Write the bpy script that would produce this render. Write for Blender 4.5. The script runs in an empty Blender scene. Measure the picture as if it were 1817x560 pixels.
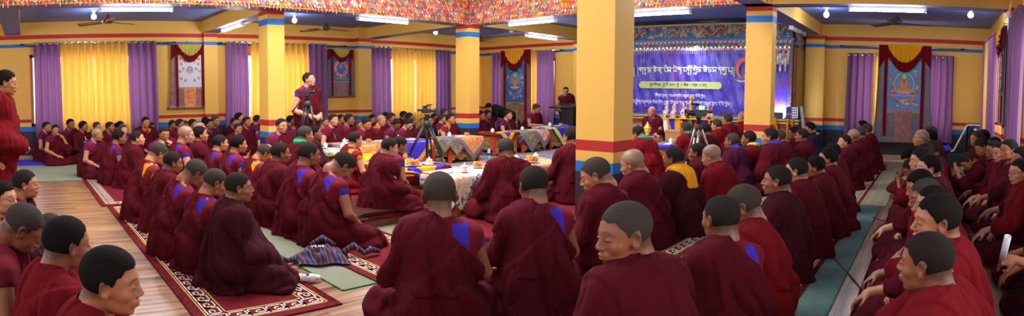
import bpy, math, random
import numpy as np
from mathutils import Vector, Matrix
# ------------------------------------------------------------------ camera: a wide panoramic view with a cylindrical projection
SC = bpy.context.scene
COL = SC.collection
FPX, YAW, PITCH, ROLL, CXP, CYP, EYE = 1023.1, math.radians(45.75), math.radians(-2.76), math.radians(-.21), 861.6, 212.6, 1.4
cd = bpy.data.cameras.new('camera'); cam = bpy.data.objects.new('camera', cd); COL.objects.link(cam); SC.camera = cam
cd.type = 'PANO'; cd.panorama_type = 'CENTRAL_CYLINDRICAL'; cd.clip_end = 100
cd.central_cylindrical_range_u_min = -CXP/FPX; cd.central_cylindrical_range_u_max = (1817-CXP)/FPX
cd.central_cylindrical_range_v_min = (CYP-560)/FPX; cd.central_cylindrical_range_v_max = CYP/FPX; cd.central_cylindrical_radius = 1
_f0 = Vector((math.sin(YAW), math.cos(YAW), 0)); _r0 = Vector((math.cos(YAW), -math.sin(YAW), 0)); _z = Vector((0, 0, 1))
_f = _f0*math.cos(PITCH)+_z*math.sin(PITCH); _u = -_f0*math.sin(PITCH)+_z*math.cos(PITCH)
_r = _r0*math.cos(ROLL)-_u*math.sin(ROLL); _u = _r0*math.sin(ROLL)+_u*math.cos(ROLL)
cam.matrix_world = Matrix([(_r[i], _u[i], -_f[i], (0, 0, EYE)[i]) for i in range(3)]+[(0, 0, 0, 1)])
# ------------------------------------------------------------------ sky, daylight with added fill, exposure
W = bpy.data.worlds.new('sky'); SC.world = W; W.use_nodes = True
W.node_tree.nodes['Background'].inputs[0].default_value = (.80, .88, 1, 1); W.node_tree.nodes['Background'].inputs[1].default_value = 3.0
SC.view_settings.view_transform = 'Standard'; SC.view_settings.look = 'None'; SC.view_settings.gamma = 1; SC.view_settings.use_curve_mapping = False
SC.view_settings.exposure = 0.3
SC.cycles.max_bounces = 6; SC.cycles.diffuse_bounces = 4; SC.cycles.glossy_bounces = 2; SC.cycles.transmission_bounces = 4; SC.cycles.transparent_max_bounces = 6
SC.cycles.sample_clamp_indirect = 3.0; SC.cycles.caustics_reflective = False; SC.cycles.caustics_refractive = False
def area(name, loc, aim, sx, sy, power, col=(1, 1, 1), spread=180):
    l = bpy.data.lights.new(name, 'AREA'); l.shape = 'RECTANGLE'; l.size = sx; l.size_y = sy; l.energy = power; l.color = col; l.spread = math.radians(spread)
    o = bpy.data.objects.new(name, l); COL.objects.link(o); o.location = loc
    o.rotation_euler = Vector(aim).to_track_quat('-Z', 'Y').to_euler(); return o
DAY = (1.0, .97, .93)
WIN_N = [(.14, 3.05), (4.95, 7.25), (9.15, 11.95)]; WIN_E = [(-.40, 1.85), (10.45, 12.95)]; WIN_S = [(10.0, 12.6), (5.4, 8.2), (1., 3.6)]; FILL_WIN_W = [(-.5, 2.2), (4.2, 7.5), (9.2, 11.8)]  # west windows and the out-of-view south ones are added for fill
for a, b in WIN_N: area('daylight', ((a+b)/2, 13.85, 1.6), (0, -1, -.15), b-a, 1.7, 95, DAY)
for a, b in WIN_E: area('daylight', (14.1, (a+b)/2, 1.6), (-1, 0, -.15), b-a, 1.7, 70, DAY)
for a, b in WIN_S: area('daylight', ((a+b)/2, -1.75, 1.6), (0, 1, -.2), b-a, 1.7, 40, DAY)  # south windows out of view are added to bring in fill light
for a, b in FILL_WIN_W: area('daylight', (-4.4, (a+b)/2, 1.6), (1, 0, -.2), b-a, 1.7, 45, DAY)  # fill through unseen west windows, added to brighten the hall
area('added_roof_fill', (3.9, 6.0, 4.9), (0, 0, -1), 5.5, 3.5, 520, (.95, .97, 1))  # added fill light above the unseen top of the atrium
# ------------------------------------------------------------------ sculpting with distance fields
F32 = np.float32
def V3(*a): return np.array(a, F32)
def ell(P, c, r):
    q = (P - V3(*c)) / V3(*r); k = np.sqrt((q*q).sum(-1)); g = q / V3(*r); k1 = np.sqrt((g*g).sum(-1)) + 1e-9
    return k*(k-1)/k1
def cap(P, a, b, ra, rb=None):
    if rb is None: rb = ra
    a = V3(*a); b = V3(*b); d = b-a; t = np.clip(((P-a)@d)/max(float(d@d), 1e-9), 0, 1)
    q = P - a - t[..., None]*d
    return np.sqrt((q*q).sum(-1)) - (ra + (rb-ra)*t)
def smin(a, b, k):
    h = np.clip(.5+.5*(b-a)/k, 0, 1); return b + (a-b)*h - k*h*(1-h)
def smax(a, b, k): return -smin(-a, -b, k)
def rbox(P, c, h, r):
    q = np.abs(P - V3(*c)) - (V3(*h)-r)
    return np.sqrt((np.maximum(q, 0)**2).sum(-1)) + np.minimum(q.max(-1), 0) - r
def rot(ax, a):
    c, s = math.cos(a), math.sin(a)
    return np.array({'x': ((1,0,0),(0,c,-s),(0,s,c)), 'y': ((c,0,s),(0,1,0),(-s,0,c)), 'z': ((c,-s,0),(s,c,0),(0,0,1))}[ax], F32)
def sst(x, a, b):
    t = np.clip((x-a)/(b-a), 0, 1); return t*t*(3-2*t)
def surface(fn, lo, hi, h, fine=None):
    """Mesh of the zero level of fn on a grid of spacing h; fine = (z0, h2): spacing h2 above z0."""
    ax = []
    for i in range(3):
        if i == 2 and fine:
            g = np.concatenate([np.arange(lo[2], fine[0], h), np.arange(fine[0], hi[2]+fine[1], fine[1])])
        else: g = np.arange(lo[i], hi[i]+h, h)
        n = int(math.ceil((len(g)-1)/4)*4+1)
        st = g[-1]-g[-2]
        g = np.concatenate([g, g[-1]+st*np.arange(1, n-len(g)+1)]) if n > len(g) else g
        ax.append(g.astype(F32))
    X, Y, Z = ax
    cx, cy, cz = X[::4], Y[::4], Z[::4]
    Pc = np.stack(np.meshgrid(cx, cy, cz, indexing='ij'), -1)
    Fc = fn(Pc.reshape(-1, 3)).reshape(Pc.shape[:3])
    cell = max(h, h)*4*1.35
    near = np.abs(Fc) < cell
    cm = np.zeros(tuple(n-1 for n in Fc.shape), bool)
    for i in (0, 1):
        for j in (0, 1):
            for k in (0, 1): cm |= near[i:near.shape[0]-1+i, j:near.shape[1]-1+j, k:near.shape[2]-1+k]
    M = np.zeros((len(X), len(Y), len(Z)), bool)
    up = np.repeat(np.repeat(np.repeat(cm, 4, 0), 4, 1), 4, 2)
    M[:-1, :-1, :-1] |= up; M[1:, :-1, :-1] |= up; M[:-1, 1:, :-1] |= up; M[:-1, :-1, 1:] |= up
    M[1:, 1:, :-1] |= up; M[1:, :-1, 1:] |= up; M[:-1, 1:, 1:] |= up; M[1:, 1:, 1:] |= up
    ix = [np.minimum((np.arange(len(a))+2)//4, len(c)-1) for a, c in zip(ax, (cx, cy, cz))]
    G = Fc[np.ix_(*ix)].copy()
    I = np.nonzero(M)
    G[I] = fn(np.stack([X[I[0]], Y[I[1]], Z[I[2]]], -1))
    S = G < 0
    a = S[:-1, :-1, :-1]; al = a.copy(); an = a.copy()
    for i in (0, 1):
        for j in (0, 1):
            for k in (0, 1):
                t = S[i:S.shape[0]-1+i, j:S.shape[1]-1+j, k:S.shape[2]-1+k]; al &= t; an |= t
    act = an & ~al
    C = np.stack(np.nonzero(act), -1)
    idx = -np.ones(act.shape, np.int32); idx[act] = np.arange(len(C))
    pos = np.zeros((len(C), 3), np.float64); cnt = np.zeros(len(C))
    cor = [(i, j, k) for i in (0, 1) for j in (0, 1) for k in (0, 1)]
    val = {c: G[C[:, 0]+c[0], C[:, 1]+c[1], C[:, 2]+c[2]] for c in cor}
    xyz = {c: np.stack([X[C[:, 0]+c[0]], Y[C[:, 1]+c[1]], Z[C[:, 2]+c[2]]], -1) for c in cor}
    for c in cor:
        for d in range(3):
            if c[d]: continue
            e = list(c); e[d] = 1; e = tuple(e)
            fa, fb = val[c], val[e]; m = (fa < 0) != (fb < 0)
            t = np.where(m, fa/np.where(fa-fb == 0, 1, fa-fb), 0)
            pos += np.where(m[:, None], xyz[c]+(xyz[e]-xyz[c])*t[:, None], 0); cnt += m
    pos /= np.maximum(cnt, 1)[:, None]
    faces = []
    for d in range(3):
        u, v = (d+1) % 3, (d+2) % 3
        sl0 = [slice(None)]*3; sl1 = [slice(None)]*3
        sl0[d] = slice(0, -1); sl1[d] = slice(1, None)
        s0, s1 = S[tuple(sl0)], S[tuple(sl1)]
        E = np.stack(np.nonzero(s0 != s1), -1)
        E = E[(E[:, u] > 0) & (E[:, v] > 0) & (E[:, u] < act.shape[u]) & (E[:, v] < act.shape[v])]
        if not len(E): continue
        def at(du, dv):
            q = E.copy(); q[:, u] -= du; q[:, v] -= dv; return idx[q[:, 0], q[:, 1], q[:, 2]]
        q = np.stack([at(1, 1), at(0, 1), at(0, 0), at(1, 0)], -1)
        inside = s0[E[:, 0], E[:, 1], E[:, 2]]
        q[~inside] = q[~inside][:, ::-1]
        faces.append(q[(q >= 0).all(1)])
    return pos, np.concatenate(faces) if faces else np.zeros((0, 4), int)
def quad_mesh(name, pos, faces, attrs=None):
    me = bpy.data.meshes.new(name)
    me.vertices.add(len(pos)); me.vertices.foreach_set('co', np.ascontiguousarray(pos, F32).ravel())
    me.loops.add(len(faces)*4); me.loops.foreach_set('vertex_index', np.ascontiguousarray(faces, np.int32).ravel())
    me.polygons.add(len(faces)); me.polygons.foreach_set('loop_start', np.arange(0, len(faces)*4, 4, dtype=np.int32))
    me.polygons.foreach_set('loop_total', np.full(len(faces), 4, np.int32))
    me.polygons.foreach_set('use_smooth', np.ones(len(faces), bool))
    me.update(calc_edges=True)
    for k, v in (attrs or {}).items():
        a = me.attributes.new(k, 'FLOAT', 'POINT'); a.data.foreach_set('value', np.ascontiguousarray(v, F32))
    return me

# ------------------------------------------------------------------ the figure; faces +x, left is +y
def head_sdf(Q, full=True):
    """Q in the head's own frame: 0 between the ears."""
    d = ell(Q, (-.012, 0, .03), (.096, .077, .084))
    d = smin(d, ell(Q, (.03, 0, -.02), (.058, .060, .082)), .03)
    d = smin(d, ell(Q, (.032, 0, -.068), (.047, .050, .034)), .022)
    d = smin(d, ell(Q, (.071, 0, -.092), (.018, .021, .015)), .02)
    A = Q*V3(1, 0, 1) + np.abs(Q)*V3(0, 1, 0)          # mirrored across the face
    d = smin(d, ell(A, (.058, .041, -.025), (.021, .020, .018)), .02)
    d = smin(d, cap(A, (.080, .010, .022), (.070, .042, .022), .010, .008), .014)
    d = smax(d, -ell(A, (.100, .032, .004), (.017, .018, .012)), .012)
    d = smin(d, ell(A, (.075, .031, .0035), (.0135, .0165, .0095)), .006)
    d = smin(d, cap(Q, (.085, 0, .014), (.107, 0, -.022), .0065, .0105), .010)
    d = smin(d, ell(A, (.096, .011, -.028), (.011, .0085, .008)), .006)
    d = smin(d, ell(Q, (.086, 0, -.055), (.014, .026, .020)), .012)
    d = smin(d, ell(Q, (.098, 0, -.051), (.0085, .022, .0048)), .004)
    d = smin(d, ell(Q, (.096, 0, -.0625), (.0085, .019, .0058)), .004)
    d = smax(d, -ell(Q, (.107, 0, -.0563), (.010, .024, .0016)), .003)
    E = A - V3(-.004, .078, -.006)
    E = E @ rot('z', -.38) @ rot('y', -.12)
    e = smax(ell(E, (0, 0, 0), (.019, .0095, .033)), -ell(E, (.001, .009, .004), (.0125, .008, .022)), .004)
    e = smin(e, ell(E, (.004, .0, -.026), (.009, .0065, .010)), .005)
    d = smin(d, e, .006)
    return d
def headframe(P, hp, pitch=0.): return (P - V3(*hp)) @ rot('y', pitch)

def hand(P, w, ax, up, curl, side, k=.008):
    """A hand from wrist w pointing along ax, back of the hand towards up; five fingers bent by curl; side +1 left."""
    ax = V3(*ax); ax /= np.linalg.norm(ax); up = V3(*up); up = up - ax*(up@ax); up /= np.linalg.norm(up); lat = np.cross(up, ax)*side
    w = V3(*w)
    L = np.stack([(P-w)@ax, (P-w)@lat, (P-w)@up], -1)   # lat: towards the thumb
    d = ell(L, (.045, 0, 0), (.052, .041, .0155))
    d = smin(d, cap(L, (0, 0, 0), (.03, 0, 0), .024, .028), .02)
    lens = ((.030, .026, .020, .034), (.010, .030, .024, .019), (-.011, .027, .022, .018), (-.030, .022, .017, .015))
    for (y0, l1, l2, l3), (xx) in zip([(.031, .034, .024, .019), (.010, .038, .027, .021), (-.011, .035, .025, .020), (-.031, .027, .019, .017)], (.082, .087, .083, .074)):
        p = np.array([xx, y0, 0.]); a = 0.
        for l, c, r in ((l1, .55, .0092), (l2, .95, .0083), (l3, .7, .0075)):
            a += c*curl
            q = p + l*np.array([math.cos(a), 0, -math.sin(a)])
            d = smin(d, cap(L, p, q, r, r*.93), .004 if l is not l1 else .009); p = q
    p = (.022, .030, -.006); q = (.050, .058, -.014-.014*curl); r = (.074, .060-.012*curl, -.020-.022*curl)
    d = smin(d, cap(L, p, q, .013, .0105), .012); d = smin(d, cap(L, q, r, .0100, .0085), .004)
    return d

def wav(P, fx, fy, fz, ph=0.): return np.sin(P[..., 0]*fx + P[..., 1]*fy + P[..., 2]*fz + ph)
def ridge(s):
    """Rounded ridges with narrow valleys."""
    t = np.abs((s/math.pi) % 2 - 1); return 1 - 2.0*(1-t)**2.6
def folds(P, seed, o=(0, .15, .6), n=9, amp=.012):
    """Cloth folds falling from a gathering point o on the shoulder, in bundles, crossed by a few sagging swags."""
    rs = np.random.RandomState(seed); a, b, c, e = rs.uniform(0, 6.28, 4)
    dy = P[..., 1]-o[1]; dz = P[..., 2]-o[2]; dx = P[..., 0]-o[0]
    r = np.sqrt(dy*dy+dz*dz+dx*dx)+1e-6
    side = np.arctan2(dx, dy+.12)
    th = np.arctan2(dy, -dz+.10)
    w = .6*wav(P, 5, 3, 6, a)+.5*wav(P, -4, 6, 4, b)
    s1 = ridge(th*n + w*1.5 + side*1.2 + r*2)
    s2 = ridge(th*n*2.3 + w*2.4 + e + side*2)*sst(wav(P, 5, 7, 3, e), -.5, .5)
    s3 = ridge(r*19 + th*3.2 + w*2.2 + b)*sst(wav(P, 4, 5, 3, c), -.1, .7)
    return amp*(s1*np.clip(r*2.2, .2, 1.) + s2*.42 + s3*.55) - amp*.5
ARM = dict(   # shoulder, elbow, wrist, hand direction, back-of-hand direction, curl
    lap=((-.01, .175, .53), (.04, .255, .31), (.225, .085, .175), (.5, -.8, -.12), (.5, .2, .9), .75),
    knee=((-.01, .175, .53), (.14, .27, .33), (.36, .20, .255), (.9, -.1, -.55), (.6, 0, .9), .45),
    hold=((-.01, .175, .53), (.20, .27, .36), (.44, .19, .42), (.9, -.15, -.05), (.1, .6, .7), .95),
    chin=((-.01, .175, .53), (.22, .23, .27), (.17, .09, .555), (-.25, -.35, .9), (.9, .2, .2), 1.0),
    up=((-.01, .175, .545), (.20, .27, .62), (.08, .10, .80), (-.5, -.5, .6), (.3, .3, .9), .5),
    pray=((-.01, .175, .53), (.24, .16, .36), (.235, .035, .60), (-.1, -.3, .9), (.4, .9, .2), .5),
    table=((-.01, .175, .53), (.10, .25, .34), (.33, .13, .36), (1, -.35, -.05), (0, .2, 1), .5),
    stand=((-.01, .175, 1.36), (-.03, .27, 1.08), (.16, .12, 1.00), (.6, -.8, -.1), (.5, .3, .8), .7),
    cam=((-.01, .175, 1.36), (.02, .26, 1.10), (.20, .17, 1.24), (.6, -.4, .6), (.3, .5, .6), .9),
    down=((-.01, .175, 1.36), (.0, .25, 1.10), (.07, .25, .86), (.1, 0, -1), (0, 1, 0), .5),
)
def mir(t, s): return (t[0], t[1]*s, t[2])
def arm_sdf(P, key, s, fat=1., hands=True, hand_only=False):
    sh, el, wr, ax, up, cu = ARM[key]
    sh, el, wr, ax, up = (mir(t, s) for t in (sh, el, wr, ax, up))
    d = smin(cap(P, sh, el, .052*fat, .041*fat), cap(P, el, wr, .039*fat, .027), .02)
    d = smin(d, ell(P, tuple((np.array(el)*.62+np.array(wr)*.38)), (.040, .040, .040)), .03)
    if hands: d = smin(d, hand(P, wr, ax, up, cu, s), .012)
    return d
HP, HPS = (.030, 0, .737), (.025, 0, 1.567)
def body_fn(arms, standing=False, lod=0):
    z = .83 if standing else 0.
    hp = HPS if standing else HP
    def fn(P):
        Q = P - V3(0, 0, z)
        d = head_sdf(headframe(P, hp))
        n = cap(Q, (-.012, 0, .69), (-.035, 0, .58), .055, .064)
        d = smin(d, n, .022)
        n = smin(cap(Q, (-.03, -.10, .575), (-.03, .10, .575), .045), ell(Q, (-.02, 0, .46), (.10, .155, .13)), .06)
        n = smin(n, ell(Q, (-.04, 0, .26), (.10, .135, .2)), .06)
        d = smin(d, n, .035)
        for s, k in ((-1, arms[0]), (1, arms[1])):
            if k: d = smin(d, arm_sdf(P, k, s), .03)
        if not standing:
            L = smin(cap(P, (-.02, .10, .13), (.29, .30, .10), .075, .05), cap(P, (.29, .30, .10), (.27, -.03, .055), .045, .03), .02)
            R = smin(cap(P, (-.02, -.10, .13), (.29, -.30, .10), .075, .05), cap(P, (.29, -.30, .10), (.22, .05, .05), .045, .03), .02)
            d = smin(d, smin(L, R, .03), .05)
            d = smin(d, ell(P, (.27, -.09, .045), (.035, .085, .03)), .01)
        else:
            for s in (-1, 1):
                d = smin(d, smin(cap(P, (-.03, s*.09, .85), (-.01, s*.10, .48), .085, .055), cap(P, (-.01, s*.10, .48), (-.04, s*.10, .07), .05, .035), .03), .05)
                d = smin(d, smin(cap(P, (-.06, s*.10, .04), (.09, s*.13, .03), .032, .035), cap(P, (.09, s*.13, .03), (.15, s*.14, .022), .034, .022), .02), .03)
            d = smax(d, -P[..., 2], .004)
        return d
    lo = (-.22, -.40, -.01 if standing else 0.0); hi = (.52, .40, 1.74 if standing else .90)
    return fn, lo, hi
def skin_attrs(pos, hp):
    Q = headframe(pos.astype(F32), hp); x, y, zz = Q[:, 0], np.abs(Q[:, 1]), Q[:, 2]
    lip = np.exp(-((zz+.057)/.010)**2*1.3 - (y/.024)**4)*sst(x, .080, .092)
    brow = np.exp(-((zz-(.0235+.006*np.sin(y*60)))/.0042)**2)*sst(x, .045, .06)*sst(y, .010, .016)*(1-sst(y, .047, .056))
    line = hairline(x); h = sst(zz-line, -.012, .014)*(zz > -.09)*(Q[:, 0] > -.13)
    return dict(lip=lip, brow=brow, scalp=h)
def hairline(x): return np.interp(x, [-.12, -.085, -.04, -.018, .004, .022, .034, .060, .080, .1], [-.060, -.062, -.050, -.030, .0, .004, .030, .052, .066, .07])
def hair_fn(t, hp, lod=0):
    def fn(P):
        Q = headframe(P, hp)
        d = ell(Q, (-.012, 0, .03), (.096, .077, .084))
        d = smin(d, ell(Q, (.03, 0, -.02), (.058, .060, .082)), .03)
        ay = np.abs(Q[..., 1])
        line = hairline(Q[..., 0]).astype(F32) + .016*sst(ay, .030, .052)*sst(Q[..., 0], .045, .065) + .003*wav(Q, 130, 170, 60)
        dep = Q[..., 2]-line
        k = (wav(Q, 90, 60, 30)*wav(Q, -50, 110, 70)+.6*wav(Q, 210, -160, 190))*min(t*.20, .0004)
        return smax(smax(d - (.0012, .0026, .0045)[lod] - t*sst(dep, 0, .028) + (k*sst(dep, 0, .03) if lod == 0 else 0), -dep*.8, .0012), -(d+(.004, .008, .014)[lod]), .001)
    return fn, (hp[0]-.13, -.1, hp[2]-.09), (hp[0]+.1, .1, hp[2]+.135)

def skirt_fn(seed, spread=1.):
    def fn(P):
        d = ell(P, (-.07, 0, .10), (.17, .22, .15))
        for s in (-1, 1):
            d = smin(d, cap(P, (-.03, s*.11, .12), (.27, s*.30*spread, .085), .125, .070), .07)
            d = smin(d, cap(P, (.27, s*.30*spread, .075), (.29, -s*.05, .05), .070, .062), .07)
        d = smin(d, ell(P, (.22, 0, .03), (.24, .40*spread, .075)), .06)
        rs = np.random.RandomState(seed); a, b = rs.uniform(0, 6.28, 2)
        r = np.hypot(P[..., 0]+.05, P[..., 1])
        th = np.arctan2(P[..., 1], P[..., 0]+.05)
        f = .015*ridge(th*7+2.0*wav(P, 7, 6, 9, a)+7*r) + .013*ridge(r*24+2.5*wav(P, 5, 7, 6, b)+2*th)
        d = (d - f*sst(r, .05, .25))*.85
        return smax(d, .006 - P[..., 2], .02)
    return fn, (-.36, -.52, -.005), (.56, .52, .34)
def long_skirt(P):
    d = smin(cap(P*V3(1, .85, 1), (-.03, 0, 1.02), (-.03, 0, .16), .135, .165), cap(P, (.02, 0, .25), (.02, 0, .14), .15), .05)
    th = np.arctan2(P[..., 1], P[..., 0]+.03)
    d = d - .012*ridge(th*6+1.2*wav(P, 3, 4, 2))*sst(-P[..., 2], -1.0, -.5)
    return smax(d*.8, .10-P[..., 2], .01)
def torso_d(Q, fat=1.):
    A = Q*V3(1, 0, 1) + np.abs(Q)*V3(0, 1, 0)
    d = smin(cap(A, (-.030, .02, .595), (-.020, .150, .525), .058, .062), ell(Q, (-.03, 0, .42), (.130, .185, .18)), .08)
    return smin(d, ell(Q, (-.05, 0, .20), (.145, .185, .22)), .08)
def neckhole(Q, r=.082, z=.60): return ell(Q, (.012, 0, z+.065), (r*1.02, r, .105))
def vest_fn(arms, standing=False):
    z = .83 if standing else 0.
    def fn(P):
        Q = P - V3(0, 0, z)
        d = torso_d(Q) - .006
        for s, k in ((-1, arms[0]), (1, arms[1])):
            if k:
                sh, el = ARM[k][0], ARM[k][1]; sh = np.array(mir(sh, s)); el = np.array(mir(el, s))
                d = smin(d, cap(P, sh-(0, 0, .0), sh*.86+el*.14, .068, .062), .03)
        d = d + .003*wav(Q, 30, 12, 40)*wav(Q, 9, -33, 15)
        d = smax(d, -neckhole(Q, .078), .012)
        rr = np.sqrt((Q[..., 0]+.030)**2*.95+Q[..., 1]**2); up = .652-.55*np.maximum(Q[..., 0]+.06, 0)
        d = smin(d, smax(np.abs(rr-.070-.10*np.maximum(.60-Q[..., 2], 0))-.0075, np.maximum(Q[..., 2]-up, .555-Q[..., 2]), .006), .012)
        return smax(d, .1-Q[..., 2], .01)
    return fn, (-.24, -.31, z+.06), (.2, .31, z+.66)
def shawl_fn(kind, seed, arms=('lap', 'lap'), standing=False, hood=.0):
    """kind: 'wrap' both shoulders, 'right' bare right shoulder, 'bareboth' sash over the left shoulder only; 'open' forearms out."""
    z = .83 if standing else 0.
    def fn(P):
        Q = P - V3(0, 0, z)
        d = torso_d(Q) - .022
        for s, k in ((-1, arms[0]), (1, arms[1])):
            if kind == 'right' and s < 0: continue
            sh, el, wr = (np.array(mir(t, s)) for t in ARM[k][:3])
            e2 = el if k in ('up', 'chin', 'pray') else el*.97
            e2 = e2*V3(1, .90, 1); d = smin(d, cap(P, sh*V3(1, .93, 1), e2, .072, .080), .11)
            if kind == 'wrap': d = smin(d, cap(P, el, wr, *((.085, .07) if not standing else (.062, .055))), .07)
            else: d = smin(d, cap(P, el, el*.6+wr*.4, .075, .058), .05)
        if standing:
            d = smin(d, cap(Q*V3(1, .85, 1), (-.03, 0, .3), (-.03, 0, -.30), .14, .15), .08)
            d = smin(d, cap(Q, (.02, .13, .2), (.02, .15, -.22), .08, .06), .07)
            lowcut = -Q[..., 2]-.28+.1*Q[..., 1]
        else:
            wd = (1.22, 1.12, 1.30, 1.16)[seed % 4]
            d = smin(d, cap(P*V3(1, 1/wd, 1), (-.045, 0, .50), (-.065, 0, -.02), .12, .25 if kind != 'right' else .21)*.9, .08)
            if kind == 'wrap': d = smin(d, cap(P*V3(1, .8, 1), (.0, 0, .42), (.12, 0, .06), .12, .20), .09)
            lowcut = .006-P[..., 2]
        f = folds(Q, seed, o=(-.02, .13 if kind != 'wrap' else .05, .62), n=8.5 if kind == 'right' else 7.5, amp=.030 if not standing else .012)
        d = d - f*sst(-Q[..., 2], -.60, -.38)
        # the free end thrown over the left shoulder lies on top with an edge of its own
        rs = np.random.RandomState(seed+7); w = rs.uniform(.5, 1.0); sl = rs.uniform(-.25, .1)
        edge = np.abs(Q[..., 1]-.12*w-sl*(Q[..., 2]-.55)*-1) - .085*(1+.25*w)
        end = (.20+.10*w - Q[..., 2])
        d = smin(d, smax(smax(d-.013, edge, .012), end, .012), .007)
        # second layer: a diagonal hem across the back and chest
        d2 = (Q[..., 2]-.47)*.8 + Q[..., 1]*.62 + .02*wav(Q, 9, 6, 0, seed)
        d = smin(d, smax(d-.010, d2, .010), .006)
        # collar roll
        if kind == 'right':
            cut = (-(Q[..., 1]+.035)*.9 + (Q[..., 2]-.52)*.55*0 + (Q[..., 2]-.60)*.75)
            front = sst(P[..., 0], -.05, .05)
            cut = cut - .10*(1-front)*0
            d = smax(d, cut + .012*wav(Q, 20, 10, 14, seed), .014)
        elif kind == 'wrap' or kind == 'open':
            d = smax(d, -smax((.50 + .9*np.abs(Q[..., 1]-.01) - Q[..., 2])*.7, .015-Q[..., 0], .02), .02)
        d = smax(d, -neckhole(Q, .070, .605), .016)
        if kind != 'right':
            rr = np.sqrt((Q[..., 0]+.022)**2*.9+Q[..., 1]**2); zc = .615+.25*(-Q[..., 0]-.02)-.10*sst(Q[..., 0], 0, .08)
            d = smin(d, np.sqrt((rr-.074)**2+((Q[..., 2]-zc)*.8)**2)-.017-.004*ridge(np.arctan2(Q[..., 1], Q[..., 0])*2+seed), .012)
        return smax(d*.75, lowcut, .012)
    return fn, (-.40, -.44, (-.005 if not standing else .45)), (.46, .44, z+.68)
def shade_vest(pos, z):
    x, y, zz = pos[:, 0], pos[:, 1], pos[:, 2]-z
    ay = np.abs(y)
    back = sst(zz, .455, .462)*sst(ay, .060, .065)*(zz < .612)*(1-sst(ay, .142, .148))*(x < .03)
    trim = sst(ay+.30*(.56-zz), .2465, .2490)*(zz > .3)
    front = (x >= .03)*sst(ay, .045, .050)*(1-sst(ay, .085, .090))
    band = np.maximum(back, trim)
    return np.clip(band+front, 0, 1)
# ------------------------------------------------------------------ people: parts, head turns, placing

def mat(name, col, rough=.6, metal=0., emis=None, es=1., spec=None, sheen=0., sss=0., alpha=None):
    m = bpy.data.materials.new(name); m.use_nodes = True; b = m.node_tree.nodes['Principled BSDF']
    b.inputs['Base Color'].default_value = (*col, 1); b.inputs['Roughness'].default_value = rough; b.inputs['Metallic'].default_value = metal
    if emis: b.inputs['Emission Color'].default_value = (*emis, 1); b.inputs['Emission Strength'].default_value = es
    if spec is not None: b.inputs['Specular IOR Level'].default_value = spec
    if sheen: b.inputs['Sheen Weight'].default_value = sheen; b.inputs['Sheen Roughness'].default_value = .5
    if sss: b.inputs['Subsurface Weight'].default_value = sss; b.inputs['Subsurface Scale'].default_value = .012; b.inputs['Subsurface Radius'].default_value = (1, .35, .2)
    return m
class NT:
    """Small helper to wire nodes."""
    def __init__(s, m): s.m = m; s.t = m.node_tree; s.b = s.t.nodes['Principled BSDF']
    def n(s, ty, **k):
        o = s.t.nodes.new(ty)
        for a, v in k.items():
            if a.startswith('i_'): o.inputs[int(a[2:]) if a[2:].isdigit() else a[2:].replace('_', ' ')].default_value = v
            else: setattr(o, a, v)
        return o
    def l(s, a, b): s.t.links.new(a, b)
    def coord(s, out='Object'): return s.n('ShaderNodeTexCoord').outputs[out]
    def noise(s, vec, scale, detail=3, rough=.5):
        o = s.n('ShaderNodeTexNoise'); o.inputs['Scale'].default_value = scale; o.inputs['Detail'].default_value = detail; o.inputs['Roughness'].default_value = rough
        if vec is not None: s.l(vec, o.inputs['Vector'])
        return o.outputs['Fac']
    def mapping(s, vec, scale=(1, 1, 1), loc=(0, 0, 0), r=(0, 0, 0)):
        o = s.n('ShaderNodeMapping'); o.inputs['Scale'].default_value = scale; o.inputs['Location'].default_value = loc; o.inputs['Rotation'].default_value = r
        s.l(vec, o.inputs['Vector']); return o.outputs[0]
    def mix(s, f, a, b, mode='MIX'):
        o = s.n('ShaderNodeMix', data_type='RGBA', blend_type=mode)
        for sock, v in ((o.inputs[0], f), (o.inputs[6], a), (o.inputs[7], b)):
            if hasattr(v, 'links') or hasattr(v, 'is_linked'): s.l(v, sock)
            elif isinstance(v, (int, float)): sock.default_value = v
            else: sock.default_value = (*v, 1)
        return o.outputs[2]
    def math(s, op, a, b=0.):
        o = s.n('ShaderNodeMath', operation=op)
        for i, v in enumerate((a, b)):
            if hasattr(v, 'is_linked'): s.l(v, o.inputs[i])
            else: o.inputs[i].default_value = v
        return o.outputs[0]
    def ramp(s, f, stops, interp='LINEAR'):
        o = s.n('ShaderNodeValToRGB'); o.color_ramp.interpolation = interp; e = o.color_ramp.elements
        while len(e) < len(stops): e.new(1)
        for k, (p, c) in enumerate(stops): e[k].position = p; e[k].color = (*c, 1)
        s.l(f, o.inputs[0]); return o.outputs[0]
    def color(s, c): s.l(c, s.b.inputs['Base Color'])
    def bump(s, h, strength=.2, dist=.01):
        o = s.n('ShaderNodeBump'); o.inputs['Strength'].default_value = strength; o.inputs['Distance'].default_value = dist; s.l(h, o.inputs['Height']); s.l(o.outputs[0], s.b.inputs['Normal'])
    def attr(s, name): return s.n('ShaderNodeAttribute', attribute_name=name).outputs['Fac']
    def sep(s, vec): 
        o = s.n('ShaderNodeSeparateXYZ'); s.l(vec, o.inputs[0]); return o.outputs
def skin_mat(name, col, hair=(.012, .010, .010), cover=.7):
    m = mat(name, col, .48, sss=.10); t = NT(m); v = t.coord()
    c = t.mix(t.noise(v, 14), tuple(x*.86 for x in col), tuple(min(1, x*1.12) for x in col))
    c = t.mix(t.math('MULTIPLY', t.attr('lip'), .55), c, (col[0]*.8, col[1]*.38, col[2]*.38))
    c = t.mix(t.math('MULTIPLY', t.attr('brow'), .85), c, hair)
    c = t.mix(t.math('MULTIPLY', t.attr('scalp'), cover), c, (.045, .022, .014))
    t.color(c); t.bump(t.noise(v, 90, 2), .12, .004); return m
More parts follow.
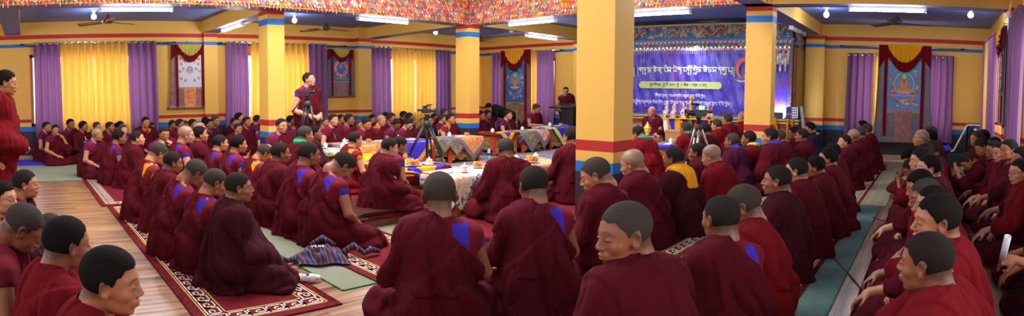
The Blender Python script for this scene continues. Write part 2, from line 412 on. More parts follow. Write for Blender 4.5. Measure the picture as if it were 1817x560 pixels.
def cloth_mat(name, col, var=.25, scale=260, dark=.8, sheen=.0, rough=.95):
    m = mat(name, col, rough, sheen=sheen, spec=.08); t = NT(m); v = t.coord()
    a = tuple(x*dark for x in col); b = tuple(min(1, x*(2-dark)) for x in col)
    t.color(t.mix(t.noise(v, 6, 3), a, b))
    w = t.n('ShaderNodeTexWave'); w.inputs['Scale'].default_value = scale; w.bands_direction = 'DIAGONAL'; t.l(v, w.inputs[0])
    dr = t.noise(t.mapping(v, (3.6, 3.6, 1.0), r=(.35, .15, 0)), 2.0, 2, .4)
    h = t.math('ADD', t.math('MULTIPLY', t.math('ABSOLUTE', t.math('SINE', t.math('MULTIPLY', dr, 11.))), .9), t.math('MULTIPLY', t.noise(v, 60, 3), .12))
    t.bump(h, .55, .026)
    m.node_tree.nodes['Principled BSDF'].inputs['Sheen Tint'].default_value = (*[min(1, x*1.6+.1) for x in col], 1)
    return m
def vest_mat(name, col, band):
    m = mat(name, col, .85, spec=.1); t = NT(m); v = t.coord()
    t.color(t.mix(t.attr('band'), col, band)); t.bump(t.noise(v, 40, 3), .2, .004); return m
SK = [skin_mat('skin_tan', (.42, .150, .065)), skin_mat('skin_light', (.54, .23, .125)), skin_mat('skin_brown', (.27, .088, .038)), skin_mat('skin_pale_shaven', (.50, .215, .12), (.14, .085, .065), .45)]
HAIR = dict(stubble=(mat('hair_cropped', (.020, .014, .012), .95, spec=.08), .0016), grey=(mat('hair_grey', (.046, .034, .028), .95, spec=.08), .0014), black=(mat('hair_black', (.010, .007, .006), .9, spec=.08), .0055), shaven=(mat('hair_shaven', (.24, .125, .075), .5), .0010))
CL = dict(maroon=cloth_mat('cloth_maroon', (.072, .0042, .0092)), red=cloth_mat('cloth_red', (.140, .005, .0085)), dark=cloth_mat('cloth_dark_maroon', (.040, .0050, .0085)),
          plum=cloth_mat('cloth_plum', (.060, .007, .024)), navy=cloth_mat('cloth_navy', (.012, .016, .032)), black=cloth_mat('cloth_black', (.008, .008, .010)),
          yellow=cloth_mat('cloth_yellow', (.75, .30, .01)), orange=cloth_mat('cloth_orange', (.70, .22, .02)), green=cloth_mat('cloth_green', (.01, .28, .13)), blue=cloth_mat('cloth_blue', (.05, .03, .42)),
          white=cloth_mat('cloth_white', (.75, .72, .70)), lime=cloth_mat('cloth_lime', (.55, .62, .12)))
VEST = dict(blue=vest_mat('vest_blue_trim', (.14, .007, .014), (.045, .025, .36)), red=vest_mat('vest_red_yellow', (.17, .012, .02), (.65, .25, .01)), plain=vest_mat('vest_plain', (.15, .01, .018), (.13, .01, .018)))
glass_frame = mat('spectacle_frame', (.01, .01, .012), .3)
eye_mat = mat('eye', (.018, .011, .009), .35, spec=.3)
_cache = {}
def geo(key, fn, lo, hi, h, fine=None):
    if key not in _cache: _cache[key] = surface(fn, lo, hi, h, fine)
    return _cache[key]
def tubes(paths, r, n=6):
    """Quads of round tubes along polylines."""
    V = []; Fc = []
    for path in paths:
        p = np.array(path, float); rr = np.full(len(p), r) if np.isscalar(r) else np.array(r)
        closed = np.allclose(p[0], p[-1]); 
        for i in range(len(p)):
            d = p[min(i+1, len(p)-1)]-p[max(i-1, 0)] if not closed else p[(i+1) % (len(p)-1)]-p[(i-1) % (len(p)-1)]
            d = d/(np.linalg.norm(d)+1e-12); a = np.cross(d, (0, 0, 1) if abs(d[2]) < .9 else (1, 0, 0)); a /= np.linalg.norm(a); b = np.cross(d, a)
            base = len(V)
            for k in range(n):
                t = 2*math.pi*k/n; V.append(p[i]+rr[i]*(a*math.cos(t)+b*math.sin(t)))
            if i:
                for k in range(n): Fc.append((base-n+k, base-n+(k+1) % n, base+(k+1) % n, base+k))
    return np.array(V), np.array(Fc)
def specs_geo():
    P = []
    for s in (-1, 1):
        P.append([(.104, s*.032+.019*math.cos(t), .004+.016*math.sin(t)) for t in np.linspace(0, 2*math.pi, 17)])
        P.append([(.103, s*.051, .008), (.06, s*.076, .010), (.0, s*.084, .012), (-.015, s*.084, -.004)])
    P.append([(.104, -.013, .008), (.109, 0, .011), (.104, .013, .008)])
    return tubes(P, .0013, 5)
def eyes_geo(s):
    V = []; Fc = []
    for i in range(7):
        for j in range(10):
            th = math.pi*i/6; ph = 2*math.pi*j/10
            V.append((.0795+.0100*math.sin(th)*math.cos(ph), s*.031+.0125*math.sin(th)*math.sin(ph), .0022+.0032*math.cos(th)))
            if i: Fc.append(((i-1)*10+j, (i-1)*10+(j+1) % 10, i*10+(j+1) % 10, i*10+j))
    V = np.array(V); V[:, 0] += .0025
    return V, np.array(Fc)
def turn(pos, hp, yaw, pitch, lean, roll=0., z0=.60, hips=(-.05, 0, .1), headsize=1., wide=1.):
    """Turn the head about the neck, then lean the whole trunk forward from the hips."""
    p = pos.astype(float).copy()
    if yaw or pitch or roll or headsize != 1. or wide != 1.:
        w = sst(p[:, 2], hp[2]-.155, hp[2]-.085)*((np.abs(p[:, 0]-hp[0]) < .19) & (np.abs(p[:, 1]) < .14))
        piv = np.array([hp[0]-.035, 0, hp[2]-.075])
        q = (p-piv)*np.array([headsize, headsize*wide, headsize])
        R = (rot('z', yaw) @ rot('y', pitch) @ rot('x', roll)).astype(float)
        q2 = q @ R.T + piv
        p += (q2-p)*w[:, None]
    if lean:
        h = np.array(hips); w = sst(p[:, 2], h[2]+.0, h[2]+.45)
        q = p-h; a = lean*w; c, s = np.cos(a), np.sin(a)
        x = q[:, 0]*c + q[:, 2]*s; z = -q[:, 0]*s + q[:, 2]*c
        p = np.stack([x, q[:, 1], z], -1)+h
    return p
def part(name, pos, faces, m, parent, attrs=None):
    me = quad_mesh(name, pos, faces, attrs); me.materials.append(m)
    o = bpy.data.objects.new(name, me); bpy.context.scene.collection.objects.link(o); o.parent = parent; return o
def person(loc, facing, label, group, kind='right', arms=('lap', 'lap'), hair='stubble', skin=0, robe='maroon', vest='blue', yaw=0., pitch=0., lean=0., roll=0., scale=1.,
           lod=0, seed=1, glasses=False, khata=None, standing=False, fat=1., hs=1., skirt=True):
    """A monk: Empty at the seat, children body, hair, vest, robe, skirt."""
    r = bpy.data.objects.new('person', None); bpy.context.scene.collection.objects.link(r)
    r.location = loc; r.rotation_euler = (0, 0, facing); r.scale = (scale,)*3; r['label'] = label; r['category'] = 'person'
    if group: r['group'] = group
    hp = HPS if standing else HP
    hb, hf = ((.0075, .0036), (.010, .0065), (.015, .0085))[lod]; hc = (.0078, .013, .021)[lod]
    T = lambda p: turn(p, hp, yaw, pitch, lean, roll, headsize=hs)
    ba = (arms[0] if True else None, arms[1])
    needs_fine = any(a in ('knee', 'hold', 'chin', 'pray', 'table', 'up') for a in arms)
    fn, lo, hi = body_fn(ba, standing)
    p, f = geo(('b', arms, standing, lod), fn, lo, hi, hb if lod else (.0055 if needs_fine else .0075), (hp[2]-.13, hf))
    part('body', T(p), f, SK[skin], r, skin_attrs(p, hp))
    if hair:
        hm, t = HAIR[hair]; fn, lo, hi = hair_fn(t, hp, lod)
        p, f = geo(('h', hair, standing, lod), fn, lo, hi, (.004, .0065, .011)[lod]); part('hair', T(p), f, hm, r)
    if lod < 3:
        for s in (-1, 1):
            p, f = eyes_geo(s); part('eye', T(p+np.array(hp)), f, eye_mat, r)
    if glasses: p, f = specs_geo(); part('spectacles', T(p+np.array(hp)), f, glass_frame, r)
    if kind != 'suit':
        fn, lo, hi = vest_fn(arms, standing); p, f = geo(('v', arms, standing, lod), fn, lo, hi, hc); part('vest', T(p) if 0 else turn(p, hp, 0, 0, lean), f, VEST[vest], r, dict(band=shade_vest(p, .83 if standing else 0)))
        fn, lo, hi = shawl_fn(kind, seed % 4, arms, standing); p, f = geo(('r', kind, arms, seed % 4, standing, lod), fn, lo, hi, hc); part('robe', turn(p, hp, 0, 0, lean), f, CL[robe], r)
    if standing:
        p, f = geo(('ls', lod), long_skirt, (-.28, -.3, .07), (.28, .3, 1.2), hc*1.2); part('skirt', p, f, CL['maroon'], r)
    if not standing:
        fn, lo, hi = skirt_fn(seed % 3); p, f = geo(('s', seed % 3, lod), fn, lo, hi, hc*1.1); part('skirt', p, f, CL['dark' if robe == 'dark' else 'maroon'] if kind != 'suit' else CL[robe], r)
    return r
# ------------------------------------------------------------------ building helpers
def tag(o, label=None, cat=None, group=None, kind=None):
    for k, v in (('label', label), ('category', cat), ('group', group), ('kind', kind)):
        if v: o[k] = v
    return o
class MB:
    def __init__(s): s.v = []; s.f = []; s.c = []
    def add(s, v, f, c=0.):
        b = len(s.v); s.v += [tuple(map(float, x)) for x in v]; s.f += [tuple(i+b for i in q) for q in f]; s.c += [c]*len(v); return s
    def box(s, x0, x1, y0, y1, z0, z1, c=0., R=None, o=(0, 0, 0)):
        v = [(x, y, z) for x in (x0, x1) for y in (y0, y1) for z in (z0, z1)]
        if R is not None: v = [tuple(np.array(R) @ np.array(p)+np.array(o)) for p in v]
        return s.add(v, [(0, 1, 3, 2), (4, 6, 7, 5), (0, 4, 5, 1), (2, 3, 7, 6), (0, 2, 6, 4), (1, 5, 7, 3)], c)
    def tube(s, p, r, n=8, c=0., closed=False):
        p = [np.array(q, float) for q in p]; r = [r]*len(p) if np.isscalar(r) else r; V = []; Fs = []
        for i in range(len(p)):
            d = p[(i+1) % len(p) if closed else min(i+1, len(p)-1)]-p[i-1 if closed else max(i-1, 0)]; d /= np.linalg.norm(d)+1e-12
            a = np.cross(d, (0, 0, 1) if abs(d[2]) < .9 else (1, 0, 0)); a /= np.linalg.norm(a); b = np.cross(d, a)
            V += [p[i]+r[i]*(a*math.cos(t)+b*math.sin(t)) for t in [2*math.pi*k/n for k in range(n)]]
        m = len(p)
        for i in range(m if closed else m-1):
            A, B = i*n, ((i+1) % m)*n
            Fs += [(A+k, A+(k+1) % n, B+(k+1) % n, B+k) for k in range(n)]
        if not closed: Fs += [tuple(range(n))[::-1], tuple((m-1)*n+k for k in range(n))]
        return s.add(V, Fs, c)
    def lathe(s, prof, n=16, o=(0, 0, 0), c=0., ax='z', sq=1.):
        V = []; Fs = []
        for r, z in prof:
            for k in range(n):
                t = 2*math.pi*k/n; p = (r*math.cos(t), r*math.sin(t)*sq, z)
                if ax == 'x': p = (p[2], p[0], p[1])
                if ax == 'y': p = (p[0], p[2], p[1])
                V.append((p[0]+o[0], p[1]+o[1], p[2]+o[2]))
        for i in range(len(prof)-1):
            Fs += [(i*n+k, i*n+(k+1) % n, (i+1)*n+(k+1) % n, (i+1)*n+k) for k in range(n)]
        Fs += [tuple(range(n))[::-1], tuple((len(prof)-1)*n+k for k in range(n))]
        return s.add(V, Fs, c)
    def ball(s, o, r, c=0., n=10, m=6):
        r = (r,)*3 if np.isscalar(r) else r
        return s.add([(o[0]+r[0]*math.sin(t)*math.cos(p), o[1]+r[1]*math.sin(t)*math.sin(p), o[2]+r[2]*math.cos(t)) for t in [math.pi*(i+.02)/(m+.04) for i in range(m+1)] for p in [2*math.pi*k/n for k in range(n)]],
                     [(i*n+k, (i+1)*n+k, (i+1)*n+(k+1) % n, i*n+(k+1) % n) for i in range(m) for k in range(n)], c)
    def poly(s, pts, z0, z1, c=0.):
        """Extrude a 2-D outline (x, y) between z0 and z1."""
        n = len(pts); return s.add([(x, y, z0) for x, y in pts]+[(x, y, z1) for x, y in pts], [tuple(range(n))[::-1], tuple(range(n, 2*n))]+[(i, (i+1) % n, n+(i+1) % n, n+i) for i in range(n)], c)
    def sheet(s, fn, nu, nv, c=0., th=0.):
        """Grid of fn(u, v), u and v in 0..1; with th both sides."""
        P = [[np.array(fn(i/nu, j/nv), float) for j in range(nv+1)] for i in range(nu+1)]
        V = [p for r in P for p in r]; g = lambda i, j: i*(nv+1)+j
        Fs = [(g(i, j), g(i+1, j), g(i+1, j+1), g(i, j+1)) for i in range(nu) for j in range(nv)]
        if th:
            A = np.array(V).reshape(nu+1, nv+1, 3); du = np.gradient(A, axis=0); dv = np.gradient(A, axis=1); nn = np.cross(du, dv); nn /= np.linalg.norm(nn, axis=-1, keepdims=True)+1e-9
            B = (A-nn*th).reshape(-1, 3); k = len(V)
            edge = [g(i, 0) for i in range(nu+1)]+[g(nu, j) for j in range(1, nv+1)]+[g(i, nv) for i in range(nu-1, -1, -1)]+[g(0, j) for j in range(nv-1, 0, -1)]
            V = V+list(B); Fs = Fs+[tuple(q+k for q in f[::-1]) for f in Fs]+[(edge[i], edge[(i+1) % len(edge)], edge[(i+1) % len(edge)]+k, edge[i]+k) for i in range(len(edge))][::1]
        return s.add(V, Fs, c)
    def build(s, name, m, parent=None, smooth=False, loc=None, rz=0., bevel=0., uv=None):
        me = bpy.data.meshes.new(name); me.from_pydata(s.v, [], s.f); me.update()
        for k in (m if isinstance(m, (list, tuple)) else [m]): me.materials.append(k)
        if any(s.c):
            a = me.attributes.new('tone', 'FLOAT', 'POINT'); a.data.foreach_set('value', s.c)
        if uv is not None:
            for nm, arr in zip(('cu', 'cv'), uv): a = me.attributes.new(nm, 'FLOAT', 'POINT'); a.data.foreach_set('value', arr)
        if smooth: me.polygons.foreach_set('use_smooth', [True]*len(me.polygons))
        o = bpy.data.objects.new(name, me); COL.objects.link(o)
        if parent: o.parent = parent
        if loc is not None: o.location = loc
        if rz: o.rotation_euler = (0, 0, rz)
        if bevel:
            b = o.modifiers.new('bevel', 'BEVEL'); b.width = bevel; b.segments = 2; b.limit_method = 'ANGLE'
        return o
def empty(name, loc=(0, 0, 0), rz=0., label=None, cat=None, group=None, kind=None):
    o = bpy.data.objects.new(name, None); COL.objects.link(o); o.location = loc; o.rotation_euler = (0, 0, rz); return tag(o, label, cat, group, kind)
def copy_tree(o, parent=None, **k):
    c = o.copy(); COL.objects.link(c); c.parent = parent
    for ch in [x for x in bpy.data.objects if x.parent == o]: copy_tree(ch, c)
    return c
def kids(o): return [x for x in bpy.data.objects if x.parent == o]
# ------------------------------------------------------------------ materials
YEL, RED, BLU, DADO = (.78, .44, .085), (.46, .022, .020), (.02, .16, .50), (.035, .028, .035)
def banded(name, stops, rough=.55):
    m = mat(name, YEL, rough, spec=.3); t = NT(m); z = t.sep(t.coord())[2]
    f = t.math('DIVIDE', z, 4.)
    c = t.ramp(f, [(a/4., col) for a, col in stops], 'CONSTANT')
    t.color(t.mix(t.math('MULTIPLY', t.noise(t.coord(), 1.3, 4), .16), c, (.35, .22, .10), 'MULTIPLY')); t.bump(t.noise(t.coord(), 25, 3), .04, .01); return m
M_WALL = banded('wall_paint', [(0, DADO), (.64, BLU), (.735, YEL), (.835, RED), (.915, YEL), (2.59, BLU), (2.67, YEL), (2.78, RED), (2.865, YEL)])
M_COL = banded('column_paint', [(0, DADO), (.58, BLU), (.69, YEL), (.80, RED), (.91, YEL), (2.62, BLU), (2.72, YEL), (2.81, RED), (2.89, YEL)])
M_CEIL = mat('ceiling_paint', (.085, .15, .40), .5, spec=.4)
def beam_mat():
    m = mat('beam_paint', YEL, .55, spec=.3); t = NT(m); g = t.n('ShaderNodeNewGeometry'); z = t.sep(g.outputs['Normal'])[2]
    t.color(t.mix(t.math('LESS_THAN', z, -.5), YEL, (.11, .10, .24))); return m
M_BEAM = beam_mat()
def floor_mat():
    m = mat('laminate_floor', (.3, .2, .12), .28, spec=.5); t = NT(m); v = t.coord()
    br = t.n('ShaderNodeTexBrick'); t.l(v, br.inputs[0])
    for k, val in (('Scale', 1.), ('Mortar Size', .0018), ('Mortar Smooth', .1), ('Brick Width', 1.2), ('Row Height', .19), ('Bias', 0.)): br.inputs[k].default_value = val
    br.inputs['Color1'].default_value = (.25, .25, .25, 1); br.inputs['Color2'].default_value = (.85, .85, .85, 1); br.inputs['Mortar'].default_value = (0, 0, 0, 1)
    tone = t.sep(br.outputs['Color'])[0]
    off = t.n('ShaderNodeCombineXYZ'); t.l(t.math('MULTIPLY', tone, 37.), off.inputs[1]); t.l(t.math('MULTIPLY', tone, 11.), off.inputs[0])
    vv = t.n('ShaderNodeVectorMath', operation='ADD'); t.l(v, vv.inputs[0]); t.l(off.outputs[0], vv.inputs[1])
    n1 = t.noise(t.mapping(vv.outputs[0], (.55, 9, 1)), 1.6, 5, .62); n2 = t.noise(t.mapping(vv.outputs[0], (1.5, 45, 1)), 2, 3)
    c = t.ramp(n1, [(.30, (.055, .020, .013)), (.43, (.17, .075, .040)), (.54, (.36, .19, .095)), (.72, (.50, .31, .17))])
    c = t.mix(t.math('MULTIPLY', n2, .35), c, (.20, .12, .08), 'MULTIPLY')
    c = t.mix(t.math('MULTIPLY', t.math('SUBTRACT', 1., tone), .25), c, (.5, .38, .32), 'MULTIPLY')
    t.color(t.mix(br.outputs['Fac'], c, (.06, .035, .02))); t.bump(n2, .03, .003); return m
M_FLOOR = floor_mat()
def rings_mat(name, base, ring, s=.30, rough=.95, dot=None):
    """Woven runner: ground colour with rows of small medallions."""
    m = mat(name, base, rough, spec=.1, sheen=.1); t = NT(m); v = t.coord()
    vo = t.n('ShaderNodeTexVoronoi'); vo.inputs['Randomness'].default_value = .0; vo.inputs['Scale'].default_value = 1./s; t.l(t.mapping(v, (1, 1, 0), (.03, .05, 0)), vo.inputs[0])
    d = t.math('MULTIPLY', vo.outputs['Distance'], s)
    r = t.math('LESS_THAN', t.math('ABSOLUTE', t.math('SUBTRACT', d, .024)), .007); r2 = t.math('LESS_THAN', d, .008)
    wob = t.noise(v, 60, 2); f = t.math('MULTIPLY', t.math('MAXIMUM', r, r2), t.math('GREATER_THAN', wob, .44))
    v2 = t.n('ShaderNodeTexVoronoi'); v2.inputs['Randomness'].default_value = .0; v2.inputs['Scale'].default_value = 22; t.l(t.mapping(v, (1, 1, 0), r=(0, 0, .785)), v2.inputs[0])
    dots = t.math('MULTIPLY', t.math('LESS_THAN', v2.outputs['Distance'], .20), .30)
    c = t.mix(t.noise(v, 5, 4), tuple(x*.8 for x in base), tuple(x*1.2 for x in base)); c = t.mix(dots, c, dot or tuple(min(1, x*1.5) for x in base)); c = t.mix(f, c, ring)
    t.color(c); t.bump(t.noise(v, 300, 2), .4, .004); return m
M_RUG = cloth_mat('rug_pile_crimson', (.13, .009, .014), scale=90, dark=.75); M_GRUN = rings_mat('runner_grey_green', (.17, .175, .115), (.24, .10, .055)); M_TEAL = rings_mat('runner_teal', (.085, .15, .13), (.20, .19, .13), .24); M_BEIGE = rings_mat('runner_beige', (.26, .22, .13), (.14, .10, .05), .12)
M_CREAM = mat('cream_yarn', (.62, .52, .42), .9); M_GOLDY = mat('gold_yarn', (.55, .36, .08), .9); M_GREENE = mat('green_binding', (.02, .14, .04), .9)
M_STEEL = mat('chrome', (.6, .6, .62), .2, 1.); M_BLACK = mat('black_plastic', (.012, .012, .014), .4); M_DARKM = mat('dark_metal', (.03, .03, .035), .35, .8); M_WHITE = mat('white_porcelain', (.8, .8, .78), .25); M_PAPER = mat('white_paper', (.8, .8, .82), .7)
M_WOOD = mat('brown_wood', (.22, .09, .03), .45); M_GOLD = mat('gold_leaf', (.75, .42, .08), .35, .6); M_TUBE = mat('lit_tube', (1, 1, 1), .5, emis=(.86, .93, 1), es=14); M_BULB = mat('lit_bulb', (1, 1, 1), .5, emis=(.78, .90, 1), es=18)
def brocade(name, cols, s=7., metal=0.):
    """Silk brocade: scrolling motifs of several colours."""
    m = mat(name, cols[0], .5, spec=.4, sheen=.2); t = NT(m); v = t.coord()
    w = t.n('ShaderNodeTexNoise'); w.inputs['Scale'].default_value = s; w.inputs['Detail'].default_value = 2; t.l(v, w.inputs[0])
    mx = t.n('ShaderNodeVectorMath', operation='MULTIPLY_ADD'); t.l(w.outputs['Color'], mx.inputs[0]); mx.inputs[1].default_value = (.25, .25, .25); t.l(v, mx.inputs[2])
    vo = t.n('ShaderNodeTexVoronoi'); vo.inputs['Scale'].default_value = s*2.2; t.l(mx.outputs[0], vo.inputs[0])
    r = t.sep(vo.outputs['Color'])[0]; n = len(cols)
    c = t.ramp(r, [(k/n, cols[k]) for k in range(n)], 'CONSTANT')
    e = t.math('LESS_THAN', t.math('ABSOLUTE', t.math('SUBTRACT', vo.outputs['Distance'], .34)), .07)
    t.color(t.mix(e, c, cols[-1])); return m
M_BRO = dict(navy=brocade('brocade_slate', [(.085, .095, .15), (.11, .12, .17), (.10, .105, .16), (.20, .11, .10)], 9), gold=brocade('brocade_olive_gold', [(.10, .09, .04), (.16, .13, .05), (.06, .05, .03), (.34, .25, .10)], 12),
             orange=brocade('brocade_orange', [(.60, .14, .03), (.52, .10, .03), (.62, .20, .05), (.65, .30, .08)], 8), pink=brocade('brocade_pink', [(.55, .16, .16), (.62, .30, .22), (.50, .12, .10), (.62, .42, .20)], 9),
             white=brocade('brocade_white_blue', [(.62, .58, .50), (.60, .54, .45), (.03, .03, .18), (.02, .02, .12), (.60, .58, .55)], 8), peach=brocade('brocade_peach', [(.62, .38, .24), (.66, .46, .32), (.55, .25, .15), (.7, .55, .4)], 7),
             green=brocade('brocade_green', [(.02, .10, .05), (.05, .16, .04), (.30, .22, .04), (.03, .05, .03), (.45, .35, .08)], 10), purple=brocade('brocade_maroon', [(.24, .07, .09), (.20, .06, .10), (.30, .10, .08), (.30, .14, .10)], 10))
def carved_mat(name, ground, relief, s=16.):
    m = mat(name, ground, .45, spec=.4); t = NT(m); v = t.coord()
    n = t.noise(v, s, 2.5, .55); w = t.math('SINE', t.math('MULTIPLY', n, 42.))
    f = t.math('GREATER_THAN', w, .05); t.color(t.mix(f, ground, relief)); t.bump(w, .8, .012); return m
M_CARVE = carved_mat('carved_red_gold', (.16, .012, .008), (.62, .34, .05)); M_CARVEG = carved_mat('carved_green_gold', (.02, .07, .04), (.55, .36, .10)); M_TRED = mat('table_red', (.42, .035, .012), .35); M_TORG = mat('table_orange_trim', (.62, .20, .02), .4)
# ------------------------------------------------------------------ the room
def structure(name, mb, m, **k): return tag(mb.build(name, m, **k), kind='structure')
def wall(name, axis, at, a0, a1, z1, holes, th=.22, sgn=1):
    mb = MB(); ed = sorted(set([a0, a1]+[h for w in holes for h in w])); lo, hi = (at, at+th*sgn) if sgn > 0 else (at+th*sgn, at)
    def bx(u0, u1, za, zb): mb.box(u0, u1, lo, hi, za, zb) if axis == 'y' else mb.box(lo, hi, u0, u1, za, zb)
    for u0, u1 in zip(ed, ed[1:]):
        if any(abs(u0-h[0]) < 1e-6 for h in holes): bx(u0, u1, 0, .75); bx(u0, u1, 2.42, z1)
        else: bx(u0, u1, 0, z1)
    return structure(name, mb, M_WALL)
H1 = 3.17
structure('floor', MB().box(-4.4, 14, -1.8, 13.9, -.1, 0), M_FLOOR)
wall('wall_north', 'y', 13.45, -4.2, 13.9, H1, WIN_N); wall('wall_east', 'x', 13.7, -1.4, 13.5, H1, WIN_E); wall('wall_south', 'y', -1.33, -4.2, 13.9, H1, WIN_S, sgn=-1); wall('wall_west', 'x', -4.0, -1.4, 13.5, H1, FILL_WIN_W, sgn=-1)
c = MB(); c.box(-4.2, 13.9, 9.25, 13.7, H1, H1+.15); c.box(-4.2, 13.9, -1.6, 2.95, H1, H1+.15); c.box(9.15, 13.9, 2.95, 9.25, H1, H1+.15); c.box(-4.2, -1.9, 2.95, 9.25, H1, H1+.15)
structure('ceiling', c, M_CEIL)
c = MB()
for a in ((-2.05, -1.9, 2.8, 9.4), (9.15, 9.3, 2.8, 9.4), (-1.9, 9.15, 2.8, 2.95), (-1.9, 9.15, 9.25, 9.4)): c.box(*a, H1+.15, 5.0)
structure('wall_inner', c, M_WALL)
g = MB()
for a in ((-2., 1.1, 2.9, 9.3), (6.7, 9.2, 2.9, 9.3), (1.1, 6.7, 2.9, 4.2), (1.1, 6.7, 7.8, 9.3)): g.box(*a, 5.0, 5.1)  # opening left in the unseen atrium roof for added sky light
structure('ceiling', g, mat('white_ceiling', (.7, .68, .6), .7))
beams = [(-4., 13.7, 9.2, 9.62), (8.92, 9.32, 2.6, 9.62), (4.28, 4.66, 9.62, 13.45), (-.42, -.05, 9.62, 13.45), (8.92, 9.32, 9.62, 13.45), (-4., 13.7, 2.66, 3.08), (9.0, 9.35, -1.33, 2.66), (4.3, 4.7, -1.33, 2.66)]
for k, b in enumerate(beams): structure('trim_%d' % (k+1), MB().box(*b, 2.885, H1), M_BEAM)
for k, (x0, x1, y0, y1) in enumerate([(4.24, 4.58, 9.45, 9.85), (8.90, 9.24, 9.2, 9.62), (4.85, 5.23, 2.97, 3.43), (9.2, 9.46, 2.63, 3.09)]):
    structure('wall_column', MB().box(x0, x1, y0, y1, 0, 2.9), M_COL, bevel=.006)
for x0, x1, y0, y1 in [(8.62, 9.05, 13.2, 13.5), (4.30, 4.64, 13.33, 13.5), (13.42, 13.75, 2.55, 3.0), (13.42, 13.75, 9.2, 9.6), (8.75, 9.35, -1.4, -1.16)]:
    structure('trim_%d' % int(9+x0), MB().box(x0, x1, y0, y1, 0, H1 if x0 in (8.62, 8.75) else 2.885), M_WALL)
for nm, b in (('baseboard_east', (13.45, 13.71, -1.3, 1.9, 0, .10)), ('baseboard_north', (-4, 13.6, 13.40, 13.46, 0, .08))): structure(nm, MB().box(*b), mat('varnished_step', (.42, .26, .15), .35))
# windows: frame, mullions, a glass pane each
M_FRAME = mat('window_wood', (.50, .16, .04), .4)
def glass_mat():
    m = bpy.data.materials.new('window_glass'); m.use_nodes = True; t = m.node_tree; t.nodes.remove(t.nodes['Principled BSDF'])
    a = t.nodes.new('ShaderNodeBsdfTransparent'); b = t.nodes.new('ShaderNodeBsdfGlossy'); b.inputs['Roughness'].default_value = .05; x = t.nodes.new('ShaderNodeMixShader'); x.inputs[0].default_value = .07
    t.links.new(a.outputs[0], x.inputs[1]); t.links.new(b.outputs[0], x.inputs[2]); t.links.new(x.outputs[0], t.nodes['Material Output'].inputs[0]); return m
M_GLASS = glass_mat(); wn = 0
def window(axis, at, a0, a1):
    global wn; wn += 1; z0, z1 = .75, 2.42; root = empty('window_%d' % wn, kind='structure')
    n = 3; fr = MB()
    def bx(mb, u0, u1, t0, t1, za, zb): mb.box(u0, u1, at+t0, at+t1, za, zb) if axis == 'y' else mb.box(at+t0, at+t1, u0, u1, za, zb)
    for u0, u1, za, zb in [(a0, a1, z0, z0+.07), (a0, a1, z1-.07, z1), (a0, a0+.07, z0, z1), (a1-.07, a1, z0, z1)]+[(a0+(a1-a0)*k/n-.03, a0+(a1-a0)*k/n+.03, z0, z1) for k in (1, 2)]: bx(fr, u0, u1, -.04, .06, za, zb)
    tag(fr.build('window_frame', M_FRAME, root), kind='structure'); p = MB(); bx(p, a0, a1, .0, .012, z0, z1); tag(p.build('pane', M_GLASS, root), kind='structure')
for a, b in WIN_N: window('y', 13.52, a, b)
for a, b in WIN_E: window('x', 13.77, a, b)
for a, b in WIN_S: window('y', -1.42, a, b)
for a, b in FILL_WIN_W: window('x', -4.1, a, b)  # unseen west windows, added as openings for the fill
# ------------------------------------------------------------------ carpets and low platforms
KEY = [(0, 0), (0, .8), (.8, .8), (.8, .25), (.4, .25), (.4, .5)]
def meander(mb, p0, p1, w, flip=1):
    """Greek key band of width w between two points, as raised yarn."""
    p0 = np.array(p0, float); p1 = np.array(p1, float); L = np.linalg.norm(p1-p0); d = (p1-p0)/L; nrm = np.array([-d[1], d[0]])*flip
    n = max(1, round(L/(w*1.2))); st = L/n; q = w*.050
    def seg(a, b, hw, z=.0165):
        a = np.array(a); b = np.array(b); e = (b-a)/max(np.linalg.norm(b-a), 1e-9); m = np.array([-e[1], e[0]])*hw; a = a-e*hw; b = b+e*hw
        P = [p0+d*x+nrm*y for x, y in (a-m, b-m, b+m, a+m)]; mb.add([(x, y, z) for x, y in P]+[(x, y, z-.004) for x, y in P], [(0, 1, 2, 3), (0, 4, 5, 1), (1, 5, 6, 2), (2, 6, 7, 3), (3, 7, 4, 0)])
    for k in range(n):
        for line in ([(0, .5), (0, .95), (.85, .95), (.85, .25), (.35, .25), (.35, .6), (.58, .6)], [(.0, .5), (0, .02), (1, .02), (1, .5)]):
            pts = [((x+k)*st, y*w) for x, y in line]
            for a, b in zip(pts, pts[1:]): seg(a, b, q)
    return seg, L
def rug(loc, sx, sy, label, border='y', group=None, m=M_RUG, th=.014, sides=(0, 1), inset=.09, w=.10, ends=(0, 1), rz=0.):
    """Crimson rug with a key-pattern border set in from its edges; long side along y."""
    r = empty('key_border_rug', loc, rz, label, 'rug', group)
    mb = MB(); nx, ny = 6, 40
    mb.sheet(lambda u, v: ((u-.0)*sx, v*sy, .012+.0015*math.sin(v*31+u*5)*math.sin(u*7)), nx, ny, th=.012); mb.build('pile', m, r, smooth=True)
    k = MB(); a, b = inset, inset+w
    P = []
    if 0 in sides: meander(k, (a, sy-b if 1 in ends else sy), (a, b if 0 in ends else 0), w)
    if 1 in sides: meander(k, (sx-a, b if 0 in ends else 0), (sx-a, sy-b if 1 in ends else sy), w)
    if 0 in ends: meander(k, (a, a), (sx-a, a), w)
    if 1 in ends: meander(k, (sx-a, sy-a), (a, sy-a), w)
    k.build('key_border', M_CREAM, r)
    g = MB()
    for o in (a-.022, b+.014):
        if 0 in sides: g.box(o, o+.008, o if 0 in ends else 0, sy-o if 1 in ends else sy, .012, .017)
        if 1 in sides: g.box(sx-o-.008, sx-o, o if 0 in ends else 0, sy-o if 1 in ends else sy, .012, .017)
        if 0 in ends: g.box(o, sx-o, o, o+.008, .012, .017)
        if 1 in ends: g.box(o, sx-o, sy-o-.008, sy-o, .012, .017)
    g.build('gold_line', M_GOLDY, r); return r
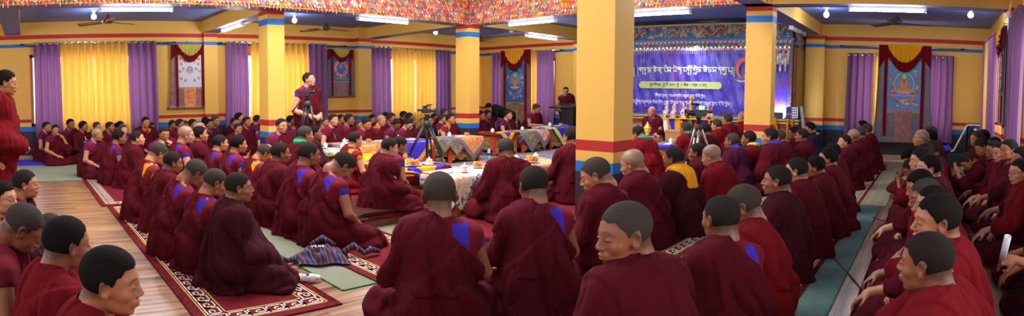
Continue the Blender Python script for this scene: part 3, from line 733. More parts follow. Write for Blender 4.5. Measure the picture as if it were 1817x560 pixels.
rug((1.0, 3.2, 0), .95, 4.0, 'crimson rug with cream key border along the open wooden floor, nearest of the two', group='key bordered rugs')
rug((.93, 7.25, 0), .95, 2.6, 'crimson rug with cream key border beyond the nearer one at the open floor', group='key bordered rugs')
rug((2.38, 3.25, .006), .92, 5.2, 'crimson rug under the second row, a striped woven bag lying on it', group='key bordered rugs')
def runner(name, x0, x1, y0, y1, m, label, edge=M_GREENE, z=.0):
    r = empty(name, (x0, y0, z), 0, label, 'carpet runner'); MB().sheet(lambda u, v: (u*(x1-x0), v*(y1-y0), .008), 4, 30, th=.008).build('pile', m, r)
    g = MB()
    for b in ((0, x1-x0, -.004, .008), (0, x1-x0, y1-y0-.008, y1-y0+.004), (-.004, .008, 0, y1-y0), (x1-x0-.008, x1-x0+.004, 0, y1-y0)): g.box(*b, 0, .0095)
    g.build('bound_edge', edge, r); return r
runner('patterned_runner', 2.09, 2.55, 3.42, 7.4, M_GRUN, 'grey green runner with small medallions beside the second row rug')
runner('patterned_runner', 3.22, 5.1, 2.95, 8.2, M_GRUN, 'wide grey green carpet under the red benches in the centre', z=.0)
runner('patterned_runner', -1.5, 1.35, 9.62, 12.0, M_GRUN, 'green carpet lying before the far left wall row', z=0)
runner('patterned_runner', 2.6, 7.5, .62, .92, M_TEAL, 'teal runner with small rings along the floor strip on the right')
runner('patterned_runner', 7.5, 13.3, .55, 1.05, M_BEIGE, 'beige patterned runner leading to the large silk painting', M_BEIGE)
runner('patterned_runner', 2.4, 8.6, 1.62, 2.06, M_TEAL, 'teal runner between the two south rows of monks')
def rugx(loc, L, w, label, **k):
    r = rug((0, 0, 0), w, L, label, **k); r.rotation_euler = (0, 0, -math.pi/2); r.location = (loc[0], loc[1]+w, loc[2]); return r
rugx((2.1, .86, .004), 4.1, .82, 'dark crimson rug with key border under the monks beside the teal runner', group='key bordered rugs', ends=(0, 1), sides=(1,), inset=.06)
rugx((6.25, .90, .002), 6.2, .82, 'dark crimson rug with key border at the far end of the runner row', group='key bordered rugs', ends=(0, 1), sides=(1,), inset=.06)
rugx((2.05, 2.05, .004), 9.0, .85, 'crimson rug with key border under the middle south row', group='key bordered rugs', ends=(0, 1), sides=(1,), inset=.06)
rugx((1.6, -.45, .004), 12., .92, 'dark rug with key border under the monks between the floor strips', group='key bordered rugs', ends=(0, 1), sides=(0,), inset=.07)
rugx((1.6, -1.30, .004), 12., .72, 'dark rug with key border along the south wall row', group='key bordered rugs', ends=(0, 1), sides=(0,), inset=.07)
tag(MB().box(-1.6, 1.4, 12.0, 12.9, 0, .035).build('floor_mat', CL['blue'], bevel=.01), 'blue mat under the monks beside the leftmost purple curtain', 'mat')
M_GREY = mat('grey_carpet', (.27, .28, .27), .95, spec=.1)
tag(MB().box(5.1, 13.0, 3.2, 12.9, 0, .012).build('grey_carpet', M_GREY), 'plain grey carpet under the carved tables at the north side', 'carpet')
def carpet_mat():
    m = mat('patterned_carpet', (.05, .09, .25), .9); t = NT(m); v = t.coord(); x, y, z = t.sep(v)
    vo = t.n('ShaderNodeTexVoronoi'); vo.inputs['Scale'].default_value = 4.5; vo.inputs['Randomness'].default_value = .6; t.l(v, vo.inputs[0])
    c = t.ramp(t.sep(vo.outputs['Color'])[1], [(0, (.02, .04, .18)), (.3, (.05, .12, .30)), (.5, (.45, .40, .32)), (.65, (.40, .05, .04)), (.82, (.15, .22, .30))], 'CONSTANT')
    t.color(t.mix(t.math('GREATER_THAN', t.noise(v, 16, 3), .52), c, (.40, .38, .34))); return m
r = empty('patterned_carpet', (5.9, 5.3, .013), 0, 'large blue and red patterned carpet spread over the grey carpet before the carved tables', 'carpet')
MB().box(.25, 6.0, .25, 2.55, 0, .011).build('field', carpet_mat(), r); MB().box(0, 6.25, 0, 2.8, 0, .008).build('border', brocade('carpet_border', [(.40, .10, .07), (.10, .10, .30), (.45, .32, .18), (.30, .06, .05)], 3.5), r)
def bench(x0, x1, y0, y1, label, fold=None):
    r = empty('low_bench', (x0, y0, 0), 0, label, 'bench'); sx, sy = x1-x0, y1-y0
    MB().box(.015, sx-.015, .015, sy-.015, .0, .085).build('plinth', M_WOOD2, r, bevel=.006)
    mb = MB().box(-.01, sx+.01, -.01, sy+.01, .082, .132); mb.build('mattress', M_RUG, r, bevel=.02)
    return r
M_WOOD2 = mat('reddish_wood', (.17, .035, .02), .35)
bench(3.15, 4.12, 4.84, 8.1, 'low red platform bench under the west table row')
b = bench(3.62, 6.6, 3.30, 4.25, 'low red bench with mattress behind the patterned cloth tables'); bench(6.75, 12.2, 3.30, 4.35, 'low bench under the row before the altar')
k = MB(); k.sheet(lambda u, v: (0, 0, 0), 1, 1); k = MB(); k.sheet(lambda u, v: (3.13+.55*u, 4.83+.75*v, .142+.030*math.sin(min(1, u*6)*math.pi/2)), 12, 8, th=.03); fr = k.build('folded_rug', mat('brown_wool', (.05, .012, .010), .95, spec=.1)); fr.data.update(); tag(fr, 'folded brown rug with gold key edge lying on the end of the near bench', 'rug')
kb = MB(); meander(kb, (3.66, 4.85), (3.66, 5.55), .07); ko = kb.build('key_border', M_GOLDY, fr); ko.location = (0, 0, .165)
# ------------------------------------------------------------------ curtains on rods
def curtain_mat(name, col, trans):
    m = bpy.data.materials.new(name); m.use_nodes = True; t = NT(m); v = t.coord(); b = t.b
    b.inputs['Roughness'].default_value = .7; b.inputs['Specular IOR Level'].default_value = .25; b.inputs['Sheen Weight'].default_value = .2
    c = t.mix(t.noise(t.mapping(v, (1, 1, .15)), 20, 3), tuple(x*.85 for x in col), tuple(min(1, x*1.15) for x in col)); t.color(c)
    tr = t.n('ShaderNodeBsdfTranslucent'); t.l(c, tr.inputs[0]); mx = t.n('ShaderNodeMixShader'); mx.inputs[0].default_value = trans
    t.l(b.outputs[0], mx.inputs[1]); t.l(tr.outputs[0], mx.inputs[2]); t.l(mx.outputs[0], m.node_tree.nodes['Material Output'].inputs[0])
    t.bump(t.noise(v, 160, 2), .15, .003); return m
CUR = dict(purple=curtain_mat('curtain_purple', (.21, .085, .21), .20), yellow=curtain_mat('curtain_yellow', (.66, .37, .06), .30))
def curtain(axis, at, u0, u1, col, label, z0=.12, z1=2.68, inward=-1, seed=0, flare=.04):
    """A panel hung on rings: deep regular pleats at the head, looser below."""
    rs = random.Random(seed); n = max(2, round((u1-u0)/.155)); L = u1-u0; root = empty('curtain', (0, 0, 0), 0, label, 'curtain', col+' curtains')
    ph = rs.random()*6; wob = [rs.uniform(-1, 1) for _ in range(6)]
    def fn(a, b):
        z = z1-(z1-z0)*b; w = a*n*2*math.pi
        d = .058*math.sin(w+.3*math.sin(b*4+ph)*b*1.2)*(1-.25*b) + .012*math.sin(w*.5+ph+b*2)*b
        u = u0-flare*b*.5+(L+flare*b)*a+.014*math.sin(w*2+ph)*b+.02*wob[int(a*5) % 6]*b*math.sin(b*5)
        return (u, at+inward*(.0)+d, z) if axis == 'y' else (at+d, u, z)
    mb = MB(); mb.sheet(fn, n*14, 24); mb.build('cloth', CUR[col], root, smooth=True)
    for k in range(n*2):
        rg = MB()
        a = (k+.5)/(n*2); p = fn(a, .028/ (z1-z0)*1.2)
        rg.tube([(p[0]+.002+ (.022*math.cos(t) if axis == 'y' else 0), p[1]+(.022*math.cos(t) if axis == 'x' else 0), p[2]+.022*math.sin(t)) for t in [2*math.pi*i/10 for i in range(10)]], .005, 5, closed=True)
        rg.build('eyelet', M_STEEL, root)
    return root
def rod(axis, at, u0, u1, label, z=2.645):
    r = empty('curtain_rod', (0, 0, 0), 0, label, 'curtain rod', 'curtain rods'); P = (lambda u: (u, at, z)) if axis == 'y' else (lambda u: (at, u, z))
    MB().tube([P(u0), P(u1)], .013).build('pole', M_STEEL, r, smooth=True)
    for u, s in ((u0, -1), (u1, 1)):
        f = MB(); prof = [(.013, 0), (.022, .01), (.012, .03), (.026, .055), (.012, .085), (.002, .10)]
        f.lathe([(a, b*s) for a, b in prof], 12, P(u), ax='x' if axis == 'y' else 'y'); f.build('finial', M_DARKM, r, smooth=True)
        w = MB(); q = P(u-s*.1); e = (q[0], q[1]+(.19 if at > 0 else -.20), z) if axis == 'y' else (q[0]+.19, q[1], z); w.tube([q, e], .009); w.build('bracket', M_DARKM, r)
yN = 13.27
rod('y', yN, .02, 3.5, 'steel rod above the leftmost window'); rod('y', yN, 4.75, 8.2, 'steel rod behind the near yellow column'); rod('y', yN, 9.0, 12.2, 'steel rod of the north window nearest the corner')
rod('x', 13.52, 10.15, 13.0, 'steel rod behind the middle silk painting'); rod('x', 13.52, -.65, 2.12, 'steel rod behind the large silk painting'); rod('y', -1.14, 9.3, 12.6, 'steel rod on the south wall')
C = curtain
C('y', yN, .235, .84, 'purple', 'purple curtain at the far left end of the north wall', seed=1)
C('y', yN, .85, 1.60, 'yellow', 'yellow curtain panel right beside the leftmost purple curtain', seed=2); C('y', yN, 1.61, 2.42, 'yellow', 'yellow curtain panel ending at the second purple curtain', seed=3)
C('y', yN, 2.43, 3.10, 'purple', 'purple curtain left of the white silk painting', seed=4); C('y', yN, 4.83, 5.42, 'purple', 'purple curtain right of the white silk painting', seed=5)
C('y', yN, 5.50, 6.3, 'yellow', 'yellow curtain panel mostly behind the near yellow column', seed=6); C('y', yN, 6.3, 7.12, 'yellow', 'yellow curtain panel behind the standing cameraman', seed=7)
C('y', yN, 7.13, 7.66, 'purple', 'purple curtain left of the small silk painting', seed=8); C('y', yN, 9.08, 9.76, 'purple', 'purple curtain right of the small silk painting and pilaster', seed=9)
C('y', yN, 9.82, 10.62, 'yellow', 'yellow curtain panel beside the purple one past the pilaster', seed=10); C('y', yN, 10.68, 11.42, 'yellow', 'narrower yellow curtain panel next to the last north purple curtain', seed=11)
C('y', yN, 11.45, 12.05, 'purple', 'purple curtain left of the corner column', seed=12)
C('x', 13.5, 12.35, 12.86, 'purple', 'purple curtain left of the middle silk painting', z1=2.66, seed=13); C('x', 13.5, 11.02, 11.28, 'yellow', 'narrow yellow curtain right of the middle silk painting', z1=2.66, seed=14); C('x', 13.5, 10.37, 11.0, 'purple', 'purple curtain beside the lectern', z1=2.66, seed=15)
C('x', 13.5, 1.36, 2.0, 'purple', 'purple curtain left of the large silk painting', z0=.45, z1=2.48, seed=16); C('x', 13.5, 1.16, 1.38, 'yellow', 'yellow curtain edge beside the left border of the large silk painting', z0=.4, z1=2.48, seed=17); C('x', 13.5, -.50, .10, 'purple', 'purple curtain right of the large silk painting', z0=.45, z1=2.48, seed=18)
C('y', -1.12, 12.0, 12.5, 'purple', 'dark edged purple curtain at the far end of the south wall', seed=19); C('y', -1.12, 11.35, 12.0, 'yellow', 'yellow curtain on the south wall next to the corner', seed=20); C('y', -1.12, 10.35, 11.33, 'purple', 'purple curtain on the south wall beside the white window gap', seed=21)
C('y', -1.12, 7.3, 8.35, 'purple', 'purple curtain at the right margin in front of the pillar', seed=22)
# ------------------------------------------------------------------ hanging silk paintings
PC = [mat('paint_%d' % i, c, .6) for i, c in enumerate([(.55, .55, .62), (.05, .35, .30), (.60, .22, .05), (.50, .05, .05), (.03, .10, .35), (.62, .45, .12), (.10, .25, .08), (.65, .30, .32), (.12, .22, .45), (.60, .58, .52)])]
def silk_painting(loc, rz, w, h, label, bg, brd, mid, seed, style=0, flare=.10):
    """Painting framed in brocade, crimson streamers, silk cover gathered at the top, dowel at the foot. Faces -y, hung from z=0 down."""
    r = empty('silk_painting', loc, rz, label, 'wall hanging', 'silk paintings'); rs = random.Random(seed); W2 = w/2
    wid = lambda v: W2*(1+flare*v*v)
    MB().sheet(lambda u, v: ((2*u-1)*wid(v), .006*math.sin(u*9+v*3), -h*v), 14, 20, th=.006).build('brocade_frame', M_BRO[brd], r, smooth=True)
    MB().sheet(lambda u, v: ((2*u-1)*W2*.32, -.012, -h*(.68+.315*v)), 3, 6, th=.004).build('brocade_panel', M_BRO[mid], r)
    MB().box(-W2*.70, W2*.70, -.013, -.008, -h*.70, -h*.16).build('gold_border', mat('old_gold_silk', (.38, .20, .05), .5), r)
    p = MB().box(-W2*.64, W2*.64, -.018, -.012, -h*.67, -h*.17).build('painting', PC[bg], r)
    cx, cz, R0 = 0, -h*.40, W2*.27
    def disc(x, z, rx, rz, m, y, n=20, nm='figure'):
        q = MB(); q.add([(x+rx*math.cos(t), y, z+rz*math.sin(t)) for t in [2*math.pi*k/n for k in range(n)]]+[(x+rx*math.cos(t), y+.003, z+rz*math.sin(t)) for t in [2*math.pi*k/n for k in range(n)]], [tuple(range(n))]+[(k, n+k, n+(k+1) % n, (k+1) % n) for k in range(n)]); return q
    parts = {}; cnt = [0]
    def put(x, z, rx, rz, m, lay):
        cnt[0] += 1; q = disc(x, z, rx, rz, m, -.0215-.0012*lay-.00002*cnt[0]); parts.setdefault(m, MB()).add(q.v, q.f)
    if style < 2:
        put(cx, cz, R0*1.42, R0*1.67, 9 if style else 1, 0); put(cx, cz, R0*1.35, R0*1.6, 8, 1); put(cx, cz+R0*1.15, R0*.62, R0*.62, 1, 2)
        put(cx, cz-R0*.75, R0*1.05, R0*.30, 2 if style else 4, 3); put(cx, cz-.02, R0*.55, R0*.85, 2, 4); put(cx, cz+R0*.55, R0*.16, R0*.5, 3, 5); put(cx, cz+R0*1.08, R0*.27, R0*.33, 5, 6); put(cx, cz-R0*1.12, R0*1.15, R0*.2, 7, 4)
        for k in range(150):
            t = rs.uniform(0, 2*math.pi); q = rs.uniform(1.9, 2.3); x = W2*.56*math.cos(t)*rs.uniform(.72, 1); z = cz+h*.20*math.sin(t)*rs.uniform(.75, 1.15)
            if abs(x) < R0*1.4 and abs(z-cz) < R0*1.7: continue
            put(x, z, rs.uniform(.012, .034), rs.uniform(.012, .034), rs.choice([7, 3, 6, 5, 8, 1, 2]), rs.randint(1, 6))
        for k in range(9): put(rs.uniform(-.5, .5)*W2, -h*rs.uniform(.56, .63), rs.uniform(.03, .07), rs.uniform(.01, .025), rs.choice([6, 4, 7, 9, 2]), rs.randint(1, 6))
        if style == 1: 
            for s in (-1, 1):
                for k in range(4): put(s*W2*.36, cz-R0*(1.2+.36*k), W2*.18, .012, [3, 7, 8, 3][k], 7)
    elif style == 2:
        for (x, z, q) in [(0, -.40, 1.5)]+[(sx*xx, -zz, .62) for sx in (-1, 1) for xx, zz in ((.40, .30), (.24, .26), (.46, .42), (.30, .38), (.42, .53), (.22, .56), (.0, .24), (.44, .22))]:
            X = x*W2*1.15; Z = z*h; k = W2*.12*q; put(X, Z, k, k*1.15, 8 if q > 1 else 2, 0); put(X, Z-.1*k, k*.6, k*.75, 2, 1); put(X, Z+k*.55, k*.25, k*.3, 5, 2); put(X, Z-k*.8, k*.9, k*.22, rs.choice([7, 6, 3]), 3)
    else:
        put(0, -h*.40, W2*.56, h*.21, 3, 0); put(0, -h*.41, W2*.3, h*.12, 4, 1); put(0, -h*.36, W2*.12, h*.05, 8, 2); put(0, -h*.61, W2*.5, h*.03, 6, 2)
        for k in range(26): t = k*.24; put(math.cos(t)*W2*.45, -h*.40+math.sin(t)*h*.15, .03, .04, rs.choice([2, 3, 7]), 1)
    for m, q in parts.items(): q.build('painted_shapes', PC[m], p)
    for s in (-1, 1):
        MB().sheet(lambda u, v: (s*W2*.70+(u-.5)*.055*(w/.9), -.034-.006*math.sin(u*3.14), -.02-h*(.96 if style != 1 else .93)*v), 4, 12, th=.004).build('streamer', CL['red'], r, smooth=True)
    # gathered silk cover
    def swag(u, v, depth=.17, sag=.08, wd=.72):
        a = 2*u-1; z = -h*(depth*v*(1-.35*a*a)+sag*v*(1-a*a)); return (a*W2*wd*(1-.12*v), -.045-.028*v-.018*math.sin(a*22+3*math.sin(v*2))*v, z)
    MB().sheet(lambda u, v: swag(u, v, .12, .155, .78), 50, 10, th=.004).build('crimson_cover', CL['red'], r, smooth=True)
    MB().sheet(lambda u, v: (lambda q: (q[0], q[1]-.014, q[2]+.004))(swag(u, v, .085, .095, .66)), 50, 10, th=.004).build('yellow_cover', CL['yellow'] if style != 2 and style != 3 else cloth_olive, r, smooth=True)
    for s in (-1, 1): MB().sheet(lambda u, v: (s*(W2*.98-(W2*.42)*u*(1-.25*v)), -.026-.016*math.sin(u*14)*v, -h*(.24*v*(1-.55*u)+.0)), 16, 8, th=.004).build('cover_tail', CL['red'], r, smooth=True)
    MB().tube([(-wid(1)-.05, -.01, -h), (wid(1)+.05, -.01, -h)], .016, 8).build('dowel', M_WOOD, r, smooth=True)
    MB().tube([(-W2, -.01, .0), (W2, -.01, .0)], .010, 8).build('top_rail', M_WOOD, r)
    MB().tube([(-W2*.6, -.01, 0), (0, -.005, .09), (W2*.6, -.01, 0)], .004, 5).build('hanging_cord', M_GOLD, r)
    MB().tube([(0, -.012, .09), (0, .42 if abs(rz) == math.pi/2 else .10, .09)], .006, 6).build('wall_hook', M_STEEL, r)
    for s in (-1, 1): MB().lathe([(.01, 0), (.026, .01), (.026, .03), (.012, .045)], 10, (s*(wid(1)+.05), -.01, -h), ax='x').build('dowel_knob', M_DARKM, r)
    return r
cloth_olive = cloth_mat('silk_olive', (.42, .33, .05), rough=.5)
silk_painting((3.94, 13.38, 2.60), 0, .92, 1.52, 'pale white ground silk painting with many small seated figures between purple curtains', 0, 'purple', 'orange', 1, 2, .16)
silk_painting((8.16, 13.38, 2.56), 0, .80, 1.27, 'small silk painting with a fiery red figure beside the pilaster', 4, 'navy', 'purple', 2, 3, .10)
silk_painting((13.30, 11.68, 2.68), -math.pi/2, 1.22, 2.36, 'silk painting with orange robed seated figure and blue ground, next to the lectern', 4, 'purple', 'gold', 3, 0, .06)
silk_painting((13.30, .64, 2.66), -math.pi/2, 1.22, 2.22, 'largest silk painting with blue robed figure and crimson streamers on the east wall', 8, 'navy', 'purple', 4, 1, .12)
silk_painting((9.05, -1.1, 2.58), math.pi, .8, 1.5, 'silk painting at the right margin of which only a red cover edge shows', 4, 'navy', 'purple', 5, 0, .06)
# ------------------------------------------------------------------ lamps and fans
def tube_light(loc, rz, label, on=True, L=1.22, watts=34):
    r = empty('tube_light', loc, rz, label, 'light'); MB().box(-L/2, L/2, -.03, .03, -.035, .0).build('batten', mat('white_enamel', (.7, .7, .7), .4), r, bevel=.005)
    for s in (-1, 1):
        MB().tube([(-L/2+.03, s*.028, -.058), (L/2-.03, s*.028, -.058)], .014, 10).build('tube', M_TUBE if on else mat('unlit_tube', (.75, .78, .85), .3), r, smooth=True)
        MB().box(s*(L/2)-.014, s*(L/2)+.014, -.045, .045, -.078, 0).build('end_cap', M_WHITE, r)
    if on:
        for s in (-.3, .3):
            l = bpy.data.lights.new('tube_glow', 'POINT'); l.energy = watts*.62; l.shadow_soft_size = .10; l.color = (.93, .95, 1); o = bpy.data.objects.new('tube_glow', l); COL.objects.link(o); o.parent = r; o.location = (s, 0, -.20)
    return r
H = math.pi/2
for loc, rz, lab in [((1.9, 9.50, 2.885), 0, 'bright tube light under the beam at the far left'), ((4.47, 11.8, 2.885), H, 'tube light on the cross beam between window and column'), ((6.82, 9.52, 2.885), 0, 'tube light just below the patchwork valance left of the corner column'), ((9.22, 7.66, 2.885), H, 'tube light under the valance beam near the big column'),
                     ((11.85, 9.50, 2.885), 0, 'tube light on the beam above the middle silk painting'), ((9.25, 4.75, 2.885), H, 'tube light above the blue banner'), ((9.25, .75, 2.885), H, 'tube light on the beam above the far right fan')]: tube_light(loc, rz, lab)
tube_light((12.35, 2.95, 2.885), 0, 'unlit tube light on the beam beside the carved frieze', False)
for k, (x, y) in enumerate([(-2.8, 7.5), (-1.2, 2.8), (2.2, 2.85), (6.6, 2.85), (.5, .2), (-2.5, 10.5)]): tube_light((x, y, 2.885 if 2.7 < y < 3 else H1), 0 if k not in (0, 1) else H, 'added fill tube light out of view near the camera end %s' % ('of the west aisle', 'at the west beam', 'on the near beam', 'on the south beam', 'above the camera', 'in the north west corner')[k])  # unseen extra fixtures, added to raise the light in the hall
for x, y, lab in [(1.45, 11.7, 'left ceiling bulb before the first window'), (1.5, 9.95, 'ceiling bulb directly above the leftmost fan'), (5.9, 11.65, 'ceiling bulb between near column and second fan'), (10.35, 12.0, 'ceiling bulb left of the corner column'), (11.1, 9.9, 'small bulb far back beside the beam tube light'), (11.15, 2.1, 'large bulb right of the slim column'), (10.7, -.67, 'bulb near the south east corner')]:
    r = empty('ceiling_bulb', (x, y, H1), 0, lab, 'light'); MB().lathe([(.075, 0), (.075, -.012), (.03, -.02), (.028, -.07), (.02, -.075)], 16).build('holder', M_WHITE, r, smooth=True)
    MB().lathe([(.016, -.07), (.022, -.09), (.048, -.115), (.056, -.145), (.045, -.178), (.02, -.195), (.002, -.2)], 16).build('bulb', M_BULB, r, smooth=True)
    l = bpy.data.lights.new('bulb_glow', 'POINT'); l.energy = 16; l.shadow_soft_size = .07; l.color = (.78, .88, 1); o = bpy.data.objects.new('bulb_glow', l); COL.objects.link(o); o.parent = r; o.location = (0, 0, -.26)
def fan(loc, rz, label, m):
    r = empty('ceiling_fan', loc, rz, label, 'fan', 'ceiling fans')
    MB().lathe([(.05, 0), (.055, -.03), (.02, -.05)], 14).build('canopy', m, r, smooth=True); MB().tube([(0, 0, -.03), (0, 0, -.24)], .011).build('rod', m, r)
    MB().lathe([(.02, -.21), (.04, -.24), (.05, -.28), (.085, -.31), (.105, -.335), (.105, -.36), (.07, -.385), (.03, -.39)], 20).build('motor', m, r, smooth=True)
    for k in range(3):
        t = 2*math.pi*k/3; R = [[math.cos(t), -math.sin(t), 0], [math.sin(t), math.cos(t), 0], [0, 0, 1]]
        b = MB(); b.sheet(lambda u, v: tuple(np.array(R) @ np.array([.13+.50*u, (v-.5)*(.10+.05*math.sin(u*2.6)), -.355+.018*(v-.5)*2-.01*u])), 8, 3, th=.004); b.build('blade', m, r, smooth=True)
MF = mat('fan_brown', (.10, .03, .025), .35, .2); MF2 = mat('fan_dark', (.03, .03, .05), .35, .3)
fan((1.62, 10.9, H1), .5, 'brown ceiling fan at the far left bay', MF); fan((6.45, 11.2, H1), .1, 'ceiling fan over the second north bay', MF); fan((11.3, 11.2, H1), .2, 'ceiling fan in the corner bay mostly behind the column', MF); fan((10.6, .68, H1), -1.2, 'dark ceiling fan before the large silk painting', MF2)
# ------------------------------------------------------------------ patchwork valance round the open centre
VC = [(.62, .06, .05), (.70, .16, .08), (.75, .30, .04), (.70, .10, .14), (.78, .42, .10), (.60, .30, .26), (.05, .20, .12), (.22, .12, .28), (.72, .55, .45), (.55, .03, .04), (.75, .22, .12), (.14, .13, .10)]
def tone_mat(name, cols, rough=.6, spec=.3):
    m = mat(name, cols[0], rough, spec=spec, sheen=.2); t = NT(m); n = len(cols); t.color(t.ramp(t.attr('tone'), [(k/n, cols[k]) for k in range(n)], 'CONSTANT')); return m
M_PATCH = tone_mat('patchwork_silk', VC); M_BACK = mat('valance_orange', (.80, .30, .05), .7, sheen=.2)
def valance(p0, p1, face, label, z0=2.875, z1=3.75, seed=0):
    """Rows of pointed silk tabs, overlapping like scales, on an orange cloth with ribbons below."""
    rs = random.Random(seed); p0 = np.array(p0, float); p1 = np.array(p1, float); L = np.linalg.norm(p1-p0); d = (p1-p0)/L; n = np.array(face, float); r = empty('patchwork_valance', (0, 0, 0), 0, label, 'valance')
    P = lambda u, w, z: (p0[0]+d[0]*u+n[0]*w, p0[1]+d[1]*u+n[1]*w, z)
    bk = MB(); bk.sheet(lambda a, b: P(a*L, .012*math.sin(a*L*14)*b, z1-(z1-z0-.01)*b), int(L*14), 4, th=.004); bk.build('orange_backing', M_BACK, r, smooth=True)
    tabs = MB(); rows = 13; dz = (z1-z0-.075)/rows; wd = .072
    for j in range(rows):
        z = z1-.02-dz*(rows-1-j) if False else z1-dz*j
        for i in range(int(L/wd)):
            u = (i+.5*(j % 2))*wd+.02; w0 = .012+.006*(j % 2)+.004*rs.random(); h = dz*1.75; t0 = (rs.randrange(len(VC))+.5)/len(VC); t1 = (rs.randrange(len(VC))+.5)/len(VC); hw = wd*.52; tw = rs.uniform(-.012, .012)
            tabs.add([P(u-hw, w0, z), P(u+hw, w0, z), P(u+hw+tw, w0+.016, z-h*.62), P(u+tw, w0+.026, z-h), P(u-hw+tw, w0+.016, z-h*.62)], [(0, 1, 2, 3, 4)], t0)
            hw *= .5; w0 += .006
            tabs.add([P(u-hw, w0+.008, z-h*.25), P(u+hw, w0+.008, z-h*.25), P(u+hw+tw, w0+.016, z-h*.62), P(u+tw, w0+.024, z-h*.85), P(u-hw+tw, w0+.016, z-h*.62)], [(0, 1, 2, 3, 4)], t1)
    tabs.build('silk_tabs', M_PATCH, r)
    rb = MB()
    for i in range(int(L/.075)):
        u = (i+.5)*.075+rs.uniform(-.01, .01); hh = rs.uniform(.085, .13); t0 = (rs.randrange(len(VC))+.5)/len(VC)
        rb.add([P(u-.007, .03, z0+.09), P(u+.007, .03, z0+.09), P(u+.007, .034, z0+.09-hh), P(u-.007, .034, z0+.09-hh)], [(0, 1, 2, 3)], t0)
    tag(rb.build('ribbon_fringe', M_PATCH, r), kind='stuff')
valance((-1.9, 9.16), (8.86, 9.16), (0, -1), 'long multicoloured patchwork valance hung along the north beam to the corner column', seed=1)
valance((8.88, 9.14), (8.88, 3.12), (-1, 0), 'multicoloured patchwork valance hung along the beam before the blue banner', seed=2)
lt = empty('hanging_lantern', (8.4, 6.2, 3.02), 0, 'yellow tasselled silk lantern at the top edge left of the big column', 'lantern')
MB().lathe([(.05, .25), (.09, .2), (.09, .02), (.05, 0)], 8).build('drum', CL['yellow'], lt); q = MB()
for k in range(8): q.tube([(.06*math.cos(k*.785), .06*math.sin(k*.785), 0), (.06*math.cos(k*.785), .06*math.sin(k*.785), -.09)], .006, 5)
q.build('tassels', CL['yellow'], lt); MB().tube([(0, 0, .25), (0, 0, 2.0)], .004, 5).build('cord', M_GOLD, lt)
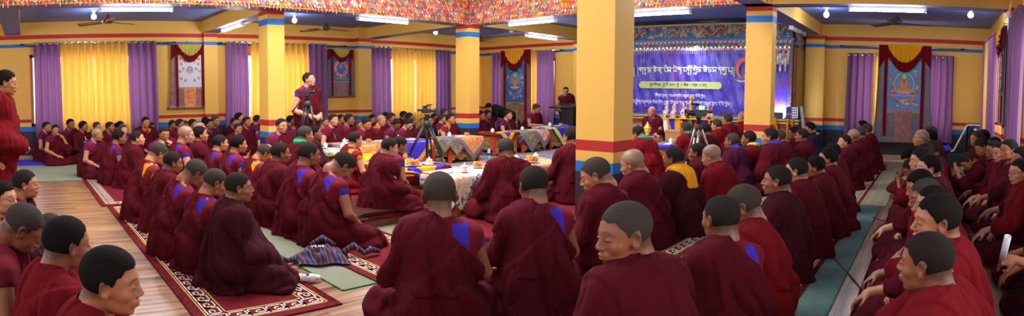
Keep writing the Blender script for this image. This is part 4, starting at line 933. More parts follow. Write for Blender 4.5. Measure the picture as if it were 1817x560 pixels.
# ------------------------------------------------------------------ writing: a small set of letter strokes (x, y with y=0 on the head line, going down)
HB = lambda w: [(0, 0), (w, 0)]
LET = {'ka': (.8, [HB(.8), [(.1, 0), (.1, -.35), (.3, -.35)], [(.4, 0), (.4, -.55)], [(.72, 0), (.72, -.95)]]), 'ga': (.72, [HB(.7), [(.08, 0), (.08, -.3), (.28, -.45), (.36, -.25), (.2, -.18)], [(.64, 0), (.64, -.95)]]),
 'nga': (.6, [HB(.55), [(.1, 0), (.1, -.3), (.5, -.3), (.5, -.5), (.12, -.62)]]), 'cha': (.8, [HB(.75), [(.38, 0), (.1, -.35), (.38, -.62), (.66, -.35), (.38, -.05)], [(.38, -.1), (.38, -.6)]]), 'ta': (.7, [HB(.65), [(.55, 0), (.15, -.25), (.2, -.5), (.55, -.6)]]),
 'tha': (.72, [HB(.68), [(.12, -.05), (.12, -.5), (.58, -.5), (.58, 0)], [(.12, -.26), (.58, -.26)]]), 'da': (.6, [HB(.55), [(.12, 0), (.12, -.22), (.5, -.28), (.5, -.9)]]), 'na': (.75, [HB(.7), [(.1, -.45), (.2, -.18), (.4, -.4), (.3, -.5)], [(.55, 0), (.42, -.35), (.66, -.85)]]),
 'pa': (.7, [HB(.2), [(.1, 0), (.1, -.5), (.58, -.5)], [(.6, 0), (.6, -.9)], [(.5, 0), (.7, 0)]]), 'ba': (.68, [HB(.65), [(.1, 0), (.1, -.5), (.58, -.5), (.58, 0)]]), 'ma': (.75, [HB(.7), [(.12, 0), (.12, -.3), (.3, -.5), (.1, -.55), (.62, -.5), (.62, 0)]]),
 'tsa': (.8, [HB(.75), [(.1, -.2), (.35, -.2), (.35, -.45), (.1, -.5), (.62, -.52), (.62, .1), (.75, .12)]]), 'tsha': (.8, [HB(.75), [(.38, 0), (.1, -.35), (.38, -.62), (.66, -.35), (.38, -.05)], [(.66, -.2), (.78, .1)]]), 'dza': (.7, [HB(.65), [(.1, -.2), (.6, -.2)], [(.1, -.45), (.6, -.45)], [(.6, 0), (.6, -.5)]]),
 'zha': (.78, [HB(.7), [(.35, 0), (.1, -.3), (.35, -.5), (.6, -.2)], [(.35, 0), (.35, -.8)]]), 'za': (.7, [HB(.65), [(.1, -.2), (.55, -.12)], [(.1, -.5), (.3, -.25), (.6, -.5)]]), 'a2': (.7, [HB(.6), [(.1, 0), (.2, -.3), (.6, -.25), (.3, -.5), (.66, -.62)]]), 'ya': (.7, [[(0, 0), (.25, 0)], [(.5, 0), (.7, 0)], [(.1, 0), (.1, -.2), (.3, -.35), (.1, -.5), (.6, -.5), (.6, 0)]]),
 'ra': (.6, [HB(.55), [(.3, 0), (.3, -.2), (.1, -.35), (.5, -.62)]]), 'la': (.78, [[(.35, 0), (.75, 0)], [(.6, 0), (.6, -.65)], [(.05, -.55), (.15, -.2), (.35, -.5), (.6, -.3)]]), 'sha': (.75, [HB(.7), [(.6, 0), (.6, -.8)], [(.1, 0), (.35, -.3), (.1, -.55)], [(.35, -.3), (.6, -.3)]]),
 'sa': (.76, [HB(.7), [(.12, 0), (.12, -.25), (.3, -.5), (.05, -.55)], [(.12, -.25), (.6, -.5)], [(.62, 0), (.62, -.62)]]), 'ha': (.75, [HB(.7), [(.1, -.2), (.6, -.2), (.3, -.45), (.6, -.62)], [(.6, 0), (.6, -.2)]]), '|': (.35, [[(.12, .05), (.12, -1.25)]]), '.': (.22, [[(.06, .02), (.12, -.04)]]), ' ': (.3, []),
 '0': (.5, [[(.22, -.1), (.05, -.3), (.22, -.5), (.4, -.3), (.22, -.1)]]), '2': (.55, [[(.05, -.1), (.3, -.02), (.4, -.25), (.1, -.35), (.45, -.6)]]), '3': (.6, [[(.05, -.1), (.25, 0), (.3, -.22), (.5, -.05), (.5, -.4), (.1, -.55)]]), '4': (.55, [[(.4, -.05), (.1, -.3), (.4, -.55)], [(.1, -.3), (.4, -.3)]]), '5': (.5, [[(.4, 0), (.15, -.3), (.4, -.6)]]), '9': (.5, [[(.1, -.1), (.35, -.1), (.3, -.4), (.05, -.55)]])}
VOW = {'i': [(.15, .08), (.25, .3), (.5, .3), (.58, .08)], 'e': [(.12, .30), (.5, .12)], 'o': [(.05, .18), (.25, .3), (.38, .12), (.52, .3), (.7, .2)], 'u': [(.15, -.8), (.3, -.98), (.55, -.85)]}
def write(text, P, size, wd, mb, sub=.62):
    """text: syllable tokens 'base/sub+vowel'; P maps line coordinates (x, y) to space."""
    x = 0.
    def stroke(pts, ox, oy, sc, k=1.):
        for a, b in zip(pts, pts[1:]):
            a = np.array(a, float)*sc*size+(ox, oy); b = np.array(b, float)*sc*size+(ox, oy); d = b-a; n = np.linalg.norm(d)+1e-9; d /= n; m = np.array([-d[1], d[0]])*wd*(1.25 if abs(d[0]) > .8 else .85)*k; a = a-d*wd*.6; b = b+d*wd*.6
            mb.add([P(*(a-m)), P(*(b-m)), P(*(b+m)), P(*(a+m))], [(0, 1, 2, 3)])
    for tok in text.split():
        if tok == '_': x += .35*size; continue
        t, *v = tok.split('+'); b, *s = t.split('/'); w, st = LET[b]
        for q in st: stroke([(px*.92, py) for px, py in q], x, 0, 1)
        for k, q in enumerate(s):
            for r in LET[q][1][1:] or LET[q][1]: stroke(r, x+.04*size, -.62*size, .62)
        for q in v: stroke([(px, py-(.45 if q == 'u' and s else 0)) for px, py in VOW[q]], x, 0, 1)
        x += w*size
    return x
# ------------------------------------------------------------------ altar front with banner and carved frieze
st = empty('altar_counter', (0, 0, 0), 0, 'long painted altar counter with orange panels under the blue banner', 'altar')
M_ARED = mat('altar_red', (.20, .02, .015), .45); M_AORG = brocade('painted_orange_panel', [(.62, .20, .10), (.60, .24, .14), (.55, .15, .18), (.62, .30, .12), (.10, .25, .30)], 5)
MB().box(12.28, 13.5, 2.88, 8.0, .0, .86).build('cabinet', M_ARED, st, bevel=.01); MB().box(12.22, 12.62, 2.84, 8.03, .86, .91).build('ledge', mat('ledge_gold_green', (.30, .32, .14), .4), st, bevel=.008); MB().box(12.25, 12.30, 2.86, 8.0, .80, .84).build('moulding', M_GOLD, st, bevel=.006)
for k in range(7):
    y = 3.02+k*.72; MB().box(12.262, 12.285, y, y+.60, .10, .70).build('panel_border', carved_mat('painted_scroll_border', (.20, .03, .02), (.55, .45, .30), 30) if k == 0 else bpy.data.materials['painted_scroll_border'], st); MB().box(12.25, 12.27, y+.08, y+.52, .16, .64).build('painted_panel', M_AORG, st)
bn = empty('banner', (0, 0, 0), 0, 'wide violet blue banner with rows of Tibetan lettering behind the altar', 'banner')
def banner_mat():
    m = mat('banner_vinyl', (.05, .03, .42), .32, spec=.5); t = NT(m); v = t.coord(); x, y, z = t.sep(v)
    c = t.mix(t.noise(t.mapping(v, (1, .6, .4)), 2.2, 2), (.035, .022, .38), (.09, .05, .50)); blot = t.math('GREATER_THAN', t.noise(t.mapping(v, (1, 1, 1), r=(.6, 0, 0)), 1.1, 1), .62)
    t.color(t.mix(t.math('MULTIPLY', blot, .35), c, (.25, .06, .35))); t.bump(t.math('SINE', t.math('MULTIPLY', t.noise(t.mapping(v, (1, 2.5, .5), r=(.35, 0, 0)), 4, 3), 30)), .25, .02); return m
def bsurf(y, z): return 12.74+.018*math.sin(y*9+z*3)+.012*math.sin(y*23-z*7)+.010*math.sin(z*12+y*5)*math.sin(y*2)
MB().sheet(lambda u, v: (bsurf(8.0-4.78*u, 2.56-1.66*v), 8.0-4.78*u, 2.56-1.66*v), 150, 46, th=.004).build('sheet', banner_mat(), bn, smooth=True)
def BP(y0, z0): return lambda x, y: (bsurf(y0-x, z0+y)-.010, y0-x, z0+y)
M_TXT = mat('lettering_yellow', (.75, .78, .42), .5); M_TXW = mat('lettering_white', (.68, .66, .90), .5); M_CAPS = mat('capsule_lime', (.52, .60, .20), .5); M_DKT = mat('lettering_dark', (.03, .05, .16), .5)
L1 = '2 0 2 3 | _ | ga zha+u nga . cha+e na . ra+i sa . ma+e da . ba ga/ra+o . ga/la+e nga . tha+e nga sa . da ga+u . pa |'
mb = MB(); wtot = write(L1, BP(0, 0), 1., .05, MB()); s1 = 3.05/(wtot); mb = MB(); write(L1, BP(7.62, 2.05), s1*1.02, .011, mb); mb.build('title_lettering', M_TXT, bn)
cp = MB(); R0, yl, yr, zc = .085, 7.05, 4.83, 1.625
pts = [(yl-R0+0*R0+R0*math.cos(t), zc+R0*math.sin(t)) for t in np.linspace(math.pi/2, -math.pi/2, 12)]; pts = [(yl-R0+R0*math.cos(t), zc+R0*math.sin(t)) for t in np.linspace(-math.pi/2, math.pi/2, 12)]+[(yr+R0-R0*math.cos(t), zc+R0*math.sin(t)) for t in np.linspace(math.pi/2, -math.pi/2, 12)]
cp.add([(12.693, y, z) for y, z in pts]+[(12.70, y, z) for y, z in pts], [tuple(range(24))]+[(k, 24+k, 24+(k+1) % 24, (k+1) % 24) for k in range(24)]); cp.build('date_capsule', M_CAPS, bn)
def line(text, y0, y1, z, m, nm, wd, x=None, flat=None):
    w = write(text, BP(0, 0), 1., .05, MB()); s = (y0-y1)/w; q = MB(); P = BP(y0, z) if flat is None else (lambda a, b: (flat, y0-a, z+b)); write(text, P, s, wd, q); q.build(nm, m, bn)
line('da+u sa . tsha+i ga sa | _ pa/ya+i . la+o . _ 2 0 2 5 _ za/la . _ 4 _ tsha+e sa . _ 5 _ na sa . _ 9 _ ba ra |', 6.75, 5.2, 1.655, M_DKT, 'date_lettering', .006, flat=12.690)
line('tsha+o ga sa . ya+u la | _ da pa la . ga sha+e na . ba sa/ta na . sa/ma na . ra+i a2+i . ga/la+i nga |', 6.60, 5.25, 1.395, M_TXW, 'venue_lettering', .0065)
line('ga+o . sa/ga/ra+i ga . pa | _ ba+o da . ma+i a2+i . sa/ga/ra+i ga . a2 dza/da+u ga sa . cha+o sa . ra+i ga . la/ha na . tsha+o ga sa . da nga . _ da pa la . ga sha+e na . ba sa/ta na . sa/ma na . ra+i a2+i . ga/la+i nga . |', 7.85, 4.58, 1.23, M_TXW, 'organiser_lettering', .006)
em = MB()
for (r0, a0, a1, w) in ((.20, .3, 4.6, .045), (.16, 4.3, 6.6, .03)):
    n = 24
    for i in range(n):
        t0, t1 = a0+(a1-a0)*i/n, a0+(a1-a0)*(i+1)/n; k = math.sin(math.pi*(i+.5)/n)*w+.006; em.add([(12.700, 4.26-(r0-k)*math.cos(t), 2.02+(r0-k)*math.sin(t)*1.1) if q else (12.700, 4.26-(r0+k)*math.cos(t), 2.02+(r0+k)*math.sin(t)*1.1) for t, q in ((t0, 0), (t1, 0), (t1, 1), (t0, 1))], [(0, 1, 2, 3)])
em.build('red_swirl_emblem', mat('emblem_red', (.60, .10, .08), .5), bn)
em = MB(); em.sheet(lambda u, v: (12.70, 4.52-.36*u, 1.78+.05*math.sin(u*3)-.035*v*math.sin(u*math.pi)-.08*math.sin(u*3.14)), 12, 2); em.build('white_swoosh', mat('emblem_white', (.6, .55, .5), .5), bn)
fz = empty('carved_frieze', (0, 0, 0), 0, 'carved and painted dragon frieze across the top of the altar front', 'frieze')
FC = [mat('frieze_paint_%d' % i, c, .45, m_) for i, (c, m_) in enumerate([((.03, .08, .20), 0), ((.62, .44, .17), .2), ((.04, .32, .30), 0), ((.45, .10, .07), 0), ((.05, .14, .45), 0), ((.38, .40, .42), 0)])]
X0 = 12.58; MB().box(X0, 12.98, 3.12, 8.0, 2.72, 3.04).build('dragon_board', FC[0], fz, bevel=.006); MB().box(X0-.02, 12.98, 3.08, 8.0, 2.665, 2.72).build('lower_moulding', FC[4], fz, bevel=.008); MB().box(X0-.03, 12.98, 3.05, 8.0, 3.03, 3.075).build('upper_moulding', mat('frieze_gold', (.40, .28, .10), .5), fz, bevel=.008)
rs = random.Random(5); Q = [MB() for _ in range(6)]
for k in range(210):
    y = 3.2+rs.random()*4.75; z = 2.76+rs.random()*.24; r = rs.uniform(.025, .06); tn = rs.choice((-1, 1)); a = rs.random()*6.3
    p = [(X0-.012-.018*t, y+r*(1-t*.8)*math.cos(a+tn*t*6.5), min(3.02, max(2.74, z+r*(1-t*.8)*math.sin(a+tn*t*6.5)))) for t in np.linspace(0, 1, 11)]; Q[rs.choice([1, 1, 1, 2, 5, 3])].tube(p, [.016*(1-.5*t) for t in np.linspace(0, 1, 11)], 5)
for yc, sg in ((7.15, 1), (5.0, -1), (4.15, 1), (6.0, 1)):
    if yc == 6.0: continue
    p = [(X0-.05-.01*math.sin(t*9), yc+sg*(t-.5)*.85, 2.88+.085*math.sin(t*11)) for t in np.linspace(0, 1, 26)]; Q[3].tube(p, [.030*math.sin(math.pi*min(.96, .08+t*.9)) + .006 for t in np.linspace(0, 1, 26)], 8)
    for j in range(9): q = p[2+j*2]; Q[2].tube([q, (q[0]-.02, q[1]+.05*sg, q[2]+.06*(-1)**j)], [.014, .003], 5)
    h = p[-1]; Q[2].ball((h[0]-.02, h[1], h[2]), (.035, .055, .042)); Q[5].tube([(h[0]-.03, h[1], h[2]+.03), (h[0]-.03, h[1]-.10*sg, h[2]+.07)], [.012, .003], 5)
for yc in (6.05,):
    Q[3].ball((X0-.03, yc, 2.93), (.035, .085, .075)); Q[4].ball((X0-.06, yc, 2.88), (.02, .05, .03)); Q[3].ball((X0-.04, yc, 2.82), (.04, .10, .04))
    for s in (-1, 1):
        for j in range(4): Q[2].ball((X0-.02, yc+s*(.11+.02*j), 2.78+.055*j), (.02, .03, .035))
for i, q in enumerate(Q):
    if q.v: q.build(('x', 'gold_scrolls', 'teal_waves', 'red_dragons', 'blue_jewel', 'pale_clouds')[i], FC[i], fz, smooth=True)
t = MB(); t2 = MB()
for i in range(44): y = 3.12+i*.111; t.poly([(0, 0)], 0, 0) if 0 else t.add([(X0-.01, y, 2.665), (X0-.01, y+.10, 2.665), (X0-.01, y+.05, 2.60), (X0+.02, y, 2.665), (X0+.02, y+.10, 2.665), (X0+.02, y+.05, 2.60)], [(0, 1, 2), (5, 4, 3), (0, 3, 4, 1), (1, 4, 5, 2), (2, 5, 3, 0)])
t.build('pendant_teeth', FC[5], fz); MB().box(X0+.03, 12.9, 3.12, 8.0, 2.60, 2.68).build('soffit', FC[3], fz)
lw = MB(); rs = random.Random(9)
for k in range(230):
    y = 3.15+rs.random()*4.8; z = 2.49+rs.random()*.11; r = rs.uniform(.012, .03); a = rs.random()*6; lw.tube([(12.64+rs.random()*.03, y+r*math.cos(a+q*4), z+r*math.sin(a+q*4)) for q in np.linspace(0, 1, 6)], .008, 4)
lw.build('pierced_lattice', mat('lattice_gold', (.50, .42, .22), .4, .3), fz, smooth=True); MB().box(12.67, 12.70, 3.12, 8.0, 2.50, 2.62).build('lattice_board', FC[0], fz)
for i in range(9): q = MB(); y = 3.45+i*.53; q.ball((12.64, y, 2.545), (.03, .075, .035)); q.build('lotus_boss', FC[(4, 2, 3)[i % 3]], fz, smooth=True)
cr = MB(); cr.tube([(X0+.02, 3.10, 3.0), (X0-.0, 3.04, 2.9), (X0+.05, 3.0, 2.8), (X0+.08, 2.98, 2.66), (X0+.04, 2.94, 2.56), (X0+.1, 2.93, 2.45)], [.07, .06, .075, .06, .05, .02], 8); cr.tube([(12.85, 3.10, 3.0), (12.85, 3.02, 2.8), (12.85, 2.96, 2.6)], [.07, .07, .03], 8); cr.build('corner_bracket', carved_mat('bracket_paint', (.06, .06, .12), (.40, .22, .15), 20), fz, smooth=True)
MB().box(12.66, 12.80, 3.06, 3.12, .91, 2.5).build('red_post', M_ARED, fz); MB().box(12.60, 12.66, 3.12, 3.18, .91, 2.52).build('carved_post', carved_mat('post_scroll', (.05, .12, .12), (.60, .45, .30), 34), fz)
tl = tag(MB().build('tassel_holder', M_WHITE) if 0 else empty('scalloped_pelmet', (0, 0, 0)), 'glowing row of small coloured cloth drops under the carved frieze', 'valance'); q = MB(); q2 = MB(); rs = random.Random(3); PT = tone_mat('pelmet_cloth', [(.75, .75, .72), (.72, .25, .2), (.3, .65, .5), (.75, .75, .72), (.72, .45, .35), (.7, .7, .75)])
for i in range(86):
    y = 3.16+i*.0565; tt = (rs.randrange(6)+.5)/6; q.add([(12.60, y, 2.50), (12.60, y+.054, 2.50), (12.59, y+.054, 2.47), (12.59, y+.027, 2.435), (12.59, y, 2.47)], [(0, 1, 2, 3, 4)], tt)
    q2.tube([(12.60, y+.0, 2.45), (12.60, y+.03, 2.41), (12.60, y+.02, 2.37)], .007, 4)
q.build('drops', PT, tl); q2.build('pink_braid', mat('pink_braid', (.70, .22, .35), .6), tl)
q = MB()
for i in range(8):
    for j in range(3+i % 2):
        y = 3.20+i*.06 if i < 6 else 9; z = 2.44-.10*j-.06*(i % 2)
        if y < 4: q.add([(12.62, y, z), (12.62, y+.05, z), (12.61, y+.05, z-.09), (12.61, y+.025, z-.12), (12.61, y, z-.09)], [(0, 1, 2, 3, 4)], ((i+j*2) % 3+.5)/6)
q.build('white_and_red_tabs', PT, tl)
l = area('led_strip', (12.58, 5.5, 2.53), (.35, 0, -1), .05, 4.7, 45, (.80, .88, 1)); l = area('altar_spot', (12.55, 3.35, 1.05), (.9, 0, .25), .12, .12, 14, (.75, .85, 1))
for k in range(46):
    if k == 0: LED = MB()
    LED.ball((12.615, 3.2+k*.105, 2.515), .009, n=6, m=4)
LED.build('led_lamps', M_BULB, tl)
# things on the altar
M_BRASS = mat('old_brass', (.20, .10, .05), .35, .7)
for k, (y, tall) in enumerate([(7.0, 0), (6.82, 1), (6.66, 0), (6.5, 2), (6.34, 0), (4.75, 0), (4.62, 1), (4.48, 0), (4.34, 1), (4.2, 0), (4.05, 1), (3.9, 0), (7.3, 0), (7.5, 1)]):
    nm = 'butter_lamp' if not tall else 'incense_stand'; r = MB(); r.lathe([(.03, 0), (.035, .006), (.012, .03), (.012, .05), (.05, .07), (.055, .095), (.048, .097), (.02, .08)] if not tall else [(.025, 0), (.008, .015), (.007, .10), (.014, .11), (.014, .15), (.006, .16)], 14)
    tag(r.build(nm, M_BRASS, smooth=True, loc=(12.40, y, .91)), ('dark brass butter lamp in the row on the altar ledge' if not tall else 'slender brass stand in the row on the altar ledge'), 'altar lamp' if not tall else 'incense stand', 'altar lamps on the ledge' if not tall else 'brass stands on the ledge')
ot = empty('offering_table', (11.55, 4.72, 0), 0, 'offering table with gold silk and striped five colour hangings before the altar', 'table')
MB().box(0, .5, -.25, 1.5, 0, .82).build('cabinet', M_ARED, ot); MB().box(-.03, .53, -.28, 1.53, .82, .87).build('tabletop', CL['yellow'], ot, bevel=.008)
hang = [('lime', 1.05, 1.55), ('white', .90, 1.05), ('blue', .74, .92), ('yellow', .60, .76), ('red', .44, .62), ('green', .34, .46), ('red', .10, .36), ('blue', -.05, .12), ('red', -.28, -.05)]
for nm, y0, y1 in hang: MB().sheet(lambda u, v: (-.045-.012*math.sin((y0+(y1-y0)*u)*40), y0+(y1-y0)*u, .86-.62*v), 12, 8, th=.004).build('silk_hanging', CL[nm], ot, smooth=True)
def torma(loc, s, k):
    r = empty('torma', loc, 0, 'white and red butter torma in the double row before the banner', 'offering', 'butter tormas before the banner')
    q = MB(); q.lathe([(.045, 0), (.05, .02), (.032, .035), (.030, .08), (.040, .10), (.044, .12), (.022, .15), (.030, .165), (.032, .18), (.014, .20), (.022, .212), (.022, .225), (.009, .24), (.013, .25), (.010, .27), (.002, .30)], 12); q.build('stem', mat('torma_cream', (.62, .52, .40), .5) if 'torma_cream' not in bpy.data.materials else bpy.data.materials['torma_cream'], r, smooth=True)
    q = MB(); q.lathe([(.040, 0), (.040, .012), (.02, .016)], 16, (0, 0, 0), ax='x'); o = q.build('white_disc', M_WHITE, r); o.location = (-.052, 0, .09); TR = mat('torma_red', (.70, .04, .03), .5) if 'torma_red' not in bpy.data.materials else bpy.data.materials['torma_red']; q = MB(); q.lathe([(.023, 0), (.023, .012)], 14, ax='x'); o = q.build('red_flower', TR, r); o.location = (-.062, 0, .09)
    q = MB(); q.lathe([(.016, 0), (.016, .01)], 10, ax='x'); o = q.build('upper_flower', TR, r); o.location = (-.034, 0, .185); q = MB(); q.ball((0, 0, .29), .011); q.build('tip', TR, r, smooth=True)
    r.scale = (s, s, s); return r
T0 = torma((11.72, 5.62, .87), 1., 0); k = 1
for y, x, s in [(5.30, 11.72, .95), (4.98, 11.72, 1.), (5.80, 11.72, .95), (4.68, 11.72, .9), (5.88, 11.92, 1.35), (5.68, 11.92, 1.3), (5.45, 11.92, 1.3), (5.08, 11.92, 1.3), (4.85, 11.92, 1.25)]:
    c = copy_tree(T0); c.location = (x, y, .87); c.scale = (s, s, s)
sg = empty('golden_statue', (11.92, 5.27, .87), 0, 'small golden standing statue among the butter tormas', 'statue')
MB().lathe([(.07, 0), (.075, .03), (.05, .06), (.055, .09), (.06, .2), (.05, .30), (.065, .36), (.03, .41), (.012, .42)], 16, sq=.7).build('robed_body', M_GOLD, sg, smooth=True); MB().ball((0, 0, .455), (.035, .033, .043)).build('head', M_GOLD, sg, smooth=True); MB().lathe([(.06, 0), (.06, .010)], 20, (.03, 0, .43), ax='x').build('halo', M_GOLD, sg, smooth=True)
for k in range(6):
    r = MB(); r.lathe([(.03, 0), (.05, .05), (.055, .055), (.045, .05)], 14); tag(r.build('offering_bowl', M_BRASS, smooth=True, loc=(11.60, 4.7+k*.25, .87)), 'small brass water bowl at the front edge of the offering table', 'bowl', 'offering bowls')
M_MARI = cloth_mat('marigold', (.85, .24, .01), dark=.6)
def garland(pts, label, x):
    q = MB(); rs = random.Random(len(label))
    P = [np.array(p) for p in pts]; L = [0]
    for a, b in zip(P, P[1:]): L.append(L[-1]+np.linalg.norm(b-a))
    n = int(L[-1]/.045)
    for i in range(n+1):
        d = L[-1]*i/n; j = min(len(P)-2, max(k for k in range(len(L)) if L[k] <= d+1e-9)); p = P[j]+(P[j+1]-P[j])*((d-L[j])/max(1e-6, L[j+1]-L[j])); q.ball((x+rs.uniform(-.008, .008), p[0], p[1]), (.03, .032, .026), n=7, m=5)
    tag(q.build('marigold_garland', M_MARI, smooth=True), label, 'garland', 'marigold garlands')
for pts, lab, x in [([(3.98, .9), (4.02, .5), (4.0, .25)], 'marigold garland right of the silver tripod on the altar front', 12.20), ([(3.86, .9), (3.84, .45)], 'second strand beside the garland hidden by the slim column', 12.20), ([(3.36, .9), (3.30, .55), (3.26, .40)], 'left strand of the knotted marigold garland just right of the slim column', 12.20), ([(3.36, .92), (3.42, .6), (3.46, .42)], 'right strand of the knotted marigold garland by the slim column', 12.21),
                    ([(2.98, .9), (2.97, .5)], 'marigold strand at the right corner of the altar', 12.20), ([(3.08, .9), (3.10, .52)], 'marigold strand next to the altar corner one', 12.20), ([(7.05, .9), (7.10, .5), (7.2, .2)], 'marigold garland left of the seated lama', 12.20), ([(5.62, .80), (5.50, .5), (5.30, .35)], 'slanting marigold garland across the left of the offering table', 11.46), ([(5.28, .80), (5.24, .6), (5.4, .4)], 'middle marigold garland on the offering table', 11.46), ([(4.92, .80), (5.02, .5), (5.12, .25)], 'long marigold garland right of the offering table middle', 11.46), ([(4.62, .84), (4.66, .4)], 'marigold garland at the right end of the offering table', 11.46)]: garland(pts, lab, x)
pb = empty('speaker_box', (12.42, 3.03, .91), 0, 'dark blue padded box on the altar end by the white cloth', 'box'); MB().box(-.14, .18, -.16, .13, 0, .27).build('cover', mat('blue_nylon', (.03, .03, .14), .5), pb, bevel=.03); MB().box(-.145, -.14, -.15, .12, .10, .13).build('pale_stripe', mat('stripe_grey', (.25, .25, .40), .6), pb)
wc = MB(); wc.sheet(lambda u, v: (12.26+.26*u, 2.72+.12*math.cos(v*1.3)-.012*math.sin(u*22), 1.19-.0*u-.62*v*v-.02*math.sin(u*9)), 14, 16, th=.005); tag(wc.build('white_cloth', CL['white'], smooth=True), 'white scarf draped over the right end of the altar', 'cloth')
lt_ = MB(); lt_.sheet(lambda u, v: (12.27, 3.02-.14*u, 1.18-.24*v), 2, 2, th=.004); q = empty('printed_card', (0, 0, 0), 0, 'blue and white printed card standing against the padded box', 'card'); lt_.build('card', M_PAPER, q); k = MB()
for i in range(3):
    for j in range(4): k.box(12.262, 12.266, 2.90+i*.045, 2.93+i*.045, .96+j*.055, .99+j*.055)
k.build('lettering', M_DKT, q)
mc = empty('gooseneck_microphone', (12.35, 3.13, .91), 0, 'thin black gooseneck microphone leaning above the altar end', 'microphone'); MB().box(-.08, .08, -.06, .06, 0, .03).build('base', M_BLACK, mc, bevel=.008); MB().tube([(0, 0, .03), (-.02, -.05, .28), (-.04, -.14, .50)], .005, 6).build('neck', M_BLACK, mc); MB().tube([(-.04, -.14, .50), (-.045, -.17, .555)], [.014, .016], 10).build('capsule', M_BLACK, mc, smooth=True)
lp = empty('laptop', (12.42, 3.40, .91), 0, 'small dark laptop on the altar ledge just right of the slim column', 'laptop'); MB().box(-.10, .08, -.12, .12, 0, .015).build('keyboard_half', M_BLACK, lp); MB().sheet(lambda u, v: (.08+.05*v, -.12+.24*u, .015+.12*v), 2, 2, th=.008).build('screen_half', M_BLACK, lp)
# ------------------------------------------------------------------ carved tables and what stands on them
def table(x0, x1, y0, y1, h, cloths, label, group, face='s', carve=None, inset=.04):
    """Low painted table: carved fronts between red legs; brocade cloths laid corner-wise hang over the edges."""
    sx, sy = x1-x0, y1-y0; r = empty('carved_table', (x0, y0, 0), 0, label, 'table', group); cv = carve or M_CARVE
    MB().box(0, sx, 0, sy, h-.03, h).build('tabletop', M_TRED, r, bevel=.006)
    for a in (0, 1):
        for b in (0, 1): MB().box(inset+a*(sx-2*inset-.06), inset+.06+a*(sx-2*inset-.06), inset+b*(sy-2*inset-.06), inset+.06+b*(sy-2*inset-.06), 0.014, h-.03).build('leg', M_TRED, r, bevel=.006)
    for (a0, a1, b0, b1) in ((inset+.06, sx-inset-.06, inset+.012, inset+.03), (inset+.06, sx-inset-.06, sy-inset-.03, sy-inset-.012), (inset+.012, inset+.03, inset+.06, sy-inset-.06), (sx-inset-.03, sx-inset-.012, inset+.06, sy-inset-.06)):
        MB().box(a0, a1, b0, b1, .16, h-.03).build('carved_panel', cv, r)
        MB().box(a0, a1, b0-.006, b1+.006, .145, .17).build('rail', M_TORG, r)
        if a1-a0 > b1-b0:
            n = 12; q = MB(); q.sheet(lambda u, v: (a0+(a1-a0)*u, b0 if a1 else 0, .15-(.035+.045*abs(math.cos(u*math.pi*3)))*v), 24, 2, th=.012); q.build('scalloped_apron', cv, r)
            q = MB()
            for s in (.33, .66): q.box(a0+(a1-a0)*s-.02, a0+(a1-a0)*s+.02, b0-.006, b1+.006, .16, h-.03)
            q.build('stile', M_TRED, r)
    for ci, (cx, cy, hw, hl, ang, m1, m2) in enumerate(cloths):
        # a rectangular cloth with a border; where it passes an edge it falls down
        n = 26; V = []; cu = []; cvv = []
        def fn(u, v):
            a, b = (2*u-1)*hw, (2*v-1)*hl; x = cx+a*math.cos(ang)-b*math.sin(ang); y = cy+a*math.sin(ang)+b*math.cos(ang)
            ox = max(-x, 0)+max(x-sx, 0); oy = max(-y, 0)+max(y-sy, 0); X = min(max(x, -.006), sx+.006); Y = min(max(y, -.006), sy+.006)
            X += (-1 if x < 0 else 1 if x > sx else 0)*(.012+.006*ci)*min(1, ox*12)*(1+.3*math.sin(y*25)); Y += (-1 if y < 0 else 1 if y > sy else 0)*(.012+.006*ci)*min(1, oy*12)*(1+.3*math.sin(x*25))
            return (X, Y, max(.03, h+.006+.005*ci-math.hypot(ox, oy)))
        for i in range(n+1):
            for j in range(n+1): cu.append(min(i, n-i)/n*2*hw); cvv.append(min(j, n-j)/n*2*hl)
        q = MB(); q.sheet(fn, n, n); o = q.build('brocade_cloth', M_BRO[m1] if m1 in M_BRO else CL[m1], r, smooth=True, uv=(cu, cvv)); o.data.materials.append(M_BRO[m2] if m2 in M_BRO else CL[m2])
        o.data.polygons.foreach_set('material_index', [1 if min(cu[p.vertices[0]], cvv[p.vertices[0]], cu[p.vertices[2]], cvv[p.vertices[2]]) < .085 else 0 for p in o.data.polygons]); s_ = o.modifiers.new('thick', 'SOLIDIFY'); s_.thickness = .003
    return r
Q4 = math.pi/4; GT = 'carved tables of the north side'
table(5.0, 5.92, 8.2, 8.85, .50, [(.46, .1, .45, .45, Q4, 'orange', 'navy'), (.46, .32, .46, .3, 0, 'orange', 'navy')], 'carved table with slate bordered orange cloth below the small silk painting', GT)
table(6.1, 7.0, 8.2, 8.85, .50, [(.45, .32, .48, .36, 0, 'pink', 'peach'), (.45, .1, .46, .46, Q4, 'blue', 'orange')], 'carved table with pink and violet cloth left of the tall tripod', GT)
table(7.42, 8.32, 8.18, 8.8, .50, [(.45, .3, .47, .34, 0, 'orange', 'orange'), (.18, .12, .34, .34, Q4, 'navy', 'gold'), (.62, .08, .40, .40, Q4, 'orange', 'navy')], 'carved red table with slate and olive brocade points right of the tall tripod', GT)
table(8.95, 9.78, 8.45, 9.0, .50, [(.42, .28, .44, .33, 0, 'red', 'red'), (.42, .06, .22, .22, Q4, 'blue', 'yellow')], 'carved table with bright red and blue cloth right of the corner column', GT)
table(9.9, 10.82, 8.45, 9.05, .50, [(.46, .3, .49, .35, 0, 'orange', 'orange'), (.3, .1, .42, .42, Q4, 'gold', 'navy'), (.74, .08, .36, .36, Q4, 'pink', 'navy')], 'carved red table with olive gold brocade and slate corner before the bare shouldered monk', GT)
